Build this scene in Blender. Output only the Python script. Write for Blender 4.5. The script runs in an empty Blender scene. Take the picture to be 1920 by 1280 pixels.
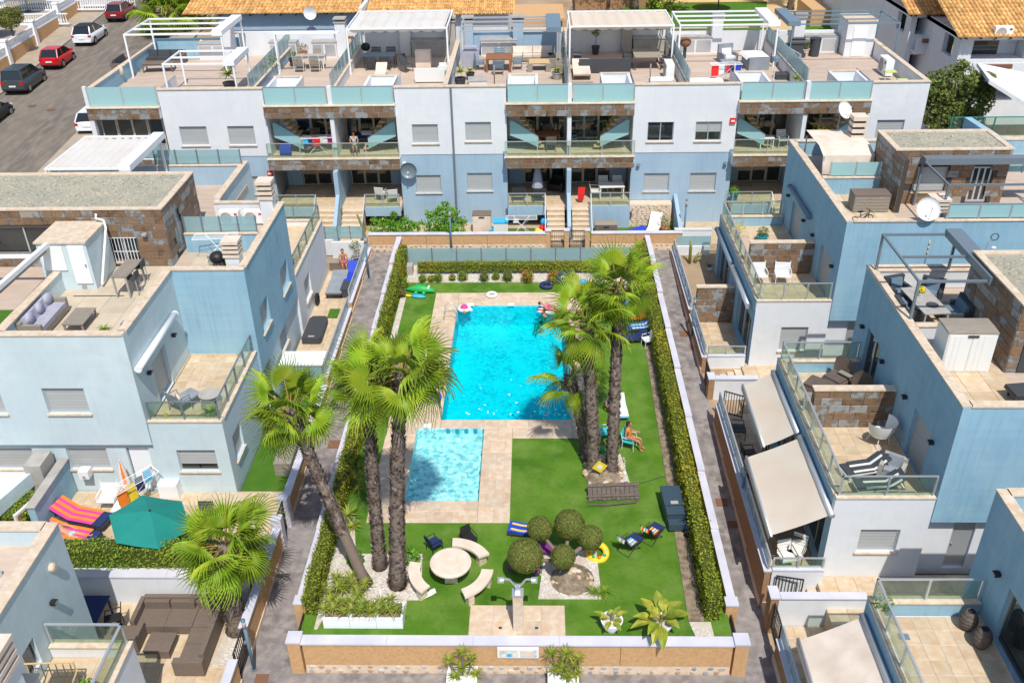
import bpy, math, random
from math import sin, cos, pi, radians, sqrt, atan2, hypot
from mathutils import Vector, Matrix
sc = bpy.context.scene
col = sc.collection
RN = random.Random(11)
# ---------------------------------------------------------------- camera, sky, sun, exposure
F_PX, PITCH, YAW, ROLL, CAM_H = 1745.5, radians(31.136), radians(1.685), radians(-1.074), 22.0
_fw = Vector((-sin(YAW) * cos(PITCH), cos(YAW) * cos(PITCH), -sin(PITCH)))
_r0 = Vector((cos(YAW), sin(YAW), 0))
_u0 = _r0.cross(_fw)
_rt = cos(ROLL) * _r0 + sin(ROLL) * _u0
_up = -sin(ROLL) * _r0 + cos(ROLL) * _u0
CAM = Vector((0, 0, CAM_H))
cd = bpy.data.cameras.new("camera")
cam = bpy.data.objects.new("camera", cd)
col.objects.link(cam)
cam.matrix_world = Matrix(((_rt.x, _up.x, -_fw.x, 0), (_rt.y, _up.y, -_fw.y, 0), (_rt.z, _up.z, -_fw.z, CAM_H), (0, 0, 0, 1)))
cd.sensor_width = 36
cd.lens = 36 * F_PX / 1920
cd.clip_end = 2000
sc.camera = cam
SUN = Vector((0.15, -0.60, 1.0)).normalized()
w = bpy.data.worlds.new("World")
sc.world = w
w.use_nodes = True
nt = w.node_tree
bg = nt.nodes["Background"]
sky = nt.nodes.new("ShaderNodeTexSky")
sky.sky_type = 'NISHITA'
sky.sun_disc = False
sky.sun_elevation = math.asin(SUN.z)
sky.sun_rotation = atan2(SUN.x, SUN.y)
sky.altitude = 50
nt.links.new(sky.outputs[0], bg.inputs[0])
bg.inputs[1].default_value = 0.12
sl = bpy.data.lights.new("sun", 'SUN')
sl.energy = 3.75
sl.angle = radians(0.5)
sl.color = (1.0, 0.95, 0.87)
so = bpy.data.objects.new("sun", sl)
col.objects.link(so)
so.rotation_euler = SUN.to_track_quat('Z', 'Y').to_euler()
sc.view_settings.view_transform = 'Standard'
sc.view_settings.look = 'None'
sc.view_settings.exposure = 0.24
sc.view_settings.gamma = 1
sc.view_settings.use_curve_mapping = False
def ray(u, v):
 return _fw + _rt * ((u - 960) / F_PX) - _up * ((v - 640) / F_PX)
def at(u, v, z=0.0):          # point of the place that the photograph shows at (u, v), on the level z
 d = ray(u, v)
 return CAM + d * ((z - CAM_H) / d.z)
def atY(u, v, Y):
 d = ray(u, v)
 return CAM + d * (Y / d.y)
def gz(y):                    # level of the paths and streets: they climb away from the camera
 if y < 20: return -1.3
 if y < 45: return -1.3 + (y - 20) * 0.0544
 if y < 49: return 0.06
 return 0.06 + (y - 49) * 0.05
def atG(u, v, dz=0.0):
 z = 0.0
 for _ in range(12):
  z = gz(at(u, v, z).y) + dz
 return at(u, v, z)
# ---------------------------------------------------------------- materials
def _n(t, kind, **kw):
 n = t.nodes.new(kind)
 for k, v in kw.items():
  if k == 'op': n.operation = v
  else: setattr(n, k, v)
 return n
def mat(name, base, rough=0.7, alt=None, nscale=3.0, ndet=4, rand=0.0, bump=0.0, bscale=40.0, metal=0.0, spec=0.4,
  island=0.0, stretch=None, lo=0.35, hi=0.68, transl=0.0, ramp=None, rk=1.0, ro=0.0, streak=0.0, vor=None, alt2=None, n2=0.6):
 """base colour varied by noise towards alt, by object (rand), by loose piece (island)"""
 m = bpy.data.materials.new(name)
 m.use_nodes = True
 t = m.node_tree
 b = t.nodes["Principled BSDF"]
 b.inputs["Roughness"].default_value = rough
 b.inputs["Metallic"].default_value = metal
 b.inputs["Specular IOR Level"].default_value = spec
 L = t.links.new
 tc = _n(t, "ShaderNodeTexCoord")
 vec = tc.outputs["Object"]
 if stretch:
  mp = _n(t, "ShaderNodeMapping")
  mp.inputs["Scale"].default_value = stretch
  L(vec, mp.inputs[0])
  vec = mp.outputs[0]
 oi = _n(t, "ShaderNodeObjectInfo")
 if rand or ramp:              # shift the texture per object so alike pieces differ
  cm = _n(t, "ShaderNodeVectorMath", op='MULTIPLY_ADD')
  cb = _n(t, "ShaderNodeCombineXYZ")
  for i in range(3): L(oi.outputs["Random"], cb.inputs[i])
  cm.inputs[1].default_value = (37, 53, 71)
  L(cb.outputs[0], cm.inputs[0]); L(vec, cm.inputs[2])
  vec = cm.outputs[0]
 rgb = _n(t, "ShaderNodeRGB")
 rgb.outputs[0].default_value = (*base, 1)
 c = rgb.outputs[0]
 if ramp:
  cr = _n(t, "ShaderNodeValToRGB")
  e = cr.color_ramp.elements
  while len(e) < len(ramp): e.new(0.5)
  for i, (p, cc) in enumerate(ramp):
   e[i].position = p; e[i].color = (*cc, 1)
  nz0 = _n(t, "ShaderNodeTexNoise"); nz0.inputs["Scale"].default_value = nscale; nz0.inputs["Detail"].default_value = ndet
  L(vec, nz0.inputs["Vector"])
  ad = _n(t, "ShaderNodeMath", op='MULTIPLY_ADD'); ad.inputs[1].default_value = 1.6; ad.inputs[2].default_value = -0.8
  L(nz0.outputs["Fac"], ad.inputs[0])
  a2 = _n(t, "ShaderNodeMath", op='ADD'); L(ad.outputs[0], a2.inputs[0])
  a3 = _n(t, "ShaderNodeMath", op='MULTIPLY_ADD'); a3.inputs[1].default_value = rk; a3.inputs[2].default_value = ro
  L((oi if not island else _n(t, "ShaderNodeNewGeometry")).outputs["Random" if not island else "Random Per Island"], a3.inputs[0])
  L(a3.outputs[0], a2.inputs[1]); L(a2.outputs[0], cr.inputs[0])
  c = cr.outputs[0]
 if vor:
  vt = _n(t, "ShaderNodeTexVoronoi"); vt.inputs["Scale"].default_value = vor
  L(vec, vt.inputs["Vector"])
  mx = _n(t, "ShaderNodeMix", data_type='RGBA', blend_type='MULTIPLY'); mx.inputs[0].default_value = 0.75
  mr = _n(t, "ShaderNodeMapRange"); mr.inputs[3].default_value = 0.45; mr.inputs[4].default_value = 1.25
  sp = _n(t, "ShaderNodeSeparateColor"); L(vt.outputs["Color"], sp.inputs[0]); L(sp.outputs[0], mr.inputs[0])
  L(c, mx.inputs[6]); L(mr.outputs[0], mx.inputs[7]); c = mx.outputs[2]
 for (a, s, l_, h_) in ((alt, nscale, lo, hi), (alt2, n2, 0.42, 0.7)):
  if a:
   nz = _n(t, "ShaderNodeTexNoise")
   nz.inputs["Scale"].default_value = s
   nz.inputs["Detail"].default_value = ndet
   L(vec, nz.inputs["Vector"])
   mr = _n(t, "ShaderNodeMapRange")
   mr.inputs[1].default_value = l_; mr.inputs[2].default_value = h_
   L(nz.outputs["Fac"], mr.inputs[0])
   mx = _n(t, "ShaderNodeMix", data_type='RGBA')
   L(mr.outputs[0], mx.inputs[0]); L(c, mx.inputs[6]); mx.inputs[7].default_value = (*a, 1)
   c = mx.outputs[2]
 if streak:                    # rain streaks and faint courses under the paint
  for sc_, k_, lo_, hi_ in (((5, 5, .22), streak, .5, .72), ((.15, .15, 3.2), streak * .5, .4, .7), ((1.3, 1.3, .9), streak * .6, .52, .7)):
   mp = _n(t, "ShaderNodeMapping"); mp.inputs["Scale"].default_value = sc_; L(tc.outputs["Object"], mp.inputs[0])
   nz = _n(t, "ShaderNodeTexNoise"); nz.inputs["Scale"].default_value = 1.6; nz.inputs["Detail"].default_value = 5; L(mp.outputs[0], nz.inputs["Vector"])
   mr = _n(t, "ShaderNodeMapRange"); mr.inputs[1].default_value = lo_; mr.inputs[2].default_value = hi_; mr.inputs[3].default_value = 1.0; mr.inputs[4].default_value = 1 - k_
   L(nz.outputs["Fac"], mr.inputs[0])
   mx = _n(t, "ShaderNodeMix", data_type='RGBA', blend_type='MULTIPLY'); mx.inputs[0].default_value = 1
   L(c, mx.inputs[6]); L(mr.outputs[0], mx.inputs[7]); c = mx.outputs[2]
 if rand or island:
  hs = _n(t, "ShaderNodeHueSaturation")
  mr = _n(t, "ShaderNodeMapRange")
  k = rand or island
  mr.inputs[3].default_value = 1 - k; mr.inputs[4].default_value = 1 + k
  L(oi.outputs["Random"] if not island else _n(t, "ShaderNodeNewGeometry").outputs["Random Per Island"], mr.inputs[0])
  L(mr.outputs[0], hs.inputs["Value"]); L(c, hs.inputs["Color"])
  c = hs.outputs[0]
 L(c, b.inputs["Base Color"])
 if bump:
  nb = _n(t, "ShaderNodeTexNoise"); nb.inputs["Scale"].default_value = bscale; nb.inputs["Detail"].default_value = 3
  L(vec, nb.inputs["Vector"])
  bp = _n(t, "ShaderNodeBump"); bp.inputs["Strength"].default_value = bump; bp.inputs["Distance"].default_value = 0.03
  L(nb.outputs["Fac"], bp.inputs["Height"]); L(bp.outputs[0], b.inputs["Normal"])
 if transl:
  tr = _n(t, "ShaderNodeBsdfTranslucent"); L(c, tr.inputs[0])
  ms = _n(t, "ShaderNodeMixShader"); ms.inputs[0].default_value = transl
  L(b.outputs[0], ms.inputs[1]); L(tr.outputs[0], ms.inputs[2])
  L(ms.outputs[0], t.nodes["Material Output"].inputs[0])
 return m
def glass(name, tint, refl=1.0, rough=0.02, milky=0.0, milk=(0.5, 0.7, 0.7), bump=0, bscale=3.0):
 m = bpy.data.materials.new(name)
 m.use_nodes = True
 t = m.node_tree
 t.nodes.remove(t.nodes["Principled BSDF"])
 L = t.links.new
 tr = _n(t, "ShaderNodeBsdfTransparent"); tr.inputs[0].default_value = (*tint, 1)
 gl = _n(t, "ShaderNodeBsdfGlossy"); gl.inputs["Roughness"].default_value = rough
 lw_ = _n(t, "ShaderNodeLayerWeight"); lw_.inputs[0].default_value = .5
 pw_ = _n(t, "ShaderNodeMath", op='POWER'); pw_.inputs[1].default_value = 4.0; L(lw_.outputs["Facing"], pw_.inputs[0])
 fr = _n(t, "ShaderNodeMath", op='MULTIPLY_ADD'); fr.inputs[1].default_value = .7 * refl; fr.inputs[2].default_value = .035 * refl; L(pw_.outputs[0], fr.inputs[0])
 s = tr.outputs[0]
 if milky:
  df = _n(t, "ShaderNodeBsdfDiffuse"); df.inputs[0].default_value = (*milk, 1)
  mm = _n(t, "ShaderNodeMixShader"); mm.inputs[0].default_value = milky
  L(s, mm.inputs[1]); L(df.outputs[0], mm.inputs[2]); s = mm.outputs[0]
 ms = _n(t, "ShaderNodeMixShader")
 L(fr.outputs[0], ms.inputs[0]); L(s, ms.inputs[1]); L(gl.outputs[0], ms.inputs[2])
 L(ms.outputs[0], t.nodes["Material Output"].inputs[0])
 if bump:
  tc = _n(t, "ShaderNodeTexCoord")
  nb = _n(t, "ShaderNodeTexNoise"); nb.inputs["Scale"].default_value = bscale; nb.inputs["Detail"].default_value = 4
  nb.inputs["Distortion"].default_value = 1.2
  L(tc.outputs["Object"], nb.inputs["Vector"])
  bp = _n(t, "ShaderNodeBump"); bp.inputs["Strength"].default_value = bump; bp.inputs["Distance"].default_value = 0.12
  L(nb.outputs["Fac"], bp.inputs["Height"]); L(bp.outputs[0], gl.inputs["Normal"])
 return m
MT = {}
def MM(k, *a, **kw): MT[k] = mat(k, *a, **kw)
MM('white', (.75, .77, .79), .85, streak=.035, alt=(.67, .70, .75), nscale=.5, bump=.15, bscale=60, alt2=(.70, .71, .72), n2=2.2)
MM('pale', (.60, .705, .74), .85, streak=.045, alt=(.51, .63, .68), nscale=.45, bump=.15, bscale=60, alt2=(.54, .64, .67), n2=2.0)
MM('blue', (.31, .50, .62), .85, streak=.11, alt=(.23, .42, .56), nscale=.6, stretch=(1, 1, .5), bump=.15, bscale=60, alt2=(.31, .50, .60), n2=2.4)
MM('rearblue', (.37, .50, .61), .85, streak=.07, alt=(.31, .445, .575), nscale=.6, stretch=(1, 1, .5), bump=.15, bscale=60)
MM('coping', (.64, .52, .39), .7, alt=(.54, .41, .28), nscale=2.5, alt2=(.68, .59, .48), n2=6)
MM('lilac', (.62, .61, .68), .8, alt=(.52, .52, .60), nscale=1.2, bump=.1)
MM('travertine', (.55, .42, .28), .65, rand=.10, alt=(.52, .35, .19), nscale=1.6, alt2=(.60, .51, .38), n2=4, lo=.45, hi=.8)
MM('deck', (.58, .44, .31), .65, rand=.10, alt=(.56, .36, .22), nscale=1.3, alt2=(.64, .55, .44), n2=4, lo=.45, hi=.8)
MM('roofdeck', (.52, .41, .33), .75, rand=.06, alt=(.46, .355, .275), nscale=.8, stretch=(.4, 2, 1), alt2=(.56, .455, .385), n2=3)
MM('paledeck', (.56, .485, .375), .75, rand=.06, alt=(.50, .42, .31), nscale=1.5)
MM('paving', (.26, .235, .23), .8, alt=(.15, .135, .13), nscale=1.2, alt2=(.33, .30, .285), n2=3.0, bump=.5, bscale=18)
MM('asphalt', (.19, .165, .135), .85, alt=(.14, .12, .10), nscale=.25, stretch=(1, .25, 1), alt2=(.24, .20, .16), n2=2.5, bump=.2, bscale=60)
MM('pavement', (.42, .35, .27), .85, alt=(.36, .29, .22), nscale=1.2, bump=.15)
MM('earth', (.40, .30, .20), .9, alt=(.30, .21, .13), nscale=.5)
MM('lawn', (.13, .28, .02), .8, alt=(.065, .18, .012), nscale=.45, ndet=9, alt2=(.18, .31, .05), n2=1.1, streak=.16, bump=.9, bscale=120, spec=.2)
MM('turf', (.06, .17, .015), .85, alt=(.09, .19, .02), nscale=2, bump=.8, bscale=90, spec=.2)
MM('pebble', (.72, .68, .62), .85, vor=22, alt=(.55, .47, .38), nscale=1.5, bump=.8, bscale=40)
MM('roofgravel', (.38, .35, .27), .9, island=.45, alt=(.31, .30, .24), nscale=.8, bump=1.0, bscale=30)
MM('soil', (.16, .12, .08), .95, alt=(.34, .27, .19), nscale=5, bump=.9, bscale=25)
MM('render', (.66, .41, .205), .9, alt=(.56, .33, .155), nscale=9, ndet=6, bump=.7, bscale=70)
MM('cement', (.74, .60, .46), .9, alt=(.66, .50, .36), nscale=4, bump=.4)
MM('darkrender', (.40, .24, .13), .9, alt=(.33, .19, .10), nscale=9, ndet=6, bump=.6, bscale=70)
MM('slate', (.25, .18, .12), .55, nscale=3.0, ndet=6, rand=.18, rk=.45, ro=.27, bump=.35, bscale=14, ramp=[(0, (.10, .075, .055)), (.2, (.18, .115, .07)), (.38, (.26, .155, .085)), (.55, (.17, .13, .10)), (.72, (.24, .27, .29)), (1.0, (.31, .22, .14))])
MM('fieldstone', (.4, .35, .3), .8, nscale=3, rand=.12, bump=.5, bscale=16, ramp=[(0, (.30, .30, .34)), (.25, (.50, .46, .42)), (.5, (.40, .26, .16)), (.7, (.42, .43, .46)), (1, (.56, .46, .34))])
MM('rearstone', (.5, .4, .3), .85, nscale=3, rand=.15, bump=.5, bscale=16, ramp=[(0, (.62, .50, .34)), (.3, (.50, .36, .22)), (.55, (.66, .56, .42)), (.8, (.36, .29, .22)), (1, (.60, .50, .38))])
MM('rooftile', (.62, .34, .11), .85, island=.28, alt=(.50, .24, .07), nscale=.9, alt2=(.74, .48, .20), n2=4)
MM('shutter', (.44, .46, .46), .5, alt=(.40, .42, .42), nscale=1, stretch=(.3, .3, 6))
MM('shutterdark', (.30, .32, .34), .5)
MM('alu', (.62, .65, .68), .35, metal=.6, spec=.5)
MM('steel', (.20, .25, .29), .4, metal=.3)
MM('bluegrey', (.15, .22, .28), .45)
MM('lamppole', (.10, .20, .28), .5)
MM('whitepaint', (.82, .84, .86), .4)
MM('black', (.02, .02, .022), .5)
MM('charcoal', (.055, .06, .068), .6)
MM('rattan', (.16, .12, .095), .75, alt=(.22, .17, .135), nscale=8, stretch=(1, 12, 12), bump=.5, bscale=60)
MM('cushion', (.40, .40, .48), .9, alt=(.34, .34, .41), nscale=3)
MM('greycushion', (.28, .31, .35), .9, alt=(.22, .25, .29), nscale=2)
MM('beigecloth', (.78, .67, .57), .9, alt=(.60, .49, .40), nscale=1.2)
MM('creamcloth', (.80, .72, .61), .9, alt=(.78, .65, .52), nscale=.8, transl=.25)
MM('whitecloth', (.78, .77, .75), .9, transl=.25, alt=(.74, .70, .64), nscale=1)
MM('wood', (.34, .14, .06), .6, alt=(.24, .09, .035), nscale=3, stretch=(1, 8, 8))
MM('greywood', (.33, .29, .24), .75, alt=(.24, .21, .17), nscale=4, stretch=(1, 9, 9))
MM('oldwood', (.09, .07, .06), .85, alt=(.16, .13, .11), nscale=4, stretch=(1, 9, 9))
MM('yellowwood', (.62, .44, .22), .6)
MM('stonewhite', (.74, .64, .54), .75, alt=(.66, .53, .41), nscale=3, bump=.2)
MM('concrete', (.42, .40, .37), .85, alt=(.34, .32, .30), nscale=3)
MM('palmleaf', (.20, .33, .02), .5, rand=.45, alt=(.36, .42, .025), nscale=1.1, transl=.22, spec=.3, lo=.4, hi=.75)
MM('petiole', (.30, .28, .07), .6, alt=(.40, .22, .07), nscale=3)
MM('boots', (.36, .30, .265), .95, island=.6, alt=(.13, .09, .07), nscale=3)
MM('trunk', (.21, .165, .135), .95, alt=(.24, .18, .14), nscale=4, stretch=(1, 1, 3), bump=1, bscale=20)
MM('thatch', (.30, .20, .09), .9, island=.4)
MM('hedgeleaf', (.23, .27, .015), .6, island=.35, alt=(.42, .36, .02), nscale=.5, transl=.2, lo=.45, hi=.75)
MM('hedgegreen', (.17, .29, .02), .6, island=.35, alt=(.27, .33, .03), nscale=1, transl=.2)
MM('chestblue', (.04, .07, .095), .5)
MM('bushleaf', (.11, .30, .015), .6, island=.4, alt=(.19, .38, .03), nscale=1.3, transl=.2)
MM('topiaryleaf', (.15, .19, .035), .6, island=.3, alt=(.19, .19, .04), nscale=2, transl=.15)
MM('oliveleaf', (.12, .17, .03), .6, island=.45, alt=(.19, .23, .055), nscale=.8, transl=.2)
MM('dryleaf', (.26, .19, .09), .8, island=.4, alt=(.16, .13, .06), nscale=2)
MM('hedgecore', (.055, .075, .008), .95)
MM('yucca', (.20, .27, .03), .55, island=.3, alt=(.34, .36, .05), nscale=2, transl=.25)
MM('bananaleaf', (.20, .30, .03), .45, rand=.2, island=.15, alt=(.48, .44, .05), nscale=2.5, transl=.3)
MM('cactus', (.22, .24, .07), .7)
MM('redflower', (.50, .14, .03), .7, island=.4)
MM('yellowplant', (.60, .48, .03), .6, island=.3)
MM('basin', (.20, .66, .74), .4, vor=9, alt=(.25, .72, .78), nscale=.8)
MM('kidbasin', (.42, .74, .76), .4, vor=7, alt=(.74, .86, .86), nscale=4.5, lo=.47, hi=.62, ndet=3)  # whitish mottle painted in for sunlight rippling through the shallow water
MM('darktile', (.02, .30, .45), .4)
MM('teal', (.012, .235, .20), .85, alt=(.016, .28, .24), nscale=1, transl=.15)
MM('skin', (.55, .30, .19), .55, spec=.3)
MM('tanskin', (.46, .22, .12), .55, spec=.3)
MM('hair', (.035, .020, .012), .7)
MM('pink', (.75, .05, .30), .7); MM('red', (.70, .02, .02), .7); MM('orange', (.85, .22, .02), .7); MM('yellow', (.80, .58, .03), .6)
MM('royal', (.015, .06, .50), .6); MM('navy', (.015, .03, .11), .75); MM('sky', (.05, .42, .72), .6); MM('aqua', (.03, .55, .62), .6)
MM('purple', (.22, .03, .22), .8); MM('green', (.03, .42, .10), .5); MM('shortsblue', (.38, .58, .62), .85); MM('lime', (.50, .62, .22), .7)
MM('carred', (.55, .012, .018), .25, spec=.6); MM('carwine', (.22, .015, .02), .25, spec=.6); MM('carwhite', (.74, .78, .82), .25, spec=.6)
MM('cargrey', (.085, .10, .115), .28, metal=.5, spec=.6); MM('carglass', (.012, .016, .02), .06, spec=.8); MM('tyre', (.015, .015, .016), .9)
MM('rim', (.45, .46, .48), .35, metal=.8); MM('lamp', (.45, .01, .01), .3); MM('plate', (.75, .75, .72), .5); MM('headlamp', (.7, .72, .75), .15)
MM('darkglass', (.014, .020, .022), .03, spec=.9, alt=(.035, .045, .045), nscale=.9)
MM('curtain', (.20, .20, .15), .9, alt=(.09, .09, .07), nscale=5, stretch=(3, 3, .1))
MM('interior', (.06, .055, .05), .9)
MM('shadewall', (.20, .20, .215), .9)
MM('terracotta', (.52, .20, .08), .8); MM('potblue', (.02, .30, .36), .5); MM('potdark', (.05, .05, .055), .6)
MM('rust', (.20, .10, .06), .8); MM('iron', (.03, .03, .033), .6)
MM('solar', (.02, .06, .16), .2)
MM('cork', (.6, .62, .6), .6, alt=(.40, .55, .6), nscale=5)
MM('pic', (.72, .75, .72), .6, alt=(.25, .45, .60), nscale=4, alt2=(.75, .60, .35), n2=7)
MT['frost'] = glass('frost', (.62, .90, .90), milky=.82, milk=(.38, .62, .64), rough=.25)
MT['frostpale'] = glass('frostpale', (.70, .88, .90), milky=.55, milk=(.38, .55, .58), rough=.15)
MT['glass'] = glass('glass', (.82, .90, .84), milky=.05, milk=(.5, .6, .55))
MT['pane'] = glass('pane', (.55, .60, .58), rough=.01)
MT['water'] = glass('water', (.05, .92, .955), rough=.04, bump=.12, bscale=1.2, refl=.3)
MT['kidwater'] = glass('kidwater', (.74, .97, .985), rough=.04, bump=.25, bscale=3.4, refl=.35)
# ---------------------------------------------------------------- building helpers
OFF = {}
def props(o, label=None, category=None, group=None, kind=None):
 if label: o["label"] = label
 if category: o["category"] = category
 if group: o["group"] = group
 if kind: o["kind"] = kind
 return o
def thing(name, label, cat, loc=(0, 0, 0), rz=0.0, group=None, world=False, kind="thing"):
 """an Empty at the base of a thing; world=True: its parts are given in world coordinates"""
 o = bpy.data.objects.new(name, None)
 o.empty_display_size = 0.2
 col.objects.link(o)
 o.location = loc
 o.rotation_euler = (0, 0, rz)
 OFF[o.name] = Vector(loc) if world else None
 return props(o, label, cat, group, kind)
class B:
 """collects faces; .obj() links them as one mesh object"""
 def __init__(s):
  s.v, s.f, s.mi, s.cur = [], [], [], 0
 def face(s, *p):
  i = len(s.v)
  s.v += [tuple(q) for q in p]
  s.f.append(tuple(range(i, i + len(p)))); s.mi.append(s.cur)
  return s
 def box(s, x0, x1, y0, y1, z0, z1, M=None):
  i = len(s.v)
  P = [(x, y, z) for z in (z0, z1) for y in (y0, y1) for x in (x0, x1)]
  if M: P = [tuple(M @ Vector(p)) for p in P]
  s.v += P
  for f in ((0, 2, 3, 1), (4, 5, 7, 6), (0, 1, 5, 4), (2, 6, 7, 3), (0, 4, 6, 2), (1, 3, 7, 5)):
   s.f.append(tuple(i + k for k in f)); s.mi.append(s.cur)
  return s
 def bar(s, a, b, w, h=None):
  """square bar from a to b"""
  a, b = Vector(a), Vector(b)
  d = (b - a)
  L = d.length
  q = d.to_track_quat('X', 'Z').to_matrix().to_4x4()
  h = h or w
  return s.box(0, L, -w / 2, w / 2, -h / 2, h / 2, Matrix.Translation(a) @ q)
 def tube(s, pts, r, n=8, cap=True):
  pts = [Vector(p) for p in pts]
  rs = r if isinstance(r, (list, tuple)) else [r] * len(pts)
  i0 = len(s.v)
  for k, p in enumerate(pts):
   d = (pts[min(k + 1, len(pts) - 1)] - pts[max(k - 1, 0)]).normalized()
   q = d.to_track_quat('Z', 'Y')
   for j in range(n):
    a = 2 * pi * j / n
    s.v.append(tuple(p + q @ Vector((rs[k] * cos(a), rs[k] * sin(a), 0))))
  for k in range(len(pts) - 1):
   for j in range(n):
    j2 = (j + 1) % n
    s.f.append((i0 + k * n + j, i0 + k * n + j2, i0 + (k + 1) * n + j2, i0 + (k + 1) * n + j)); s.mi.append(s.cur)
  if cap:
   s.f.append(tuple(i0 + j for j in reversed(range(n)))); s.mi.append(s.cur)
   s.f.append(tuple(i0 + (len(pts) - 1) * n + j for j in range(n))); s.mi.append(s.cur)
  return s
 def lathe(s, prof, n=16, c=(0, 0, 0), sx=1, sy=1):
  i0 = len(s.v)
  for (r, z) in prof:
   for j in range(n):
    a = 2 * pi * j / n
    s.v.append((c[0] + sx * r * cos(a), c[1] + sy * r * sin(a), c[2] + z))
  for k in range(len(prof) - 1):
   for j in range(n):
    j2 = (j + 1) % n
    s.f.append((i0 + k * n + j, i0 + k * n + j2, i0 + (k + 1) * n + j2, i0 + (k + 1) * n + j)); s.mi.append(s.cur)
  return s
 def ball(s, c, rx, ry=None, rz=None, n=12, m=8):
  ry = ry or rx; rz = rz or rx
  return s.lathe([(max(1e-4, sin(pi * k / m)), -cos(pi * k / m) * rz) for k in range(m + 1)], n, c, rx, ry)
 def prism(s, poly, z0, z1, M=None):
  i = len(s.v)
  n = len(poly)
  P = [(x, y, z0) for x, y in poly] + [(x, y, z1) for x, y in poly]
  if M: P = [tuple(M @ Vector(p)) for p in P]
  s.v += P
  s.f.append(tuple(i + k for k in reversed(range(n)))); s.mi.append(s.cur)
  s.f.append(tuple(i + n + k for k in range(n))); s.mi.append(s.cur)
  for k in range(n):
   k2 = (k + 1) % n
   s.f.append((i + k, i + k2, i + n + k2, i + n + k)); s.mi.append(s.cur)
  return s
 def grid(s, P):
  """P[i][j] points"""
  i0 = len(s.v)
  m = len(P[0])
  for row in P: s.v += [tuple(p) for p in row]
  for i in range(len(P) - 1):
   for j in range(m - 1):
    s.f.append((i0 + i * m + j, i0 + i * m + j + 1, i0 + (i + 1) * m + j + 1, i0 + (i + 1) * m + j)); s.mi.append(s.cur)
  return s
 def torus(s, c, R, r, n=20, m=8, M=None):
  P = []
  for i in range(n + 1):
   a = 2 * pi * i / n
   row = []
   for j in range(m + 1):
    b = 2 * pi * j / m
    p = Vector(((R + r * cos(b)) * cos(a), (R + r * cos(b)) * sin(a), r * sin(b)))
    row.append(tuple((M @ p if M else p) + Vector(c)))
   P.append(row)
  return s.grid(P)
 def wall(s, ax, pos, a0, a1, z0, z1, holes=(), depth=0.14, into=1):
  """one rendered face with window openings; ax 'y': plane y=pos, runs along x; reveals go 'into' the house"""
  def P(a, z, d=0.0):
   return (a, pos + into * d, z) if ax == 'y' else (pos + into * d, a, z)
  A = sorted({a0, a1, *[h[0] for h in holes], *[h[1] for h in holes]})
  Z = sorted({z0, z1, *[h[2] for h in holes], *[h[3] for h in holes]})
  A = [a for a in A if a0 <= a <= a1]; Z = [z for z in Z if z0 <= z <= z1]
  for i in range(len(A) - 1):
   for j in range(len(Z) - 1):
    ca, cz = (A[i] + A[i + 1]) / 2, (Z[j] + Z[j + 1]) / 2
    if any(h[0] < ca < h[1] and h[2] < cz < h[3] for h in holes): continue
    s.face(P(A[i], Z[j]), P(A[i + 1], Z[j]), P(A[i + 1], Z[j + 1]), P(A[i], Z[j + 1]))
  for (h0, h1, g0, g1) in holes:
   for (p, q) in (((h0, g0), (h0, g1)), ((h1, g0), (h1, g1)), ((h0, g0), (h1, g0)), ((h0, g1), (h1, g1))):
    s.face(P(*p), P(*q), P(*q, depth), P(*p, depth))
  return s
 def leaf(s, c, nrm, size, asp=0.5, rng=RN):
  nrm = Vector(nrm)
  t = nrm.orthogonal().normalized()
  t = (Matrix.Rotation(rng.random() * 6.28, 3, nrm) @ t)
  b = nrm.cross(t).normalized() * asp
  c = Vector(c)
  h = size / 2
  return s.face(c - t * h, c + b * h, c + t * h, c - b * h)
 def obj(s, name, m, parent=None, smooth=False, loc=None, rz=None, shift=None, **kw):
  me = bpy.data.meshes.new(name)
  off = OFF.get(parent.name) if parent else None
  if shift is not None: off = Vector(shift)
  v = [(a - off.x, b - off.y, c - off.z) for a, b, c in s.v] if off else s.v
  me.from_pydata(v, [], s.f)
  ms = m if isinstance(m, (list, tuple)) else [m]
  for k in ms: me.materials.append(MT[k] if isinstance(k, str) else k)
  if len(ms) > 1: me.polygons.foreach_set("material_index", s.mi)
  if smooth: me.polygons.foreach_set("use_smooth", [True] * len(me.polygons))
  me.update()
  o = bpy.data.objects.new(name, me)
  col.objects.link(o)
  if parent:
   o.parent = parent
   OFF[o.name] = off
  if shift is not None and not parent: o.location = shift
  if loc is not None: o.location = loc
  if rz is not None: o.rotation_euler = (0, 0, rz)
  return props(o, **kw)
def share(me, name, parent, loc, rot=(0, 0, 0), scale=None):
 o = bpy.data.objects.new(name, me)
 col.objects.link(o)
 if parent:
  o.parent = parent
  off = OFF.get(parent.name)
  if off: loc = Vector(loc) - off
 o.location = loc
 o.rotation_euler = rot
 if scale: o.scale = scale
 return o
def dup(root, loc, rz=0.0, label=None, group=None):
 """copy a thing with its parts and sub-parts"""
 r = root.copy(); col.objects.link(r)
 r.location = loc; r.rotation_euler = (0, 0, rz)
 OFF[r.name] = None
 if label: r["label"] = label
 if group: r["group"] = group
 for ch in list(root.children):
  c = ch.copy(); col.objects.link(c); c.parent = r
  for g in list(ch.children):
   d = g.copy(); col.objects.link(d); d.parent = c
 return r
_TM = {}
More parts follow.
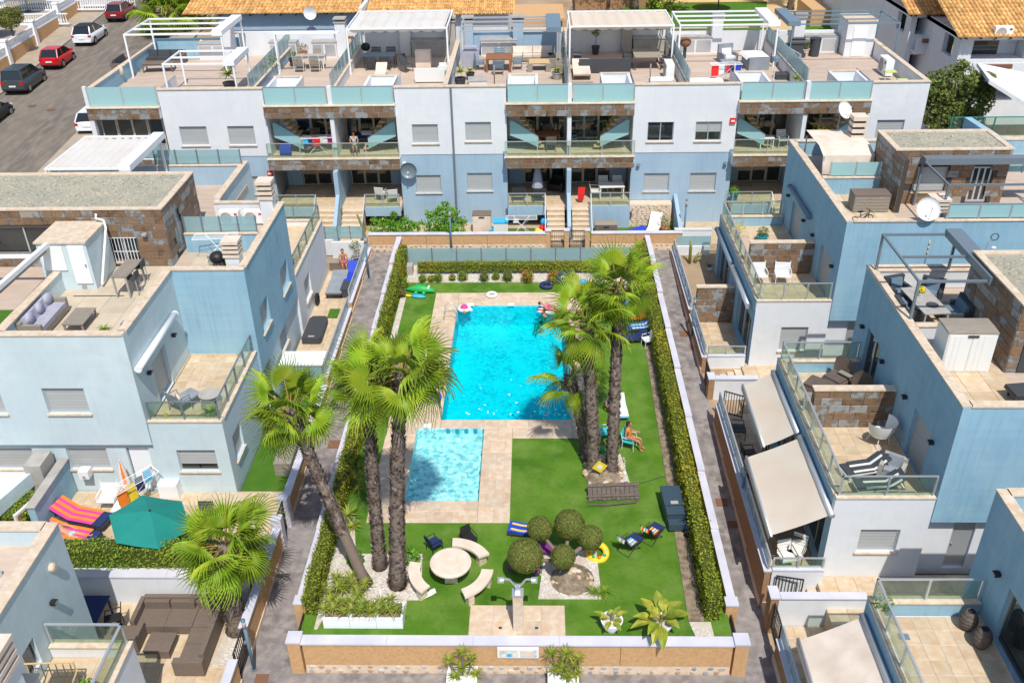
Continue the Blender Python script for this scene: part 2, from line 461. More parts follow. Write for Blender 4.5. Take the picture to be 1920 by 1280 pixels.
def slab_mesh(key, w, d, h, m, inset=0.0):
 k = (key, round(w, 3), round(d, 3), round(h, 3), m)
 if k not in _TM:
  b = B(); e = min(.012, w * .05)
  b.grid([[(-w / 2, -d / 2, h - e), (w / 2, -d / 2, h - e)], [(-w / 2 + e, -d / 2 + e, h), (w / 2 - e, -d / 2 + e, h)], [(-w / 2 + e, d / 2 - e, h), (w / 2 - e, d / 2 - e, h)], [(-w / 2, d / 2, h - e), (w / 2, d / 2, h - e)]])
  b.face((-w / 2, -d / 2, h - e), (-w / 2 + e, -d / 2 + e, h), (-w / 2 + e, d / 2 - e, h), (-w / 2, d / 2, h - e))
  b.face((w / 2, -d / 2, h - e), (w / 2 - e, -d / 2 + e, h), (w / 2 - e, d / 2 - e, h), (w / 2, d / 2, h - e))
  for a, c in (((-w/2, -d/2), (w/2, -d/2)), ((w/2, -d/2), (w/2, d/2)), ((w/2, d/2), (-w/2, d/2)), ((-w/2, d/2), (-w/2, -d/2))):
   b.face((*a, 0), (*c, 0), (*c, h - e), (*a, h - e))
  me = bpy.data.meshes.new(key)
  me.from_pydata(b.v, [], b.f); me.materials.append(MT[m]); me.update()
  _TM[k] = me
 return _TM[k]
def tiles(parent, x0, x1, y0, y1, z, tw, td, m='travertine', keep=None, h=.018, gap=.008, name='tile', bond=.5):
 """floor tiles laid one by one, tops at z+h"""
 nx = max(1, round((x1 - x0) / tw)); ny = max(1, round((y1 - y0) / td))
 tw = (x1 - x0) / nx; td = (y1 - y0) / ny
 n = 0
 for j in range(ny):
  sh = bond * tw if j % 2 else 0
  xs = [x0 + i * tw + sh for i in range(-1 if sh else 0, nx)]
  for xa in xs:
   xb = min(xa + tw, x1); xa2 = max(xa, x0)
   if xb - xa2 < .05: continue
   cx, cy = (xa2 + xb) / 2, y0 + (j + .5) * td
   if keep and not keep(cx, cy): continue
   o = share(slab_mesh(name, xb - xa2 - gap, td - gap, h, m), name, parent, (cx, cy, z + RN.uniform(-.002, .002)))
   n += 1
 return n
def cladding(parent, ax, pos, a0, a1, z0, z1, into, tw=.62, th=.31, m='slate', holes=(), t=.022, name='stone_panel', gap=.006):
 """stone panels on a wall, in courses; into=+1: wall behind lies at larger coordinate"""
 ny = max(1, round((z1 - z0) / th)); th = (z1 - z0) / ny
 for j in range(ny):
  a = a0 - (RN.random() * tw if j % 2 else RN.random() * .3 * tw)
  while a < a1 - .02:
   b = a + tw * RN.choice((.8, 1, 1, 1.2))
   p, q = max(a, a0), min(b, a1)
   a = b
   if q - p < .06: continue
   zc = z0 + (j + .5) * th
   if any(h[0] < (p + q) / 2 < h[1] and h[2] < zc < h[3] for h in holes): continue
   wq = round(q - p - gap, 2)
   me = slab_mesh(name, wq, th - gap, t, m)
   c = (p + q) / 2
   tt = RN.uniform(-.004, .004)
   if ax == 'y':
    share(me, name, parent, (c, pos - into * tt, zc), (pi / 2 if into > 0 else -pi / 2, 0, 0))
   else:
    share(me, name, parent, (pos - into * tt, c, zc), (pi / 2, 0, -pi / 2 if into > 0 else pi / 2))
def window(parent, ax, pos, a0, a1, z0, z1, into, style='shut', depth=.13, sill=True, name='window', frame='alu'):
 """aluminium window in an opening: frame > shutter, pane, sill"""
 def bx(b, p0, p1, d0, d1, q0, q1):
  lo, hi = sorted((pos + into * d0, pos + into * d1))
  if ax == 'y': b.box(p0, p1, lo, hi, q0, q1)
  else: b.box(lo, hi, p0, p1, q0, q1)
 b = B(); f = .045
 d = depth
 bx(b, a0, a0 + f, d - .05, d, z0, z1); bx(b, a1 - f, a1, d - .05, d, z0, z1)
 bx(b, a0 + f, a1 - f, d - .05, d, z1 - f, z1); bx(b, a0 + f, a1 - f, d - .05, d, z0, z0 + f)
 if style in ('slide', 'half', 'open'):
  bx(b, (a0 + a1) / 2 - .03, (a0 + a1) / 2 + .03, d - .055, d - .004, z0 + f, z1 - f)
 w = b.obj(name, frame, parent)
 zs = z0 + f
 if style == 'half': zs = z0 + (z1 - z0) * .45
 if style == 'lift': zs = z0 + (z1 - z0) * .28
 if style in ('shut', 'half', 'lift', 'dark'):
  b = B(); n = max(4, int((z1 - zs) / .065)); h = (z1 - f - zs) / n
  for k in range(n): bx(b, a0 + f, a1 - f, d - .028 + (.006 if k % 2 else 0), d - .012, zs + k * h + .003, zs + (k + 1) * h)
  b.obj('shutter', 'shutterdark' if style == 'dark' else 'shutter', w, kind='stuff')
 if style in ('slide', 'half', 'open', 'lift', 'glass'):
  b = B()
  mid = (a0 + a1) / 2
  bx(b, a0 + f, mid - .03, d - .01, d - .002, z0 + f, zs if style in ('half', 'lift') else z1 - f)
  b.obj('pane', 'darkglass', w)
  b = B(); bx(b, mid + .03, a1 - f, d - .01, d - .002, z0 + f, zs if style in ('half', 'lift') else z1 - f)
  b.obj('pane', 'darkglass', w)
 if sill:
  b = B(); bx(b, a0 - .06, a1 + .06, -.07, d - .055, z0 - .06, z0 - .003)
  b.obj('sill', 'coping', w)
 return w
def glazing(parent, ax, pos, a0, a1, z0, z1, n, into, frame='alu', m='darkglass', name='glass_door', curtain=False):
 """sliding glass doors: each leaf with its own frame > pane"""
 w = (a1 - a0) / n
 for k in range(n):
  p, q = a0 + k * w + .004, a0 + (k + 1) * w - .004
  d = .02 if k % 2 else -.02
  def bx(b, p0, p1, d0, d1, q0, q1):
   lo, hi = sorted((pos + into * d0, pos + into * d1))
   if ax == 'y': b.box(p0, p1, lo, hi, q0, q1)
   else: b.box(lo, hi, p0, p1, q0, q1)
  b = B()
  bx(b, p, p + .06, d - .018, d + .018, z0, z1); bx(b, q - .06, q, d - .018, d + .018, z0, z1)
  bx(b, p + .06, q - .06, d - .018, d + .018, z0, z0 + .06); bx(b, p + .06, q - .06, d - .018, d + .018, z1 - .06, z1)
  fr = b.obj(name, frame, parent)
  b = B(); bx(b, p + .06, q - .06, d - .004, d + .004, z0 + .06, z1 - .06)
  b.obj('pane', m, fr)
def rail(parent, pts, z0, z1, m='glass', step=1.1, pole='alu', top=True, inset=.0, tw=.05, pw=.05):
 """balustrade along a polyline: glass panels between posts, handrail on top"""
 for k in range(len(pts) - 1):
  a, b_ = Vector((*pts[k], 0)), Vector((*pts[k + 1], 0))
  L = (b_ - a).length
  n = max(1, round(L / step))
  d = (b_ - a) / L
  q = Matrix.Translation(a) @ Matrix.Rotation(atan2(d.y, d.x), 4, 'Z')
  s = L / n
  for i in range(n):
   g = B().box(i * s + .04, (i + 1) * s - .04, -.006, .006, z0 + .05, z1 - (.03 if top else 0), q)
   g.obj('glass_panel', m, parent)
  for i in range(n + 1):
   if k and i == 0: continue
   B().box(i * s - pw / 2, i * s + pw / 2, -pw * .6, pw * .6, z0, z1 - (.02 if top else -.02), q).obj('post', pole, parent)
  if top:
   B().box(-tw / 2, L + tw / 2, -tw / 2, tw / 2, z1 - .02, z1 + .02, q).obj('handrail', pole, parent)
def coping(parent, segs, z, w=.3, h=.05, m='coping'):
 """cap stones along axis-parallel wall tops: (x0,x1,y0,y1) rectangles"""
 for (x0, x1, y0, y1) in segs:
  L = max(x1 - x0, y1 - y0); n = max(1, round(L / 2.4))
  for i in range(n):
   if x1 - x0 >= y1 - y0: B().box(x0 + (x1 - x0) * i / n, x0 + (x1 - x0) * (i + 1) / n - .006, y0, y1, z - h, z).obj('coping_stone', m, parent)
   else: B().box(x0, x1, y0 + (y1 - y0) * i / n, y0 + (y1 - y0) * (i + 1) / n - .006, z - h, z).obj('coping_stone', m, parent)
def scatter_box(b, x0, x1, y0, y1, z0, z1, dens, size, jit=.7, sides='tewns', rough=.04, zf=None):
 """leaf blades all over a clipped hedge"""
 S = {'t': ((x1 - x0) * (y1 - y0), (0, 0, 1)), 'w': ((z1 - z0) * (y1 - y0), (-1, 0, 0)), 'e': ((z1 - z0) * (y1 - y0), (1, 0, 0)),
         'n': ((z1 - z0) * (x1 - x0), (0, 1, 0)), 's': ((z1 - z0) * (x1 - x0), (0, -1, 0))}
 for k in sides:
  A, nv = S[k]
  for _ in range(int(A * dens)):
   x, y, z = RN.uniform(x0, x1), RN.uniform(y0, y1), RN.uniform(z0, z1)
   if k == 't': z = z1
   if k == 'w': x = x0
   if k == 'e': x = x1
   if k == 'n': y = y1
   if k == 's': y = y0
   r = rough * (sin(x * 3.1 + y * 2.3) + sin(y * 5.3 + z * 4)) * .5 + RN.gauss(0, rough * .6)
   if RN.random() < .04: r += rough * 2
   n = Vector(nv) + Vector((RN.uniform(-jit, jit), RN.uniform(-jit, jit), RN.uniform(-jit, jit)))
   zz = zf(y) if zf else 0
   b.leaf((x + nv[0] * r, y + nv[1] * r, z + nv[2] * r + zz), n.normalized(), size * RN.uniform(.6, 1.3), .55)
def leafball(b, c, rx, ry, rz, n, size, shell=.35, jit=.8, flat=0):
 for _ in range(n):
  d = Vector((RN.gauss(0, 1), RN.gauss(0, 1), RN.gauss(0, 1)))
  d.normalize()
  k = 1 - shell * RN.random() ** 2
  p = Vector((c[0] + d.x * rx * k, c[1] + d.y * ry * k, c[2] + d.z * rz * k))
  nn = d + Vector((RN.uniform(-jit, jit), RN.uniform(-jit, jit), RN.uniform(-jit, jit)))
  b.leaf(p, nn.normalized(), size * RN.uniform(.6, 1.35), .5)
# ---------------------------------------------------------------- ground, paths, pool
def sheet(x0, x1, y0, y1, z, holes=()):
 b = B()
 X = sorted({x0, x1, *[h[0] for h in holes], *[h[1] for h in holes]})
 Y = sorted({y0, y1, *[h[2] for h in holes], *[h[3] for h in holes]} | {k for k in (20, 45, 49) if y0 < k < y1})
 zz = z if callable(z) else (lambda y: z)
 for i in range(len(X) - 1):
  for j in range(len(Y) - 1):
   cx, cy = (X[i] + X[i + 1]) / 2, (Y[j] + Y[j + 1]) / 2
   if any(h[0] < cx < h[1] and h[2] < cy < h[3] for h in holes): continue
   b.face((X[i], Y[j], zz(Y[j])), (X[i + 1], Y[j], zz(Y[j])), (X[i + 1], Y[j + 1], zz(Y[j + 1])), (X[i], Y[j + 1], zz(Y[j + 1])))
 return b
POOL = (-3.79, 1.44, 30.31, 39.80)
KID = (-4.70, -2.05, 25.41, 29.76)
sheet(-140, 140, -30, 330, lambda y: gz(y) - .02, [(-6, 2.4, 24, 41.2)]).obj('ground', 'earth', kind='structure')
b = B()
for (x0, x1, y0, y1) in ((-9.05, -7.45, 19, 45.8), (6.1, 7.3, 19, 45.8), (-9.05, 7.3, -6, 19), (-7.45, 6.1, 44.1, 45.8)):
 q = sheet(x0, x1, y0, y1, lambda y: gz(y) + .006)
 n = len(b.v); b.v += q.v; b.f += [tuple(i + n for i in f) for f in q.f]; b.mi += q.mi
path = b.obj('path', 'paving', kind='structure')
for (u, v, s) in ((627, 833, .5), (662, 532, .42), (490, 1274, .4), (1353, 942, .42), (1374, 983, .34), (1284, 626, .5), (1302, 651, .42)):
 p = atG(u, v)
 b = B(); b.box(-s / 2, s / 2, -s / 2, s / 2, 0, .012).box(-s / 2 + .05, s / 2 - .05, -s / 2 + .05, s / 2 - .05, .012, .018)
 o = b.obj('manhole_cover', 'rust', path, loc=(p.x, p.y, gz(p.y) + .008))
 o.rotation_euler = (math.atan(.0544), 0, 0)
B().box(-.55, .55, -.3, .3, 0, .012).obj('manhole_cover', 'rust', path, loc=(6.68, 44.7, .02))
lawn = sheet(-7.15, 5.85, 19.28, 44.1, 0.0, [POOL, KID]).obj('lawn', 'lawn', kind='structure')
b = B()      # skirt of the raised garden
for (a, c) in (((-7.15, 19.28), (5.85, 19.28)), ((5.85, 19.28), (5.85, 44.1)), ((5.85, 44.1), (-7.15, 44.1)), ((-7.15, 44.1), (-7.15, 19.28))):
 b.face((*a, -1.4), (*c, -1.4), (*c, 0), (*a, 0))
b.obj('lawn_edge', 'cement', lawn)
deck = B()
S = [(-4.96, -3.79, 31.0, 41.08), (-3.79, 1.44, 39.8, 41.08), (1.44, 2.25, 29.1, 41.08), (-5.9, -4.7, 24.28, 31.0), (-4.7, -3.79, 29.76, 31.0),
     (-3.79, 1.44, 29.76, 30.31), (-2.05, -.91, 24.28, 29.76), (-.91, 1.44, 29.1, 29.76), (-4.7, -2.05, 24.28, 25.41)]
for (x0, x1, y0, y1) in S: deck.box(x0 + .004, x1 - .004, y0 + .004, y1 - .004, -.02, .012)
deck = deck.obj('pool_deck', 'cement', kind='structure')
for (x0, x1, y0, y1) in S:
 tw, td = (.85, .46) if x1 - x0 > 1.3 else (.58, .82)
 if x1 - x0 < .85: tw = .8
 tiles(deck, x0, x1, y0, y1, .012, tw, td, 'deck')
pad = B().box(-2.05, .87, 19.3, 20.53, -.02, .012).obj('shower_pad', 'cement', kind='structure')
tiles(pad, -2.05, .87, 19.3, 20.53, .012, .73, .62, 'deck', bond=0)
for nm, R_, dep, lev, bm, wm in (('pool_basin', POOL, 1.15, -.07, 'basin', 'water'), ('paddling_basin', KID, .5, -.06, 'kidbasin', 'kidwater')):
 x0, x1, y0, y1 = R_
 b = B()
 b.face((x0, y0, -dep), (x1, y0, -dep), (x1, y1, -dep), (x0, y1, -dep))
 for (a, c) in (((x0, y0), (x1, y0)), ((x1, y0), (x1, y1)), ((x1, y1), (x0, y1)), ((x0, y1), (x0, y0))):
  b.face((*a, -dep), (*c, -dep), (*c, .012), (*a, .012))
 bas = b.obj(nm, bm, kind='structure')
 n = 40
 g = [[(x0 + (x1 - x0) * i / n, y0 + (y1 - y0) * j / n, lev) for j in range(n + 1)] for i in range(n + 1)]
 B().grid(g).obj('pool_water' if dep > 1 else 'paddling_water', wm, smooth=True, kind='structure')
 if dep < 1:
  for k in range(5): B().box(-3.55 + k * .36, -3.4 + k * .36, y1 - .03, y1 - .004, -.22, -.02).obj('dark_tile', 'darktile', bas)
  for k in range(3): B().box(x1 - .03, x1 - .004, 26.2 + k * 1.1, 26.35 + k * 1.1, -.25, -.02).obj('dark_tile', 'darktile', bas)
for (u, v) in ((882, 571), (958, 571), (800, 798)):
 p = at(u, v, .03)
 b = B().box(-.16, .16, -.13, .13, 0, .02).box(-.13, .13, -.1, .1, .02, .032)
 props(b.obj('skimmer_lid', 'whitepaint', deck, loc=(p.x, max(min(p.y, 40.1), 29.9), .03)))
# foam where swimmers break the surface: small raised froth patches on the water
b = B()
for _ in range(46):
 cx, cy = RN.choice([(RN.uniform(-3.2, 1.2), RN.gauss(31.3, .55)), (RN.uniform(-3.3, .3), RN.uniform(30.7, 33.5)), (RN.uniform(.3, 1.3), RN.gauss(30.8, .22))])
 if not (-3.7 < cx < 1.35 and 30.4 < cy < 39.6): continue
 a = RN.random() * 3; L = RN.uniform(.03, .10)
 P = []
 for k in range(7):
  t = 2 * pi * k / 7; r = RN.uniform(.45, 1.0)
  x, y = L * cos(t) * r, L * .4 * sin(t) * r
  P.append((cx + x * cos(a) - y * sin(a), cy + x * sin(a) + y * cos(a), -.062 + RN.random() * .004))
 b.face(*P)
b.obj('foam', 'whitepaint', kind='stuff')
# beds
for nm, poly, m in (('pebble_bed', [(-6.65, 19.55), (-6.45, 20.38), (-4.05, 20.38), (-4.05, 20.73), (-3.61, 20.73), (-3.78, 22.75), (-6.0, 22.75), (-6.35, 24.6), (-6.75, 24.6), (-6.75, 19.55)], 'pebble'),
     ('pebble_bed', [(.06, 20.8), (2.04, 20.8), (2.0, 22.95), (.3, 22.95)], 'pebble'),
     ('pebble_bed', [(1.84, 25.95), (3.45, 26.1), (3.2, 28.1), (2.2, 28.1)], 'pebble'),
     ('soil_bed', [(4.62, 19.9), (5.1, 19.9), (5.4, 43.5), (5.08, 43.5)], 'soil'),
     ('pebble_bed', [(4.75, 19.3), (5.3, 19.3), (5.28, 19.88), (4.63, 19.88)], 'pebble'),
     ('pebble_bed', [(-6.6, 42.25), (4.9, 42.2), (4.9, 44.05), (-6.6, 44.05)], 'pebble'),
     ('pebble_bed', [(-6.7, 33), (-6.42, 33), (-6.42, 40.6), (-6.7, 40.6)], 'pebble')):
 bed = B().prism(poly, .0, .035).obj(nm, m, kind='structure')
# single pale stones lying on the beds (those large enough to see)
pm = []
for k in range(4):
 b = B(); b.ball((0, 0, 0), 1, .8, .5, 6, 4)
 b.v = [(x * RN.uniform(.8, 1.2), y * RN.uniform(.8, 1.2), z) for x, y, z in b.v]
 me = bpy.data.meshes.new('pebble'); me.from_pydata(b.v, [], b.f); me.materials.append(MT['pebble' if k else 'fieldstone']); pm.append(me)
b = B()
for (x0, x1, y0, y1, n) in ((-6.6, -3.75, 20.85, 22.7, 700), (.12, 1.98, 20.85, 22.9, 380), (1.95, 3.35, 26.05, 27.9, 260), (-6.5, 4.8, 42.3, 43.9, 900)):
 for _ in range(n):
  r = RN.uniform(.02, .045); x, y = RN.uniform(x0, x1), RN.uniform(y0, y1)
  b.lathe([(.001, r * .6), (r, r * .1), (r * .9, -r * .4)], 5, (x, y, .035))
b.obj('loose_pebbles', 'pebble', kind='stuff')
# ---------------------------------------------------------------- pool enclosure
front = thing('boundary_wall', 'long tan rendered wall with stone plinth carrying the notice board', 'wall', (-.6, 19.1, -1.3), world=True)
B().box(-7.02, -2.0, 19.02, 19.28, -.93, -.03).obj('render_panel', 'render', front)
B().box(-1.985, 2.5, 19.02, 19.28, -.93, -.03).obj('render_panel', 'render', front)
B().box(2.515, 5.82, 19.02, 19.28, -.93, -.03).obj('render_panel', 'render', front)
B().box(-7.02, 5.82, 19.035, 19.28, -1.32, -.935).obj('mortar', 'cement', front)
coping(front, [(-7.06, 5.86, 18.97, 19.33)], .03, m='lilac', h=.06)
for x0, x1 in ((-7.46, -7.08), (5.88, 6.28)):
 B().box(x0, x1, 18.98, 19.33, -1.32, .04).obj('pillar', 'render', front)
 B().box(x0 - .03, x1 + .03, 18.95, 19.4, .04, .11).obj('pillar_cap', 'lilac', front)
def rubble(parent, ax, pos, a0, a1, z0, z1, m, step=.24, p=.8, r=.1):
 """irregular stones bedded in the mortar face"""
 z = z0
 rows = max(1, round((z1 - z0) / (r * 1.9)))
 for j in range(rows):
  a = a0 + RN.uniform(.02, step * .6)
  while a < a1 - .1:
   if RN.random() < p:
    ry = r * RN.uniform(.65, 1.0); rx = ry * RN.uniform(.9, 1.6)
    n = RN.randint(6, 8)
    pts = [(rx * cos(2 * pi * k / n + .2) * RN.uniform(.8, 1.1), ry * sin(2 * pi * k / n + .2) * RN.uniform(.8, 1.1)) for k in range(n)]
    zc = z0 + (j + .5) * (z1 - z0) / rows + RN.uniform(-.02, .02)
    b = B()
    i0 = len(b.v)
    ring = [(x, 0, y) for x, y in pts]; ring2 = [(x * .75, -RN.uniform(.025, .04), y * .75) for x, y in pts]
    if ax == 'x': ring = [(y_, x, z_) for x, y_, z_ in ring]; ring2 = [(y_, x, z_) for x, y_, z_ in ring2]
    b.v = ring + ring2; 
    b.f = [(k, (k + 1) % n, n + (k + 1) % n, n + k) for k in range(n)] + [tuple(range(n, 2 * n))]; b.mi = [0] * len(b.f)
    o = b.obj('stone', m, parent)
    off = OFF.get(parent.name) or Vector((0, 0, 0))
    OFF[o.name] = None
    me = o.data
    for vv in me.vertices: vv.co += off          # undo the offset: the stone has its own origin
    o.location = (Vector((a, pos, zc)) if ax == 'y' else Vector((pos, a, zc))) - off
   a += step * RN.uniform(.8, 1.4)
rubble(front, 'y', 19.035, -6.95, 5.75, -1.3, -.95, 'fieldstone', .36, .95, .095)
nb = thing('notice_board', 'white framed notice board with papers on the tan front wall', 'notice board', (-.8, 18.98, -.6))
x0, x1 = atY(932, 1205, 18.98).x + .8, atY(1010, 1205, 18.98).x + .8
B().box(x0, x1, -.03, .03, .08, .5).obj('frame', 'whitepaint', nb)
fw = (x1 - x0)
for a0, a1 in ((x0 + .06, x0 + fw * .49), (x0 + fw * .55, x1 - .06)):
 B().box(a0, a1, -.045, -.032, .14, .44).obj('pane', 'pic', nb)
for k in range(3):
 B().box(x0 + .12 + k * .17, x0 + .25 + k * .17, -.052, -.047, .16, .16 + .1 + .03 * k).obj('paper', ('plate', 'sky', 'plate')[k], nb)
B().box(x0 + fw * .6, x1 - .12, -.052, -.047, .17, .40).obj('paper', 'beigecloth', nb)
def stepped_wall(label, x0, x1, ys, zt, ends, wm='render'):
 t = thing('boundary_wall', label, 'wall', ((x0 + x1) / 2, ys[0], gz(ys[0])), world=True)
 for k in range(len(ys) - 1):
  z = zt[k]
  B().box(x0 + .02, x1 - .02, ys[k], ys[k + 1] - .005, gz(ys[k]) - .05, z - .06).obj('wall_section', wm, t)
  B().box(x0, x1, ys[k], ys[k + 1] - .004, z - .06, z).obj('coping_stone', 'lilac', t)
 return t
YS = [20.55, 23.6, 26.6, 29.8, 33.2, 36.4, 39.6, 42.6, 45.7]
ZT = [.34, .40, .48, .56, .66, .76, .87, 1.0]
lw = stepped_wall('stepped low wall with lilac coping beside the left hedge of the pool garden', -7.45, -7.18, YS, ZT, 0)
rw = stepped_wall('stepped low wall with lilac coping beside the right hedge of the pool garden', 5.86, 6.12, YS, ZT, 0)
for t, x0, x1 in ((lw, -7.47, -7.1), (rw, 5.78, 6.14)):
 B().box(x0, x1, 20.2, 20.545, -1.3, .36).obj('pillar', 'render', t)
 B().box(x0 - .02, x1 + .02, 20.18, 20.547, .36, .42).obj('pillar_cap', 'lilac', t)
def gate(label, loc, rz, w=.95, h=1.15, group=None, m='iron'):
 t = thing('garden_gate', label, 'gate', loc, rz, group)
 b = B()
 for x in (0, w - .04): b.box(x, x + .04, -.02, .02, 0, h)
 b.box(.04, w - .04, -.02, .02, h - .04, h).box(.04, w - .04, -.02, .02, .06, .1)
 b.obj('frame', m, t)
 n = 7
 for k in range(n):
  x = .04 + (w - .08) * (k + .5) / n
  B().box(x - .012, x + .012, -.012, .012, .1, h - .04).obj('bar', m, t)
 B().box(w - .12, w - .05, -.05, -.02, h * .5, h * .5 + .1).obj('latch', 'alu', t)
 return t
gate('dark metal gate at the front left corner of the pool garden', (-7.2, 19.36, -1.25), pi / 2, .8, 1.3)
gate('dark metal gate at the front right corner of the pool garden', (5.95, 19.36, -1.25), pi / 2, .8, 1.3)
gl = thing('glass_fence', 'long clear glass fence between the rear hedge and the back path', 'fence', (0, 44, 0), world=True)
B().box(-6.7, 4.95, 43.93, 44.08, -.1, .12).obj('kerb', 'cement', gl)
rail(gl, [(-6.7, 44.0), (4.95, 44.0)], .12, 1.1, 'frostpale', 1.35, 'steel', top=False, pw=.06)
B().box(-6.65, -6.35, 43.0, 43.5, .03, .55).obj('pump_cabinet', 'concrete', kind='thing', label='grey cabinet at the left end of the rear hedge', category='cabinet')
rwall = thing('boundary_wall', 'tan wall on rubble base running below the far terrace gardens', 'wall', (-1, 45.9, .06), world=True)
for (x0, x1) in ((-9.0, -5.9), (-5.88, -2.6), (-2.58, .72), (3.02, 5.4), (5.42, 7.9)):
 B().box(x0, x1, 45.83, 46.05, .48, 1.03).obj('render_panel', 'render', rwall)
 B().box(x0, x1, 45.845, 46.05, .02, .478).obj('mortar', 'cement', rwall)
 rubble(rwall, 'y', 45.845, x0, x1, .06, .46, 'rearstone', .30, .95, .085)
coping(rwall, [(-9.0, .72, 45.79, 46.1), (3.02, 7.9, 45.79, 46.1)], 1.08, m='lilac')
for x in (.72, 1.7, 2.82):
 B().box(x - .12, x + .12, 45.8, 46.08, .02, 1.2).obj('pillar', 'render', rwall)
 B().box(x - .15, x + .15, 45.77, 46.11, 1.2, 1.26).obj('pillar_cap', 'lilac', rwall)
for x, s in ((.84, 'first'), (1.86, 'second')):
 gate('black gate before the %s of the two middle stairs' % s, (x, 45.92, .1), 0, .8, 1.1, 'stair gates')
def lamp_post(label, x, y, h=2.15, lean=0):
 t = thing('street_lamp', label, 'street lamp', (x, y, gz(y)), group='short lamp posts along the paths')
 B().tube([(0, 0, 0), (0, 0, .05)], .09, 12).obj('base_plate', 'steel', t)
 B().tube([(0, 0, .05), (0, 0, h * .84)], .05, 12).obj('pole', 'lamppole', t, smooth=True)
 B().tube([(0, 0, h * .84), (0, 0, h * .97)], .06, 12).obj('diffuser', 'concrete', t, smooth=True)
 B().lathe([(.07, 0), (.075, .03), (.06, .06), (.001, .075)], 12, (0, 0, h * .97)).obj('cap', 'lamppole', t, smooth=True)
 return t
lamp_post('blue lamp post on the left path below the leaning couch palm', *at(477, 1255, -1.3).to_2d(), 2.2)
lamp_post('lamp post in front of the tan wall beside the green bush', *atG(847, 474).to_2d(), 2.5)
lamp_post('lamp post on the right path beside the striped shade awning', *atG(1385, 967).to_2d(), 2.2)
lamp_post('lamp post on the right path beside the stone partition', *atG(1296, 636).to_2d(), 2.2)
lamp_post('lamp post by the sun terrace at the far end of the left path', *atG(692, 522).to_2d(), 2.4)
lamp_post('lamp post against the blue facade at the end of the tan wall', 8.1, 46.6, 2.6)
# hedges: dense clipped leaf cover over a dark core
def hedge(label, x0, x1, y0, y1, z0, z1, dens=330, size=.085, m='hedgeleaf', sides='tewns', shear=0, zf=None, group=None):
 t = thing('hedge', label, 'hedge', ((x0 + x1) / 2, (y0 + y1) / 2, z0), world=True, group=group)
 b = B(); scatter_box(b, x0, x1, y0, y1, z0, z1, dens, size, sides=sides)
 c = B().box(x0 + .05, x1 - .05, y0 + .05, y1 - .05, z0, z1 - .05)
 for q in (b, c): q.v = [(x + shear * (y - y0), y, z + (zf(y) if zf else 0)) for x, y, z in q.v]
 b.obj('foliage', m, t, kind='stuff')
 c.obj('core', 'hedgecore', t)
 return t
hedge('long clipped hedge along the left wall of the pool garden', -7.17, -6.72, 20.1, 44.4, .0, .80, 330, zf=lambda y: .0 + (y - 20) * .015)
hedge('long clipped hedge along the right wall of the pool garden', 5.1, 5.58, 19.95, 44.8, .0, .95, 330, shear=.008, zf=lambda y: (y - 20) * .006)
hedge('low clipped hedge in front of the glass fence behind the pool', -6.1, 4.9, 43.0, 43.5, .25, .62, 330)
b = B()
for k in range(24):
 x = -5.8 + k * .44
 b.tube([(x, 43.25, .03), (x + RN.uniform(-.06, .06), 43.2, .3)], .025, 5)
b.obj('hedge_stems', 'oldwood', bpy.data.objects['hedge.002'], kind='stuff')
# round shrubs in the rear bed
k = 0
for (u, v, r, m) in ((793, 521, .24, 'hedgegreen'), (809, 521, .2, 'hedgeleaf'), (822, 521, .27, 'hedgegreen'), (868, 519, .3, 'hedgegreen'), (848, 519, .2, 'hedgeleaf'), (908, 520, .3, 'topiaryleaf'), (952, 520, .33, 'topiaryleaf'), (930, 517, .24, 'hedgegreen'),
                     (989, 521, .36, 'redflower'), (1038, 522, .36, 'redflower'), (1072, 524, .33, 'yellowplant'), (757, 535, .33, 'hedgegreen'), (752, 549, .28, 'dryleaf')):
 p = at(u, v + 8, 0)
 t = thing('shrub', ('round clipped shrub' if m != 'redflower' else 'orange flowering shrub') + ' in the white bed behind the pool', 'shrub', (p.x, p.y, .03), group='round shrubs in the rear pebble bed')
 t['label'] = {'redflower': ['orange flowering shrub left of the dark rubber rings', 'orange flowering shrub beside the dark rubber rings'][k % 2], 'yellowplant': 'yellow flowering shrub behind the blue inflatables', 'dryleaf': 'dry brown shrub by the green crocodile float'}.get(m, 'round clipped green shrub in the pebble bed behind the pool')
 if m == 'redflower': k += 1
 b = B(); leafball(b, (0, 0, r * .9), r, r, r * .95, 420 if m in ('redflower', 'yellowplant') else 330, .07)
 b.obj('foliage', [m], t, kind='stuff')
 if m in ('redflower', 'yellowplant'):
  b = B(); leafball(b, (0, 0, r * .9), r * .95, r * .95, r * .9, 260, .08); b.obj('leaves', 'hedgegreen', t, kind='stuff')
 B().ball((0, 0, r * .85), r * .72, n=8, m=6).tube([(0, 0, 0), (0, 0, r * .5)], .03, 5).obj('core', 'hedgecore', t)
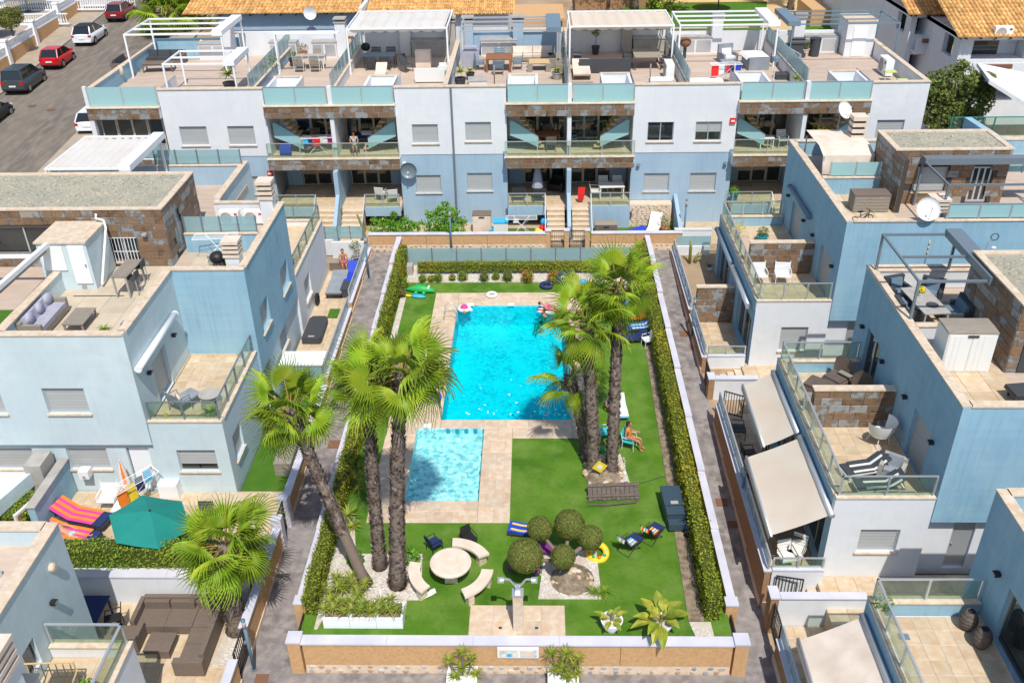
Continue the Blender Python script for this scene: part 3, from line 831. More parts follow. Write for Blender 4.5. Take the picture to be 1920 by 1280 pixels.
# ---------------------------------------------------------------- palms and other plants
def frond_mesh(seed, pet=.75, L=.92, N=27, spread=2.2, droop=.28):
 r = random.Random(seed)
 b = B()
 b.cur = 1
 b.tube([(0, 0, 0), (pet * .5, 0, .04), (pet, 0, 0)], [.028, .02, .014], 5)
 b.cur = 0
 def P(a, q, side, fold):
  x = pet + q * cos(a) + side * -sin(a)
  y = q * sin(a) + side * cos(a)
  z = .10 * q - droop * q * q + fold - .10 * (1 - cos(a)) * q
  return (x, y, z)
 for k in range(N):
  a = spread * (2 * (k + .5) / N - 1)
  l = L * (.72 + .28 * cos(a * .62)) * r.uniform(.9, 1.08)
  da = spread / N
  tipdrop = r.uniform(.08, .34) * l
  for (q0, q1, w0, w1) in ((.03, .46 * l, .006, None), (.46 * l, .76 * l, None, .011), (.76 * l, l, .011, .003)):
   W0 = w0 if w0 else q0 * da * .98
   W1 = w1 if w1 else q1 * da * .98
   d0 = tipdrop * max(0, (q0 / l - .55) / .45) ** 2; d1 = tipdrop * max(0, (q1 / l - .55) / .45) ** 2
   f0, f1 = .07 * min(.5, q0 / l), .07 * min(.5, q1 / l)
   A = Vector(P(a, q0, -W0, 0)); C = Vector(P(a, q0, 0, f0)); D = Vector(P(a, q0, W0, 0))
   A1 = Vector(P(a, q1, -W1, 0)); C1 = Vector(P(a, q1, 0, f1)); D1 = Vector(P(a, q1, W1, 0))
   for v in (A, C, D): v.z -= d0
   for v in (A1, C1, D1): v.z -= d1
   b.face(A, C, C1, A1); b.face(C, D, D1, C1)
 me = bpy.data.meshes.new('frond')
 me.from_pydata(b.v, [], b.f)
 me.materials.append(MT['palmleaf']); me.materials.append(MT['petiole'])
 me.polygons.foreach_set("material_index", b.mi)
 me.update()
 return me
FR = [frond_mesh(k, pet=.78 + .16 * (k % 3), droop=.22 + .1 * (k % 2)) for k in range(5)]
FRO = [frond_mesh(20 + k, pet=.7, droop=.75, spread=2.0) for k in range(2)]     # hanging older fronds
def bez(a, c, d, n=9):
 a, c, d = Vector(a), Vector(c), Vector(d)
 return [a * (1 - t) ** 2 + c * 2 * t * (1 - t) + d * t * t for t in [i / n for i in range(n + 1)]]
def palm(label, base, crown, r0=.24, r1=.17, bend=None, n=30, sc_=1.0, boots=True, skirt=6, hi=78, lo=-38, group='fan palms', smooth_to=.0, seed=None):
 rg = random.Random(seed if seed is not None else hash(label) % 1000)
 t = thing('palm_tree', label, 'palm tree', base, group=group)
 base = Vector(base); crown = Vector(crown)
 top = crown - base
 mid = Vector(bend) - base if bend else Vector((top.x * .35, top.y * .35, top.z * .55))
 path_ = bez((0, 0, 0), mid, top, 14)
 rad = [r0 * 1.35 if i == 0 else r0 + (r1 - r0) * i / 14 for i in range(15)]
 tr = B().tube(path_, rad, 12).obj('trunk', 'trunk', t, smooth=True)
 if boots:      # ragged leaf bases up the trunk
  b = B()
  H = top.length
  for i in range(int(H * 190)):
   s = rg.random() * (1 - smooth_to) + smooth_to
   q = s * 14; k = min(13, int(q)); f = q - k
   p = path_[k].lerp(path_[k + 1], f); r = rad[k] + (rad[k + 1] - rad[k]) * f
   d = (path_[k + 1] - path_[k]).normalized()
   a = rg.random() * 6.28
   o = d.orthogonal().normalized(); o = Matrix.Rotation(a, 3, d) @ o
   sd = d.cross(o)
   c = p + o * r * .95
   w = rg.uniform(.035, .075); h = rg.uniform(.08, .17)
   tip = c + d * h + o * rg.uniform(.03, .10) + sd * rg.uniform(-.03, .03)
   b.face(c - sd * w, c + sd * w, tip + sd * w * .3, tip - sd * w * .3)
  b.obj('leaf_bases', 'boots', t, kind='stuff')
 b = B()        # dry thatch under the crown
 for i in range(70):
  a = rg.random() * 6.28; z = rg.uniform(-.9, -.05) * sc_
  c = top + Vector((cos(a) * r1 * 1.1, sin(a) * r1 * 1.1, z))
  o = Vector((cos(a), sin(a), 0)); sd = Vector((-sin(a), cos(a), 0))
  tip = c + o * rg.uniform(.05, .28) + Vector((0, 0, rg.uniform(-.1, .25)))
  b.face(c - sd * .035, c + sd * .035, tip + sd * .01, tip - sd * .01)
 b.obj('thatch', 'thatch', t, kind='stuff')
 for i in range(n):
  f = (i + .5) / n
  el = radians(hi + (lo - hi) * f ** .8) + rg.uniform(-.2, .2)
  az = i * 2.39996 + rg.uniform(-.45, .45)
  me = (FRO if el < radians(-15) else FR)[rg.randrange(2 if el < radians(-15) else 5)]
  o = bpy.data.objects.new('frond', me)
  col.objects.link(o); o.parent = t
  s = sc_ * rg.uniform(.82, 1.2)
  roll = rg.uniform(-.75, .75)
  o.location = top + Vector((cos(az) * .08, sin(az) * .08, -.25 * f))
  o.rotation_euler = (Matrix.Rotation(az, 3, 'Z') @ Matrix.Rotation(-el, 3, 'Y') @ Matrix.Rotation(roll, 3, 'X')).to_euler()
  o.scale = (s, s, s)
 return t
G = 'tall fan palms of the pool garden'
palm('leaning fan palm with its trunk bent out over the left path', (-5.45, 21.4, 0), tuple(atY(545, 770, 22.6)), .18, .15, bend=(-6.5, 21.9, 3.6), n=26, sc_=.82, group=G, smooth_to=.28, seed=3)
palm('upright fan palm nearer the left hedge of the paired trunks', (-5.1, 22.15, 0), tuple(atY(688, 712, 22.9)), .19, .14, n=24, sc_=.78, group=G, seed=5)
palm('fan palm with thick shaggy trunk in front of the paddling pool', (-4.42, 21.35, 0), tuple(atY(752, 695, 22.1)), .23, .16, n=28, sc_=.86, group=G, seed=8)
palm('tall fan palm over the poolside on the left of the shaggy pair', (2.12, 27.1, 0), tuple(atY(1100, 600, 27.9)), .23, .17, n=26, sc_=.86, group=G, seed=12)
palm('tallest fan palm leaning back beside the right hedge', (2.78, 26.9, 0), tuple(atY(1160, 535, 28.4)), .21, .15, n=28, sc_=.84, group=G, seed=14)
palm('small fan palm growing low between the pool and the shaggy pair', (1.95, 27.9, 0), tuple(atY(1068, 705, 28.6)), .2, .16, n=12, sc_=.72, group=G, seed=17)
palm('stocky yellowing fan palm between the couch and the left path', (-9.45, 20.3, -.85), tuple(atY(422, 1020, 20.5)), .28, .22, n=34, sc_=.88, hi=80, lo=-55, group='stand alone fan palms', seed=21)
def rosette(b, c, n, L, w, up=.6, rng=RN, arch=.35):
 """sword leaves from one point"""
 for i in range(n):
  a = i * 2.4 + rng.uniform(-.3, .3)
  e = up * (1 - i / n) * 1.5 + rng.uniform(-.1, .25)
  l = L * rng.uniform(.75, 1.1)
  d = Vector((cos(a), sin(a), 0)); s = Vector((-sin(a), cos(a), 0)) * w / 2
  P = []
  for k in range(4):
   q = k / 3
   p = Vector(c) + d * l * q * cos(e) + Vector((0, 0, l * q * sin(e) - arch * l * q * q))
   P.append((p, s * (1 - q ** 1.6)))
  for k in range(3):
   b.face(P[k][0] - P[k][1], P[k][0] + P[k][1], P[k + 1][0] + P[k + 1][1], P[k + 1][0] - P[k + 1][1])
def yucca(label, x, y, z, heads, L=.55, w=.05, m='yucca', group=None, cat='plant', name='yucca_plant'):
 t = thing(name, label, cat, (x, y, z), group=group)
 for (hx, hy, hz, s) in heads:
  if hz > .12:
   B().tube([(hx * .3, hy * .3, 0), (hx * .8, hy * .8, hz * .6), (hx, hy, hz)], [.05, .04, .035], 6).obj('stem', 'trunk', t)
  b = B(); rosette(b, (hx, hy, hz), int(24 * s + 8), L * s, w)
  b.obj('leaf_rosette', m, t)
 return t
for i, (u, v, s, lab) in enumerate(((672, 862, 1.0, 'yucca under the hedge nearest the paddling pool'), (668, 900, 1.05, 'yucca between two others along the left hedge'), (655, 970, 1.1, 'yucca on the grass edge beside the left hedge by the trunks'))):
 p = at(u, v + 10)
 yucca(lab, p.x, p.y, 0, [(0, 0, .35, s), (.15, -.35, .15, .7 * s)], .6, .055, group='yuccas along the left hedge')
# long white planter with spider plants
pl = thing('planter', 'long white planter of three troughs full of spiky green plants', 'planter', (-5.25, 19.95, 0), world=True)
for k in range(3):
 x0 = -6.46 + k * .81
 b = B(); b.box(x0, x0 + .8, 19.6, 20.28, .0, .42).box(x0 - .01, x0 + .81 - .005, 19.585, 19.62, .38, .44)
 b.obj('trough', 'whitepaint', pl)
 B().box(x0 + .06, x0 + .74, 19.66, 20.22, .42, .43).obj('soil', 'soil', pl)
for k in range(17):
 x, y = -6.35 + (k % 9) * .27 + RN.uniform(-.05, .05), 19.75 + (k // 9) * .32 + RN.uniform(-.05, .05)
 b = B(); rosette(b, (x, y, .42 + RN.uniform(.05, .3)), 22, .42, .045); b.obj('leaf_rosette', 'yucca', pl)
for (x, y, s, lab) in ((-6.1, 21.1, 1.0, 'spiky green plant behind the left trough of the white planter'), (-5.6, 20.85, .9, 'spiky green plant behind the middle trough of the white planter'), (-6.45, 20.7, .8, 'spiky green plant between white planter and the hedge')):
 yucca(lab, x, y, .03, [(0, 0, .3, s), (.25, .1, .5, .8 * s), (-.2, .15, .45, .8 * s), (.05, -.25, .35, .7 * s)], .5, .05)
for (u, v, lab) in ((668, 1052, 'dark leafy bush between the leaning trunk and the straight one'), (772, 1048, 'dark leafy bush at the foot of the thick shaggy trunk')):
 p = at(u, v + 8)
 t = thing('bush', lab, 'bush', (p.x, p.y, .03))
 b = B(); leafball(b, (0, 0, .3), .3, .28, .35, 260, .12); b.obj('foliage', 'bushleaf', t, kind='stuff')
 B().tube([(0, 0, 0), (0, 0, .4)], .03, 6).obj('stem', 'oldwood', t)
# rosettes at the outer side of the front wall
for (u, v, lab, hs) in ((868, 1262, 'spiky yellow green shrub in a white planter left of the notice board', [(0, 0, .55, 1), (-.35, .05, .85, .8), (.3, .1, .75, .7), (.05, 0, 1.25, .9), (.42, 0, .3, .8), (-.2, -.1, .3, .8), (.35, .05, 1.05, .45)]),
      (1055, 1258, 'dense spiky green shrub in a white planter right of the notice board', [(0, 0, .6, 1), (.3, .05, .7, .9), (-.35, .1, 1.1, .9), (.1, .05, 1.15, 1), (.4, 0, .35, .9), (.12, -.12, .35, .9), (-.25, 0, .5, .9), (.45, .05, .95, .8)])):
 p = at(u, v, -1.1)
 t = yucca(lab, p.x, 18.6, -1.3, [], cat='plant')
 b = B(); b.box(-.42, .42, -.3, .3, 0, .42).box(-.46, .46, -.34, .34, .38, .45); b.obj('planter', 'whitepaint', t)
 for (hx, hy, hz, s) in hs:
  B().tube([(hx * .3, hy * .3, .3), (hx * .8, hy * .8, .2 + hz * .6), (hx, hy, .2 + hz)], [.04, .03, .025], 6).obj('stem', 'trunk', t)
  b = B(); rosette(b, (hx, hy, .2 + hz), int(26 * s + 8), .42 * s, .045); b.obj('leaf_rosette', 'yucca', t)
# cloud pruned tree in the bed
tp = thing('topiary_tree', 'cloud pruned tree with five round crowns beside the shower', 'topiary tree', (.9, 21.95, 0))
TB = [((985, 1041), 21.35, .56, 'a'), ((1056, 1043), 21.45, .39, 'b'), ((1012, 990), 22.6, .41, 'c'), ((1068, 983), 22.9, .51, 'd'), ((1107, 1007), 22.5, .41, 'e')]
root = Vector((.9, 21.95, 0))
B().tube([(0, 0, 0), (.02, .02, .35), (0, .05, .6)], [.2, .15, .12], 9).obj('trunk', 'trunk', tp, smooth=True)
for (uv, Y, r, _) in TB:
 p = atY(*uv, Y) - root
 B().tube([(0, .05, .45), (p.x * .5, p.y * .5 + .03, .5 + (p.z - .5) * .35), (p.x, p.y, p.z - r * .3)], [.09, .07, .05], 7).obj('limb', 'trunk', tp, smooth=True)
 b = B(); leafball(b, p, r, r, r * .98, int(5200 * r * r / .16), .05, shell=.1, jit=.7)
 cr = b.obj('crown', 'topiaryleaf', tp, kind='stuff')
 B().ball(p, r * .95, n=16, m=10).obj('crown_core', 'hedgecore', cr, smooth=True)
b = B()
for k in range(46):       # rock heap at its foot
 a = RN.random() * 6.28; q = RN.random() ** .6
 x, y = 1.15 + .62 * q * cos(a), 21.62 + .52 * q * sin(a)
 s = RN.uniform(.07, .16)
 bb = B().ball((0, 0, 0), s, s * RN.uniform(.6, 1), s * .6, 6, 4)
 bb.v = [(X * RN.uniform(.8, 1.2), Y_ * RN.uniform(.8, 1.2), Z) for X, Y_, Z in bb.v]
 bb.obj('rock', 'rearstone', tp, loc=(x - root.x, y - root.y, .06 + .34 * (1 - q)))
B().lathe([(.72, .0), (.5, .2), (.2, .33), (.001, .36)], 14, (.25, -.33, .03)).obj('earth_mound', 'soil', tp)
yucca('spiky grass tuft at the front corner of the topiary bed', 1.98, 20.95, .03, [(0, 0, .1, 1), (.2, .1, .1, .8), (-.2, .05, .1, .8)], .45, .03, m='hedgegreen')
# stones round the right palms
isl = B().lathe([(.75, 0), (.55, .18), (.25, .28), (.001, .3)], 14, (0, 0, 0), 1, 1.0).obj('earth_mound', 'soil', kind='structure', loc=(2.5, 26.9, .03))
for k in range(40):
 a = RN.random() * 6.28; q = RN.uniform(.3, 1)
 s = RN.uniform(.06, .14)
 bb = B().ball((0, 0, 0), s, s * RN.uniform(.6, 1), s * .6, 6, 4)
 bb.v = [(X * RN.uniform(.8, 1.2), Y_ * RN.uniform(.8, 1.2), Z) for X, Y_, Z in bb.v]
 bb.obj('rock', 'rearstone', isl, loc=(.78 * q * cos(a), .75 * q * sin(a), .05 + .2 * (1 - q)))
def big_leaf(b, base, az, el, L, w, droop=.5):
 d = Vector((cos(az), sin(az), 0)); s = Vector((-sin(az), cos(az), 0))
 P = []
 n = 7
 for k in range(n + 1):
  q = k / n
  p = Vector(base) + d * L * q * cos(el) + Vector((0, 0, L * q * sin(el) - droop * L * q ** 2))
  wd = w * (.08 if q < .3 else sin(pi * min(1, (q - .25) / .75) ** .75)) / 2
  P.append((p - s * wd + Vector((0, 0, wd * .35)), p, p + s * wd + Vector((0, 0, wd * .35))))
 for k in range(n):
  b.face(P[k][0], P[k][1], P[k + 1][1], P[k + 1][0]); b.face(P[k][1], P[k][2], P[k + 1][2], P[k + 1][1])
def bowl_pot(label, u, v, r, leaves, L):
 p = at(u, v)
 t = thing('potted_plant', label, 'potted plant', (p.x, p.y, 0), group='white bowl planters by the front wall')
 B().lathe([(r * .45, 0), (r * .5, .05), (r * .85, .25), (r, .42), (r * 1.03, .46), (r * .93, .46), (r * .9, .40), (.001, .40)], 22).obj('bowl', 'whitepaint', t, smooth=True)
 B().lathe([(r * .9, .405), (.001, .43)], 18).obj('pebbles', 'pebble', t)
 B().tube([(0, 0, .4), (.02, 0, .75)], [.06, .03], 7).obj('stem', 'dryleaf', t)
 for k in range(leaves):
  b = B(); big_leaf(b, (0, 0, .45), k * 2.4 + 1.0, RN.uniform(.35, 1.25), L * RN.uniform(.7, 1.1), L * .27, RN.uniform(.25, .6))
  b.obj('leaf', 'bananaleaf', t)
 return t
bowl_pot('white bowl planter with a small yellowing banana plant', 1146, 1180, .33, 8, .62)
bowl_pot('white bowl planter with a big bird of paradise plant', 1238, 1183, .36, 20, 1.15)
def leafy_tree(label, base, blobs, m, leaf=.16, dens=1.0, trunk_r=.15, name='tree', cat='tree', limbs=True):
 t = thing(name, label, cat, base)
 H = min(c[2] - r * .4 for c, r in blobs)
 B().tube([(0, 0, 0), (.05, .02, H * .5), (0, 0, H)], [trunk_r, trunk_r * .8, trunk_r * .6], 8).obj('trunk', 'trunk', t, smooth=True)
 for c, r in blobs:
  if limbs: B().tube([(0, 0, H * .8), (c[0] * .5, c[1] * .5, (H + c[2]) * .5), c], [trunk_r * .5, trunk_r * .35, .03], 6).obj('limb', 'trunk', t)
 b = B()
 for c, r in blobs:
  leafball(b, c, r, r, r * .85, int(340 * dens * r * r / (leaf / .16) ** 2), leaf, shell=.55, jit=1.0)
  for k in range(6):       # ragged outer sprays
   a, e = RN.random() * 6.28, RN.uniform(-.3, 1.3)
   q = Vector((cos(a) * cos(e), sin(a) * cos(e), sin(e) * .85)) * r * RN.uniform(.85, 1.15) + Vector(c)
   leafball(b, q, r * .28, r * .28, r * .25, int(40 * dens * max(.4, r)), leaf, shell=.9, jit=1.0)
 b.obj('crown', m, t, kind='stuff')
 return t
p = at(740, 434, .45)
leafy_tree('low bright green bush left of the lamp post behind the tan wall', (p.x, 46.9, .3), [((-.6, 0, .65), .75), ((.3, .1, .6), .8), ((.95, 0, .55), .6)], 'bushleaf', .15, 2.0, .07, 'bush', 'bush')
leafy_tree('tall round bright green bush behind the lamp post at the tan wall', (atY(832, 430, 47).x, 47, .3), [((0, 0, 1.0), .95), ((.45, -.1, .7), .7), ((-.5, 0, .75), .7), ((.1, 0, 1.5), .6)], 'bushleaf', .15, 2.0, .08, 'bush', 'bush')
# the big olive-green tree beyond the white end wall
leafy_tree('large olive green tree beyond the white end of the terrace building', (23.7, 53.2, .3),
           [((-.8, 0, 5.2), 1.2), ((.3, .2, 6.4), 1.35), ((1.2, -.2, 5.6), 1.2), ((-.1, -.6, 4.5), 1.2), ((1.0, -.6, 4.3), 1.1), ((-.9, .3, 6.3), .95), ((1.7, .3, 6.3), .8), ((.2, -.3, 3.4), 1.0)], 'oliveleaf', .2, 4.2, .25)
# ---------------------------------------------------------------- houses left and right of the garden
def wall_light(label, ax, pos, a, z, into, m='black', group='wall lights on the rendered houses'):
 loc = (a, pos, z) if ax == 'y' else (pos, a, z)
 rz = {('y', 1): 0, ('y', -1): pi, ('x', 1): -pi / 2, ('x', -1): pi / 2}[(ax, into)]
 t = thing('wall_light', label, 'wall light', loc, rz, group)
 B().box(-.05, .05, -.02, 0, -.05, .05).obj('mount', m, t)
 B().box(-.09, .09, -.17, -.02, -.045, .045).obj('housing', m, t)
 B().box(-.07, .07, -.175, -.17, -.03, .03).obj('lens', 'concrete', t)
 return t
def slab(parent, name, m, x0, x1, y0, y1, z0, z1, **k):
 return B().box(x0, x1, y0, y1, z0, z1).obj(name, m, parent, **k)
def parapet(parent, segs, z0, z1, m, cm='coping', ov=.035):
 """low walls on a roof edge with cap stones; segs are rectangles in plan"""
 for (x0, x1, y0, y1) in segs:
  B().box(x0, x1, y0, y1, z0, z1 - .05).obj('parapet', m, parent)
 coping(parent, [(x0 - (ov if x1 - x0 < y1 - y0 else 0), x1 + (ov if x1 - x0 < y1 - y0 else 0), y0 - (ov if x1 - x0 >= y1 - y0 else 0), y1 + (ov if x1 - x0 >= y1 - y0 else 0)) for (x0, x1, y0, y1) in segs], z1, m=cm)
def tower(parent, x0, x1, y0, y1, z0, z1, faces, holes={}, gravel=True):
 """stone clad roof room with a gravel roof"""
 b = B()
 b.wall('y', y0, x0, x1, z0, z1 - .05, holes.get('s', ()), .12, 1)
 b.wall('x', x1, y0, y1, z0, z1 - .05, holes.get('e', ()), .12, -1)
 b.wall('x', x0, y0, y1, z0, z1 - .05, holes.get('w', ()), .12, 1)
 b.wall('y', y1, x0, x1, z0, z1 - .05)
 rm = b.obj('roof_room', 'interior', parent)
 if 's' in faces: cladding(parent, 'y', y0, x0, x1, z0, z1 - .06, 1, .62, .31, holes=holes.get('s', ()))
 if 'e' in faces: cladding(parent, 'x', x1, y0, y1, z0, z1 - .06, -1, .62, .31, holes=holes.get('e', ()))
 if 'w' in faces: cladding(parent, 'x', x0, y0, y1, z0, z1 - .06, 1, .62, .31, holes=holes.get('w', ()))
 coping(parent, [(x0 - .05, x1 + .05, y0 - .05, y0 + .2), (x0 - .05, x1 + .05, y1 - .2, y1 + .05), (x0 - .05, x0 + .2, y0 + .2, y1 - .2), (x1 - .2, x1 + .05, y0 + .2, y1 - .2)], z1)
 B().box(x0 + .2, x1 - .2, y0 + .2, y1 - .2, z1 - .2, z1 - .045).obj('gravel_bed', 'roofgravel', parent)
 b = B()
 for _ in range(int((x1 - x0) * (y1 - y0) * 55)):
  r = RN.uniform(.025, .055)
  b.lathe([(.001, r * .6), (r, 0)], 5, (RN.uniform(x0 + .26, x1 - .26), RN.uniform(y0 + .26, y1 - .26), z1 - .045))
 b.obj('roof_gravel', 'roofgravel', parent, kind='stuff')
 return rm
# ---- house on the left (front at y = 26.1)
A = thing('house', 'pale house on the left with stone clad roof room and lounge terrace', 'house', (-14, 30, -.3), world=True)
hs = [(-19.8, -18.40, 3.36, 4.42), (-16.92, -15.46, 3.36, 4.42)]
hg = [(-19.6, -18.1, .78, 1.73), (-16.86, -15.40, .78, 1.73), (-12.82, -11.43, .78, 1.73)]
dr = (-14.68, -13.86, -.12, 1.75)
b = B(); b.wall('y', 26.1, -24, -13.6, 2.0, 5.75, hs)
b.face((-24, 26.1, 2.0), (-13.6, 26.1, 2.0), (-13.6, 26.26, 2.0), (-24, 26.26, 2.0))
b.wall('x', -13.6, 26.1, 30.85, 2.75, 5.75, [(27.55, 28.9, 2.78, 4.5)], .2, -1)
b.obj('upper_wall', 'pale', A)
b = B(); b.wall('y', 26.26, -24, -13.6, -.4, 2.0, hg[:2] + [dr], .16); b.wall('y', 26.14, -13.6, -10.95, -.4, 2.73, hg[2:])
b.face((-13.6, 26.14, -.4), (-13.6, 26.26, -.4), (-13.6, 26.26, 2.0), (-13.6, 26.14, 2.0))
b.wall('x', -10.95, 26.14, 30.85, -.5, 2.73, [(26.75, 27.75, .75, 1.85)], .14, -1)
b.obj('lower_wall', 'pale', A)
b = B(); b.wall('y', 30.85, -13.6, -10.85, 2.75, 5.75)
b.wall('x', -10.85, 30.85, 37.3, 1.95, 5.75, [(31.78, 32.98, 3.16, 4.33), (35.15, 36.42, 3.10, 4.27)], .2, -1)
b.face((-10.85, 30.85, 1.95), (-10.85, 37.3, 1.95), (-11.0, 37.3, 1.95), (-11.0, 30.85, 1.95)); b.face((-10.85, 30.85, 1.95), (-11, 30.85, 1.95), (-11, 30.85, 2.75), (-10.85, 30.85, 2.75))
b.obj('upper_wall', 'blue', A, label='blue rendered upper wall facing the path')
b = B(); b.wall('x', -10.97, 30.85, 37.3, -.5, 1.95, [(34.05, 35.25, .85, 1.9), (31.2, 32.3, -.1, 1.8)], .14, -1); b.obj('lower_wall', 'pale', A)
for h in hs: window(A, 'y', 26.1, *h, 1)
for h in hg[:2]: window(A, 'y', 26.26, *h, 1)
window(A, 'y', 26.14, *hg[2], 1, 'lift')
dd = slab(A, 'door', 'whitepaint', dr[0] + .04, dr[1] - .03, 26.36, 26.4, dr[2], dr[3] - .04)
B().box(dr[1] - .16, dr[1] - .1, 26.31, 26.36, .75, .85).obj('door_handle', 'steel', dd)
window(A, 'x', -10.85, 31.78, 32.98, 3.16, 4.33, -1, depth=.18); window(A, 'x', -10.85, 35.15, 36.42, 3.10, 4.27, -1, depth=.18)
window(A, 'x', -10.97, 34.05, 35.25, .85, 1.9, -1); window(A, 'x', -10.95, 26.75, 27.75, .75, 1.85, -1); window(A, 'x', -10.97, 31.2, 32.3, -.1, 1.8, -1, 'dark', sill=False)
w_ = window(A, 'x', -13.6, 27.55, 28.9, 2.78, 4.5, -1, depth=.18, sill=False, name='terrace_door')
B().box(-24, -13.62, 26.12, 41.3, 5.5, 5.75).box(-13.62, -10.87, 30.87, 37.3, 5.5, 5.75).obj('roof_slab', 'roofdeck', A)
tiles(A, -17.7, -13.85, 26.35, 32.7, 5.75, .9, 1.25, 'paledeck', bond=0)
tiles(A, -13.6, -11.1, 31.1, 33.9, 5.75, .85, .9, 'paledeck', bond=0)
slab(A, 'drain_channel', 'charcoal', -17.2, -15.3, 30.2, 30.26, 5.772, 5.778)
# balcony over the entrance block
slab(A, 'balcony_slab', 'pale', -13.58, -10.97, 26.16, 30.83, 2.3, 2.73)
tiles(A, -13.58, -11.2, 26.4, 30.83, 2.73, .45, .45, bond=0)
b = B(); b.box(-13.58, -11.16, 30.80, 30.83, 2.75, 2.85).box(-13.58, -13.55, 28.95, 30.8, 2.75, 2.85); b.obj('skirting', 'coping', A)
parapet(A, [(-13.58, -10.95, 26.14, 26.36), (-11.17, -10.95, 26.36, 30.83)], 2.73, 3.0, 'pale')
rail(A, [(-13.5, 26.25), (-11.06, 26.25), (-11.06, 30.75)], 3.0, 3.74, 'glass', 1.2, 'steel')
# roof parapets
parapet(A, [(-24, -13.6, 26.1, 26.34), (-13.84, -13.6, 26.34, 30.85), (-18.0, -17.72, 26.34, 31.0)], 5.75, 6.55, 'pale')
parapet(A, [(-13.6, -10.85, 30.85, 31.07), (-11.09, -10.85, 31.07, 37.3)], 5.75, 6.55, 'blue')
parapet(A, [(-14.1, -11.1, 33.95, 34.15)], 5.75, 6.6, 'blue')
rail(A, [(-14.05, 34.05), (-11.15, 34.05)], 6.6, 7.28, 'frostpale', .72, 'steel', top=False)
parapet(A, [(-13.85, -11.1, 37.12, 37.3)], 5.75, 6.6, 'white')
parapet(A, [(-20.4, -13.7, 41.3, 41.5)], 5.75, 6.75, 'rearblue')
rail(A, [(-17.8, 41.4), (-13.75, 41.4)], 6.75, 7.45, 'frostpale', .95, 'steel', top=False)
# stone roof room
tw = tower(A, -22.5, -14.28, 32.75, 36.6, 5.75, 8.2, 'se', {'s': [(-16.66, -15.5, 5.95, 7.02), (-21.2, -18.55, 6.3, 7.45)], 'e': [(33.55, 34.55, 5.78, 7.65)]})
window(A, 'y', 32.75, -16.66, -15.5, 5.95, 7.02, 1, 'open')
g = B()
for k in range(9): g.bar((-16.6 + k * .127, 32.69, 5.95), (-16.6 + k * .127, 32.69, 7.02), .022)
for z in (5.97, 6.42, 7.0): g.bar((-16.66, 32.69, z), (-15.5, 32.69, z), .022)
g.obj('window_grille', 'whitepaint', A)
window(A, 'y', 32.75, -21.2, -18.55, 6.3, 7.45, 1, 'open')
d_ = slab(A, 'door', 'alu', -14.40, -14.36, 33.57, 34.53, 5.78, 7.62)
for k in range(3): B().box(-14.355, -14.35, 33.66 + k * .28, 33.86 + k * .28, 6.0, 7.45).obj('door_pane', 'frostpale', d_)
# white cupboard room
cb = thing('garden_cupboard', 'tall white plaster cupboard with beige top on the left roof terrace', 'cupboard', (-16.5, 31.3, 5.75), world=True)
slab(A, 'roof_turf', 'turf', -22, -18.1, 26.4, 29.2, 5.752, 5.77)
b = B().box(-18.35, -16.5, 30.75, 32.6, 5.77, 7.68); b.obj('body', 'pale', cb)
slab(cb, 'top', 'coping', -18.4, -16.46, 30.69, 32.62, 7.68, 7.75)
d_ = slab(cb, 'door', 'whitepaint', -17.2, -16.58, 30.70, 30.745, 6.05, 7.6)
B().box(-16.68, -16.64, 30.66, 30.70, 6.75, 6.85).obj('door_handle', 'steel', d_)
slab(cb, 'vent', 'concrete', -17.05, -16.88, 30.72, 30.748, 5.84, 5.96)
slab(cb, 'door', 'whitepaint', -18.25, -17.4, 30.70, 30.745, 6.6, 7.55)
B().tube([(-16.75, 32.6, 8.05), (-16.75, 32.5, 7.9), (-16.45, 32.45, 7.85), (-16.36, 32.3, 7.6), (-16.36, 30.9, 5.9)], .045, 8).obj('drain_pipe', 'whitepaint', cb)
for (y, s) in ((29.67, 'further'), (27.1, 'nearer')):
 wall_light('black wall light on the %s side of the balcony door on the left' % s, 'x', -13.6, y, 4.4, -1)
for (x, z, s) in ((-21.4, 7.85, 'leftmost'), (-17.2, 7.2, 'middle'), (-17.0, 6.1, 'low'), (-15.1, 7.15, 'right')):
 wall_light('small %s lamp on the left stone roof room' % s, 'y', 32.72, x, z, 1, 'concrete')
def awning_box(label, a, b_, r=.09, m='whitepaint', w=None):
 t = thing('awning_cassette', label, 'awning', a)
 d = Vector(b_) - Vector(a)
 B().tube([(0, 0, 0), tuple(d)], r, 10).obj('cassette', m, t, smooth=True)
 n = d.normalized()
 for q in (Vector((0, 0, 0)), d):
  B().tube([tuple(q - n * .02), tuple(q + n * .02)], r * 1.15, 10).obj('end_cap', m, t)
 return t
awning_box('rolled white awning above the balcony door of the left house', (-13.44, 26.2, 5.12), (-13.44, 30.0, 5.12), .12)
def chimney(label, x, y, z0, z1, s=.34, m='white', cm='stonewhite'):
 t = thing('chimney', label, 'chimney', (x, y, z0))
 h = z1 - z0
 B().box(-s, s, -s, s, 0, h * .62).obj('shaft', m, t)
 for k in range(3):
  z = h * .62 + k * h * .11
  B().box(-s * 1.2, s * 1.2, -s * 1.2, s * 1.2, z, z + h * .06).obj('louvre', cm, t)
  B().box(-s * .85, s * .85, -s * .85, s * .85, z + h * .06, z + h * .11).obj('core', 'charcoal', t)
 B().box(-s * 1.25, s * 1.25, -s * 1.25, s * 1.25, h * .95, h * 1.02).obj('cap', cm, t)
 return t
chimney('white chimney with grey louvred cap on the left blue roof corner', -11.4, 31.6, 5.77, 7.4, .26)
chimney('white chimney at the far end of the left blue roof', -11.35, 36.7, 5.77, 7.75, .27)
chimney('beige topped louvred chimney in the bottom left corner of the scene', -11.75, 13.3, 4.4, 6.35, .34)
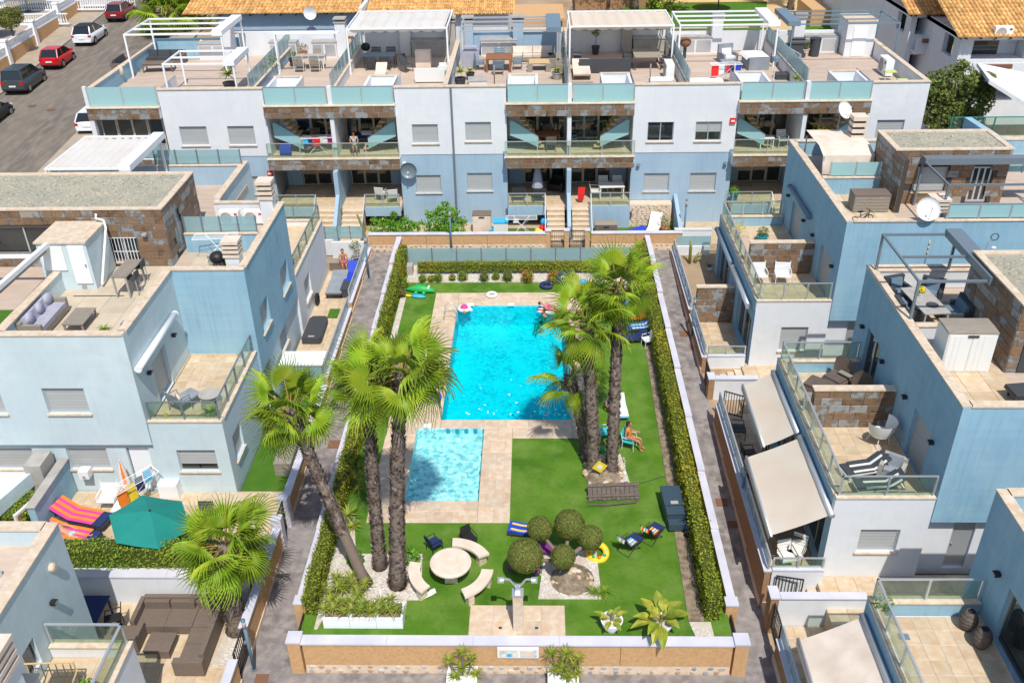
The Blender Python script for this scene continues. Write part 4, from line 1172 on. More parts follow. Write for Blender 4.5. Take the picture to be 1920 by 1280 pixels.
chimney('white chimney with louvred cap beside the big white dish', 16.25, 35.3, 5.9, 7.35, .29)
chimney('blue chimney shaft beside the beige canopy on the blue roof', 14.9, 42.2, 5.9, 8.5, .27, 'blue')
chimney('beige capped chimney behind the dark pergola', 14.6, 31.7, 5.4, 7.1, .02)
# ---- its neighbour behind
A2 = thing('house', 'pale house behind the left one with frosted glass on its roof', 'house', (-14, 40, -.1), world=True)
b = B(); b.wall('x', -13.65, 37.3, 42.3, 2.7, 6.55, [(38.5, 40.2, 3.0, 4.9)], .14, -1); b.wall('y', 42.3, -24, -13.65, 0, 5.75); b.obj('upper_wall', 'pale', A2)
b = B(); b.wall('x', -10.85, 37.31, 43.6, -.3, 2.7, [(38.6, 39.8, .85, 1.95)], .14, -1); b.face((-10.85, 37.31, -.3), (-13, 37.31, -.3), (-13, 37.31, 2.7), (-10.85, 37.31, 2.7)); b.wall('y', 43.6, -13.65, -10.85, -.3, 2.7); b.obj('lower_wall', 'white', A2)
slab(A2, 'balcony_slab', 'travertine', -13.63, -10.87, 37.32, 43.58, 2.4, 2.7)
window(A2, 'x', -10.85, 38.6, 39.8, .85, 1.95, -1)
window(A2, 'x', -13.65, 38.5, 40.2, 3.0, 4.9, -1, 'slide', sill=False)
parapet(A2, [(-11.07, -10.85, 37.33, 43.4), (-13.6, -10.85, 43.4, 43.6)], 2.7, 3.0, 'white')
rail(A2, [(-10.96, 37.5), (-10.96, 43.5), (-13.5, 43.5)], 3.0, 3.75, 'glass', 1.4, 'steel')
parapet(A2, [(-13.85, -13.62, 37.33, 41.9)], 6.55, 6.72, 'pale')
slab(A2, 'roof_slab', 'roofdeck', -24, -13.87, 41.55, 42.3, 5.5, 5.75)
def ac_unit(label, x, y, z, rz=0, s=1.0, group='outdoor air conditioner units'):
 t = thing('ac_unit', label, 'air conditioner', (x, y, z), rz, group)
 B().box(-.42 * s, .42 * s, -.15 * s, .15 * s, .06, .62 * s).obj('casing', 'whitepaint', t)
 B().box(-.38 * s, -.3 * s, -.12, .12, 0, .06).box(.3 * s, .38 * s, -.12, .12, 0, .06).obj('feet', 'charcoal', t)
 b = B(); b.lathe([(.001, 0), (.2 * s, .0), (.23 * s, .012), (.25 * s, .0)], 16)
 b.v = [(x_ - .12 * s, -.155 * s - z_, y_ + .34 * s) for x_, y_, z_ in b.v]; b.obj('fan_grille', 'concrete', t)
 B().box(.24 * s, .36 * s, -.162 * s, -.152 * s, .46 * s, .54 * s).obj('badge', 'red' if s == 1 else 'charcoal', t)
 return t
ac_unit('left white air conditioner with red badge on the white parapet wall', -13.1, 36.75, 5.77)
ac_unit('right white air conditioner with red badge beside the far chimney', -12.05, 36.75, 5.77)
# ---- front left house (only its upper corner and terrace show)
L0 = thing('house', 'white house cut by the lower left corner with glazed terrace', 'house', (-13, 15, -1.2), world=True)
b = B(); b.wall('x', -13.1, 9, 19.0, -1, 4.2, [(15.9, 16.5, 2.2, 3.1)], .14, -1); b.wall('y', 19.0, -20, -13.1, -1, 4.2); b.obj('upper_wall', 'pale', L0)
b = B(); b.wall('x', -10.9, 9, 17.1, -1.3, 1.88, [(14.6, 15.6, -.3, 1.0)], .14, -1); b.wall('y', 17.1, -13.1, -10.9, -1.3, 1.88); b.obj('lower_wall', 'white', L0)
window(L0, 'x', -13.1, 15.9, 16.5, 2.2, 3.1, -1, 'glass', sill=False); window(L0, 'x', -10.9, 14.6, 15.6, -.3, 1.0, -1)
parapet(L0, [(-13.4, -13.1, 9, 19.0), (-20, -13.4, 18.7, 19.0)], 4.2, 4.8, 'pale')
slab(L0, 'roof_slab', 'roofdeck', -20, -13.4, 9, 18.7, 4.0, 4.2)
slab(L0, 'roof_hatch', 'whitepaint', -16.2, -14.1, 15.6, 17.6, 4.2, 4.45)
slab(L0, 'terrace_slab', 'travertine', -13.08, -10.92, 9, 17.08, 1.5, 1.86)
tiles(L0, -13.08, -11.14, 12, 16.86, 1.86, .6, .6, bond=0)
parapet(L0, [(-11.12, -10.9, 9, 17.1), (-13.08, -11.12, 16.88, 17.1)], 1.88, 2.3, 'white')
rail(L0, [(-13.02, 17.0), (-11.0, 17.0), (-11.0, 11.0)], 2.3, 3.02, 'glass', 1.9, 'alu', tw=.07)
b = B(); b.box(-13.08, -11.6, 9, 14.3, 1.86, 4.3); b.obj('stair_block', 'pale', L0)
coping(L0, [(-12.5, -11.57, 13.2, 14.35)], 4.36, m='coping')
wall_light('lantern on the white wall at the lower left', 'x', -13.1, 17.6, 3.2, -1)
t = thing('wall_fan', 'round beige vent cap on the lower left white wall', 'vent', (-13.1, 18.1, 4.0))
B().tube([(0, 0, 0), (.12, 0, 0)], .13, 12).tube([(.12, 0, 0), (.14, 0, 0)], .09, 12).obj('cap', 'coping', t)
t = thing('solar_lamp', 'small blue solar panel on the white chimney block', 'solar lamp', (-11.58, 13.6, 4.0))
B().box(0, .04, -.15, .15, -.1, .12).obj('panel', 'solar', t); B().box(-.01, .0, -.18, .18, -.13, .15).obj('frame', 'alu', t)
# ---- patios on the left
pt = slab(None, 'patio', 'travertine', -14.5, -9.1, 10, 21.4, -1.3, -.92, kind='structure')
tiles(pt, -13.05, -9.1, 14.5, 21.35, -.92, .6, .6, bond=0)
pt = slab(None, 'patio', 'travertine', -18.5, -9.05, 21.65, 26.2, -1.3, -.22, kind='structure')
tiles(pt, -17.6, -9.2, 23.0, 26.1, -.22, .6, .6, bond=0)
slab(None, 'garden_lawn', 'turf', -10.9, -9.05, 26.25, 29.6, -1, -.36, kind='structure')
slab(None, 'garden_lawn', 'turf', -10.9, -9.05, 29.62, 33.2, -1, -.33, kind='structure')
gw = thing('garden_wall', 'long white garden wall under the clipped hedge by the brown couch', 'wall', (-13, 21.5, -.9), world=True)
slab(gw, 'wall_body', 'white', -17, -9.3, 21.4, 21.62, -1, .27); coping(gw, [(-17, -9.3, 21.36, 21.8)], .33, m='lilac')
gw = thing('garden_wall', 'pale wall dividing two gardens beside the striped sunbeds', 'wall', (-16.8, 24, -.2), world=True)
slab(gw, 'wall_body', 'blue', -17.15, -16.9, 23.6, 26.2, -.25, 1.25); coping(gw, [(-17.2, -16.85, 23.56, 26.24)], 1.3, m='concrete')
slab(gw, 'block_pier', 'concrete', -17.9, -17.3, 25.2, 26.1, -.2, 1.75)
hedge('clipped bright green hedge along the white garden wall on the left', -15.75, -9.75, 21.72, 22.3, .25, 1.15, 260, .09, 'hedgegreen')
hedge('block of green hedge where the sunbeds end on the left', -17.2, -15.7, 21.8, 22.7, -.2, .95, 260, .09, 'hedgegreen')
hedge('piece of hedge beside the white awning at the left edge', -18.4, -17.3, 23.6, 24.9, -.2, .9, 230, .09, 'hedgegreen')
b = B().prism([(-9.9, 18.9), (-9.1, 18.9), (-9.1, 21.2), (-9.75, 21.2)], -.91, -.875).obj('pebble_bed', 'pebble', kind='structure')
pw = thing('boundary_wall', 'tan wall with lilac coping and glass along the left path', 'wall', (-8.95, 30, -.8), world=True)
for (y0, y1, z) in ((12, 18.6, -.2), (19.7, 24.3, -.1), (25.3, 32.9, .05), (33.1, 39.2, .25), (39.4, 45.6, .45)):
 n = max(1, round((y1 - y0) / 2.5))
 for k in range(n):
  a, c = y0 + (y1 - y0) * k / n, y0 + (y1 - y0) * (k + 1) / n - .006
  slab(pw, 'wall_section', 'render', -9.08, -8.9, a, c, -1.4, z - .06)
  slab(pw, 'coping_stone', 'lilac', -9.14, -8.86, a, c, z - .06, z)
  b = B().box(-8.9, -8.87, a, c, -1.4, gz(a) + .22); b.obj('plinth', 'cement', pw)
 if y0 > 30: rail(pw, [(-9.0, y0 + .1), (-9.0, y1 - .1)], z, z + .62, 'frostpale', 1.3, 'alu')
gate('black gate in the left wall beside the lawn strip', (-9.0, 24.35, -1.05), pi / 2, .9, 1.3)
gate('black gate below the blue lamp post at the lower left', (-9.0, 18.65, -1.25), pi / 2, 1.0, 1.2)
for (y, z) in ((24.28, .25), (25.32, .3)): slab(pw, 'gate_post', 'lilac', -9.18, -8.82, y - .16, y + .16, -1.3, z)
ter = slab(None, 'sun_terrace', 'travertine', -10.85, -9.1, 33.3, 44.9, -.8, -.02, kind='structure')
tiles(ter, -10.84, -9.1, 33.4, 44.4, -.02, .58, .62, bond=0)
slab(ter, 'turf_strip', 'turf', -10.8, -9.2, 44.4, 44.85, -.02, .01)
slab(ter, 'turf_mat', 'turf', -10.0, -9.5, 38.6, 39.5, .0, .03)
tw_ = thing('terrace_screen', 'white topped glass screen closing the near end of the sun terrace', 'screen', (-9.9, 33.3, -.3), world=True)
slab(tw_, 'white_top', 'whitepaint', -10.85, -9.0, 32.95, 34.0, .92, 1.0)
rail(tw_, [(-10.82, 33.0), (-9.02, 33.0)], -.1, .92, 'frostpale', .6, 'steel', top=False)
ew = thing('garden_wall', 'white wall with frosted glass behind the boy on the sun terrace', 'wall', (-10, 44.95, 0), world=True)
slab(ew, 'wall_body', 'white', -10.85, -9.1, 44.9, 45.05, -.1, 1.05); rail(ew, [(-12.6, 45.4), (-9.2, 45.4)], 1.0, 1.75, 'frostpale', .75, 'steel', top=False)
slab(ew, 'side_wall', 'white', -12.7, -10.86, 45.3, 45.5, .1, 1.0)
# ---- the houses on the right
def rhouse(label, X, xt, y0, y1, ty0, ty1, zp, zb, zt, part_y, roof_to=26, win=None, doors=(), front_ext=True, roofz=None):
 """blue upper volume over a white ground block that carries a tiled terrace towards the path"""
 t = thing('house', label, 'house', (X, (y0 + y1) / 2, zb), world=True)
 rz_ = roofz or zp - .75
 zo = zt - .98                                     # underside of the blue volume
 b = B()
 b.wall('x', X, y0, y1, zo, rz_, doors, .16, 1)
 b.wall('y', y0, X, roof_to, zo, rz_); b.wall('y', y1, X, roof_to, zo, rz_)
 b.face((X, y0, zo), (roof_to, y0, zo), (roof_to, y0 + .5, zo), (X, y0 + .5, zo))
 b.obj('upper_wall', 'blue', t)
 hw = [win] if win else []
 b = B()
 gy = ty0 + .02
 b.wall('y', gy, xt, X - .02, zb - .2, zt - .5, hw)
 b.obj('ground_wall', 'white', t)
 b = B(); b.wall('y', ty1, xt, X, zb - .2, zt - .5); b.obj('rear_wall', 'white', t)
 b = B()
 b.wall('y', max(gy, y0) + .32, X - .02, roof_to, zb - .2, zo, [(X + .95, X + 1.65, zb + .08, zo - .25)])
 b.face((X - .02, gy, zb - .2), (X - .02, max(gy, y0) + .32, zb - .2), (X - .02, max(gy, y0) + .32, zt - .1), (X - .02, gy, zt - .1))
 b.obj('entrance_wall', 'white', t)
 b = B()
 openings = [(ty0 + .5, ty0 + 3.3, zb + .02, zb + 2.15), (ty1 - 3.4, ty1 - .6, zb + .02, zb + 2.15)]
 b.wall('x', xt, ty0 + .02, ty1, zb - .2, zt - .5, openings, .22, 1)
 b.obj('terrace_wall', 'blue', t)
 for o_ in openings: glazing(t, 'x', xt + .2, *o_, 3, 1, 'alu')
 dz = zb + .08
 y_ = max(gy, y0) + .32
 d_ = slab(t, 'door', 'alu', X + .98, X + 1.62, y_ + .08, y_ + .12, dz, zo - .28)
 B().box(X + 1.05, X + 1.09, y_ + .04, y_ + .08, dz + .9, dz + 1.0).obj('door_handle', 'steel', d_)
 if win: window(t, 'y', gy, *win, 1)
 for (a0, a1, z0, z1) in doors:
  window(t, 'x', X, a0, a1, z0, z1, 1, 'shut' if a0 > -1e9 and (a0, a1) not in GLASS else 'slide', sill=False, depth=.15, name='terrace_door')
 slab(t, 'terrace_slab', 'white', xt + .02, X - .02, ty0 + .06, ty1 - .02, zt - .8, zt - .52)
 tiles(t, xt + .22, X - .02, ty0 + .24, ty1 - .24, zt - .52, .5, .5, bond=0)
 parapet(t, [(xt, X - .02, ty0 + .02, ty0 + .22)], zt - .5, zt, 'white')
 parapet(t, [(xt, xt + .22, ty0 + .22, ty1 - .22), (xt, X - .02, ty1 - .22, ty1)], zt - .5, zt, 'blue')
 b = B(); b.box(X - .04, X - .012, ty0 + .25, ty1 - .25, zt - .5, zt - .4); b.obj('skirting', 'coping', t)
 rail(t, [(X - .1, ty1 - .11), (xt + .11, ty1 - .11), (xt + .11, ty0 + .11), (X - .1, ty0 + .11)], zt, zt + .75, 'glass', 1.15, 'alu')
 slab(t, 'roof_slab', 'roofdeck', X + .02, roof_to, y0 + .02, y1 - .02, rz_ - .3, rz_)
 parapet(t, [(X, X + .24, y0, y1), (X + .24, roof_to, y0, y0 + .24), (X + .24, roof_to, y1 - .24, y1)], rz_, zp, 'blue')
 if part_y:
  p = thing('partition_wall', 'stone clad partition wall across the terrace of the ' + label.split(',')[0].split(' with')[0], 'wall', ((xt + X) / 2, part_y, zt - .5), world=True)
  B().box(xt + .32, X - .01, part_y, part_y + .22, zt - .5, zt + 1.02).obj('core', 'interior', p)
  cladding(p, 'y', part_y, xt + .32, X - .01, zt - .5, zt + 1.02, 1, .6, .3)
  cladding(p, 'x', xt + .32, part_y, part_y + .22, zt - .5, zt + 1.02, 1, .22, .3)
  coping(p, [(xt + .27, X - .01, part_y - .05, part_y + .27)], zt + 1.07)
 return t
GLASS = [(28.3, 29.7), (13.5, 17.2)]
R1 = rhouse('middle blue house on the right with dark pergola on its roof', 12.2, 9.15, 22.0, 31.0, 22.0, 30.0, 6.5, -.2, 3.1, 26.3, win=(10.13, 11.36, .86, 1.80), doors=[(23.35, 24.75, 2.62, 4.5), (28.3, 29.7, 2.62, 4.6)])
R2 = rhouse('far blue house on the right with gravel topped roof room', 12.45, 9.3, 34.5, 44.3, 34.5, 43.5, 6.7, -.25, 3.1, 37.95, win=(10.5, 11.65, .62, 1.80), doors=[(35.5, 37.1, 2.62, 4.5), (40.5, 42.2, 2.62, 4.4)])
R0 = rhouse('near blue house at the lower right corner with empty tiled terrace', 12.0, 9.0, 8.0, 19.0, 8.0, 18.25, 6.0, -.75, 2.85, None, doors=[(13.5, 17.2, 2.4, 4.25)])
for (y, z) in ((30.12, 4.39), (27.8, 4.33), (25.5, 4.41), (23.1, 4.38)):
 wall_light('black wall light on the dark blue side of the middle right house', 'x', 12.2, y, z, 1)
for o in [o for o in bpy.data.objects if o.get('label') == 'black wall light on the dark blue side of the middle right house']:
 k = round(o.location.y)
 o['label'] = {30: 'wall light farthest back on the middle right blue wall', 28: 'wall light above the glass door behind the rattan loungers', 26: 'wall light over the white tub chair on the terrace', 23: 'wall light at the near side of the closed grey shutter'}[k]
for (y, s) in ((38.3, 'right of the stone partition on the far blue wall'), (35.2, 'beside the white slatted chairs on the far blue wall'), (42.9, 'under the dark rolled awning'), (39.9, 'left of the far terrace door')):
 wall_light('black wall light ' + s, 'x', 12.45, y, 4.35, 1)
wall_light('square black wall light above the shaded entrance door', 'y', 22.3, 14.1, 2.0, 1)
wall_light('black wall light left of the glass door on the near right wall', 'x', 12.0, 17.75, 4.2, 1)
awning_box('dark rolled awning high on the far right blue wall', (12.3, 38.9, 4.95), (12.3, 42.6, 4.95), .11, 'bluegrey')
awning_box('grey rolled awning along the far right terrace wall', (9.15, 35.2, 2.45), (9.15, 38.9, 2.45), .12, 'alu')
awning_box('dark blue rolled awning at the far end of the right terrace wall', (9.15, 39.3, 2.45), (9.15, 43.2, 2.45), .12, 'bluegrey')
def shade(label, x0, x1, y0, y1, z0, z1, m='creamcloth'):
 """patio awning: fabric from the cassette on the house (x1) down to the front bar (x0)"""
 t = thing('shade_awning', label, 'awning', (x1, (y0 + y1) / 2, z1), world=True)
 n = 14
 P = []
 for i in range(n + 1):
  q = i / n
  P.append([(x1 + (x0 - x1) * q, y0 + .06 + (y1 - y0 - .12) * j / 12, z1 + (z0 - z1) * q - .035 * sin(pi * q) + .008 * sin(j * pi / 2)) for j in range(13)])
 B().grid(P).obj('canopy', m, t, smooth=True)
 B().tube([(x0, y0, z0), (x0, y1, z0)], .05, 8).obj('front_bar', 'sky' if 0 else 'alu', t, smooth=True)
 B().grid([[(x0 - .05, y0 + .05, z0), (x0 - .05, y1 - .05, z0)], [(x0 - .055, y0 + .05, z0 - .16), (x0 - .055, y1 - .05, z0 - .16)]]).obj('valance', m, t)
 B().tube([(x1, y0, z1), (x1, y1, z1)], .10, 8).obj('cassette', 'alu', t, smooth=True)
 for y in (y0 + .3, y1 - .3):
  B().tube([(x1, y, z1 - .06), ((x0 + x1) / 2, y + (.25 if y < (y0 + y1) / 2 else -.25), (z0 + z1) / 2 - .16), (x0, y, z0 - .03)], .025, 6).obj('arm', 'alu', t)
 return t
shade('cream shade awning over the patio nearest the shaded white wall', 7.3, 9.03, 21.75, 25.75, 1.75, 2.6)
shade('cream shade awning further back over the patio with black chairs', 7.95, 9.03, 26.0, 29.9, 1.95, 2.55)
shade('beige shade awning over the patio at the lower right corner', 7.3, 8.9, 12.5, 18.1, 1.35, 2.3, 'beigecloth')
# patios between houses and path on the right
for (y0, y1, z, nm) in ((34.4, 45.3, -.25, 'patio'), (21.7, 31.2, -.35, 'patio'), (8, 20.6, -.95, 'patio')):
 pt = slab(None, nm, 'travertine', 7.5, 9.35, y0 + .02, y1, -1.5, z, kind='structure')
 tiles(pt, 7.5, 9.12, y0 + .05, y1, z, .5, .5, bond=0)
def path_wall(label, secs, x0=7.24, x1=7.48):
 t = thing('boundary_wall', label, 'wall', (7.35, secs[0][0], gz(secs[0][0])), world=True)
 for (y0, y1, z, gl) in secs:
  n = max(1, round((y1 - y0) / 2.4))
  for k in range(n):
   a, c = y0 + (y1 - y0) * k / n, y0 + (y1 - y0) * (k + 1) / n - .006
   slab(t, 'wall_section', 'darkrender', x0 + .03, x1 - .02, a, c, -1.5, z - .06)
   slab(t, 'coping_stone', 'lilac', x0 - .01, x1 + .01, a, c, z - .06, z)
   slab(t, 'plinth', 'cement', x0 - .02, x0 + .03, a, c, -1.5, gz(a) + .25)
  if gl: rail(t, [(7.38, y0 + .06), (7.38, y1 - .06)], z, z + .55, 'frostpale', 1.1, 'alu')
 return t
path_wall('tan path wall with glass below the far right patio', [(34.5, 38.3, .35, 1), (38.6, 45.2, .45, 1)])
path_wall('tan path wall with glass below the awning patio on the right', [(21.7, 31.0, .35, 1)])
path_wall('tan path wall with glass at the lower right corner', [(8.0, 19.6, -.35, 1)])
for (yy, lab) in ((21.7, 'white patio end wall with glass top under the near awning'), (34.5, 'white patio end wall with glass top beside the far stone partition')):
 w = thing('garden_wall', lab, 'wall', (8.3, yy, -.8), world=True)
 slab(w, 'wall_body', 'white', 7.5, 9.13, yy, yy + .16, -1.5, .34); coping(w, [(7.5, 9.13, yy - .03, yy + .19)], .4, m='lilac')
 rail(w, [(7.52, yy + .08), (9.1, yy + .08)], .4, .82, 'glass', .85, 'alu')
for (yy, x1, z, lab) in ((20.62, 10.2, .3, 'white wall with lilac coping beside the near entrance steps'), (32.62, 9.3, .45, 'white wall with lilac coping beside the far entrance steps')):
 w = thing('garden_wall', lab, 'wall', (8.5, yy, -.9), world=True)
 slab(w, 'wall_body', 'white', 7.5, x1, yy, yy + .18, -1.5, z - .06); coping(w, [(7.54, x1, yy - .05, yy + .24)], z, m='lilac')
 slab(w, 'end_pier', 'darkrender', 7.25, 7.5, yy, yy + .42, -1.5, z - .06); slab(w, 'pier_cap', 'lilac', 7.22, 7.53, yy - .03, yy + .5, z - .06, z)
for (ya, yb, zl, zh, lab) in ((20.9, 21.68, -1.0, -.2, 'near'), (33.0, 34.4, -.6, -.15, 'far')):
 st = slab(None, 'entrance_path', 'travertine', 9.0, 14.5, ya if lab == 'far' else 19.05, yb + .4, -1.5, zh, kind='structure')
 tiles(st, 9.0, 14.4, ya if lab == 'far' else 19.3, yb + .3, zh, .6, .6, bond=0)
 for k in range(3):
  slab(st, 'step', 'coping', 8.98 - .3 * (k + 1), 8.98 - .3 * k, ya, yb, -1.5, zh - (zh - zl) * (k + 1) / 4)
 slab(st, 'landing', 'travertine', 7.3, 8.07, ya, yb, -1.5, zl)
gate('black gate leaf standing open at the near entrance steps', (7.62, 21.6, -.75), -.2, .85, 1.0)
gate('black gate leaf standing open by the patio with black chairs', (7.6, 31.2, -.3), -.5, .85, 1.1)
gate('black gate at the lower right patio beside the path', (7.36, 19.65, -.95), pi / 2, .9, 1.1)
gate('black gate at the far entrance beside the path', (7.36, 33.1, -.6), pi / 2, .9, 1.1)
gp = thing('partition_wall', 'stone clad partition wall on the far right ground patio', 'wall', (8.4, 38.5, -.25), world=True)
slab(gp, 'core', 'interior', 7.55, 9.28, 38.5, 38.7, -.25, 1.6); cladding(gp, 'y', 38.5, 7.55, 9.28, -.25, 1.6, 1, .58, .31); coping(gp, [(7.5, 9.29, 38.45, 38.75)], 1.66)
# roof rooms on the right
T1 = thing('roof_room', 'stone clad roof room with gravel top at the right edge', 'roof room', (15.5, 25, 5.75), world=True)
tower(T1, 14.75, 22, 24.9, 28.6, 5.77, 8.2, 'sw')
d_ = slab(T1, 'door', 'charcoal', 15.1, 15.9, 24.84, 24.9, 5.79, 7.6)
T2 = thing('roof_room', 'stone clad roof room with gravel top on the far right house', 'roof room', (17, 38.5, 5.95), world=True)
tower(T2, 15.25, 20.1, 38.0, 40.5, 5.95, 8.4, 'sw', {'s': [(16.2, 17.6, 6.5, 7.6), (18.6, 19.5, 5.97, 7.6)]})
window(T2, 'y', 38.0, 16.2, 17.6, 6.5, 7.6, 1, 'shut')
d_ = slab(T2, 'door', 'alu', 18.62, 19.48, 38.08, 38.12, 5.97, 7.58)
for k in range(3): B().box(18.72 + k * .25, 18.88 + k * .25, 38.07, 38.078, 6.1, 7.5).obj('door_pane', 'darkglass', d_)
cladding(T2, 'x', 15.25, 37.0, 38.0, 5.95, 8.3, 1, .6, .31); slab(T2, 'stub_wall', 'interior', 15.252, 15.45, 37.0, 37.99, 5.95, 8.3)
rail(T2, [(13.0, 39.2), (15.2, 39.2)], 6.75, 7.4, 'frost', 1.1, 'alu', top=False)
parapet(T2, [(12.7, 15.24, 39.1, 39.3)], 5.95, 6.75, 'blue')
rail(T2, [(16.4, 34.62), (25, 34.62)], 6.72, 7.35, 'frost', 1.15, 'alu')
rail(T2, [(19.8, 38.3), (24, 38.3)], 7.2, 7.9, 'frost', 1.2, 'alu', top=False)
tiles(R1, 12.46, 14.7, 22.3, 30.7, 5.75, .75, .75, 'travertine', bond=0)
tiles(R2, 12.72, 15.2, 34.8, 39.0, 5.95, .75, .75, 'travertine', bond=0)
slab(R2, 'dividing_wall', 'blue', 12.7, 25, 44.4, 44.6, 5.6, 6.6)
parapet(R1, [(12.46, 14.72, 26.55, 26.75)], 5.75, 6.5, 'white')
parapet(R1, [(12.46, 16.6, 30.55, 30.78)], 5.77, 6.5, 'white')
# ---------------------------------------------------------------- terrace building across the back
T = thing('apartment_building', 'long white and blue terrace building across the back with stone clad balconies', 'apartment building', (-1.5, 49, 0), world=True)
FY = 49.0
SEG = [(-20.12, -14.5, [(-19.36, -17.86), (-16.72, -15.27)], [(-15.98 - 1.1, -15.28)]),
       (-7.46, -4.46, [(-6.65, -5.24)], [(-6.65, -5.25)]), (-4.42, -1.52, [(-3.76, -2.36)], [(-3.77, -2.37)]),
       (5.30, 10.82, [(6.08, 7.49), (8.66, 10.06)], [(6.05, 7.45), (8.60, 10.04)]), (17.72, 20.68, [(18.3, 19.75)], [(18.3, 19.7)])]
ST = {(6.08, 7.49): 'open', (8.66, 10.06): 'half', (18.3, 19.75): 'shut'}
for (x0, x1, up, dn) in SEG:
 du = .1 if x0 > -7 and x0 < 0 else 0
 hu = [(a, c, 5.03 + du, 6.1 + du) for a, c in up]; hd = [(a, c, 2.15 + du, 3.2 + du) for a, c in dn]
 b = B(); b.wall('y', FY, x0, x1, 4.4, 8.1, hu, .16); b.face((x0, FY, 4.4), (x1, FY, 4.4), (x1, FY + .03, 4.4), (x0, FY + .03, 4.4))
 b.wall('x', x0, FY, 52.0, 4.4, 8.1); b.wall('x', x1, FY, 52.0 if x1 < 20 else 60.0, 4.4, 8.1)
 b.obj('upper_wall', 'white', T)
 b = B(); b.wall('y', FY + .03, x0, x1, -.2, 4.4, hd, .16); b.wall('x', x0, FY + .03, 52.0, -.2, 4.4); b.wall('x', x1, FY + .03, 52.0 if x1 < 20 else 60, -.2, 4.4)
 b.obj('lower_wall', 'rearblue', T)
 for h in hu: window(T, 'y', FY, *h, 1, ST.get((h[0], h[1]), 'shut'))
 for h in hd: window(T, 'y', FY + .03, *h, 1)
 coping(T, [(x0 - .02, x1 + .02, FY - .05, FY + .28)], 8.15)
 slab(T, 'parapet', 'white', x0 + .01, x1 - .01, FY + .02, FY + .22, 7.2, 8.095)
b = B(); b.wall('x', -24.05, FY, 60, -.2, 8.1); b.obj('side_wall', 'white', T)
B().tube([(-4.44, FY - .04, .2), (-4.44, FY - .04, 8.1)], .06, 8).obj('drain_pipe', 'steel', T)
slab(T, 'roof_slab', 'roofdeck', -24.0, 20.66, FY + .3, 59.6, 7.0, 7.25)
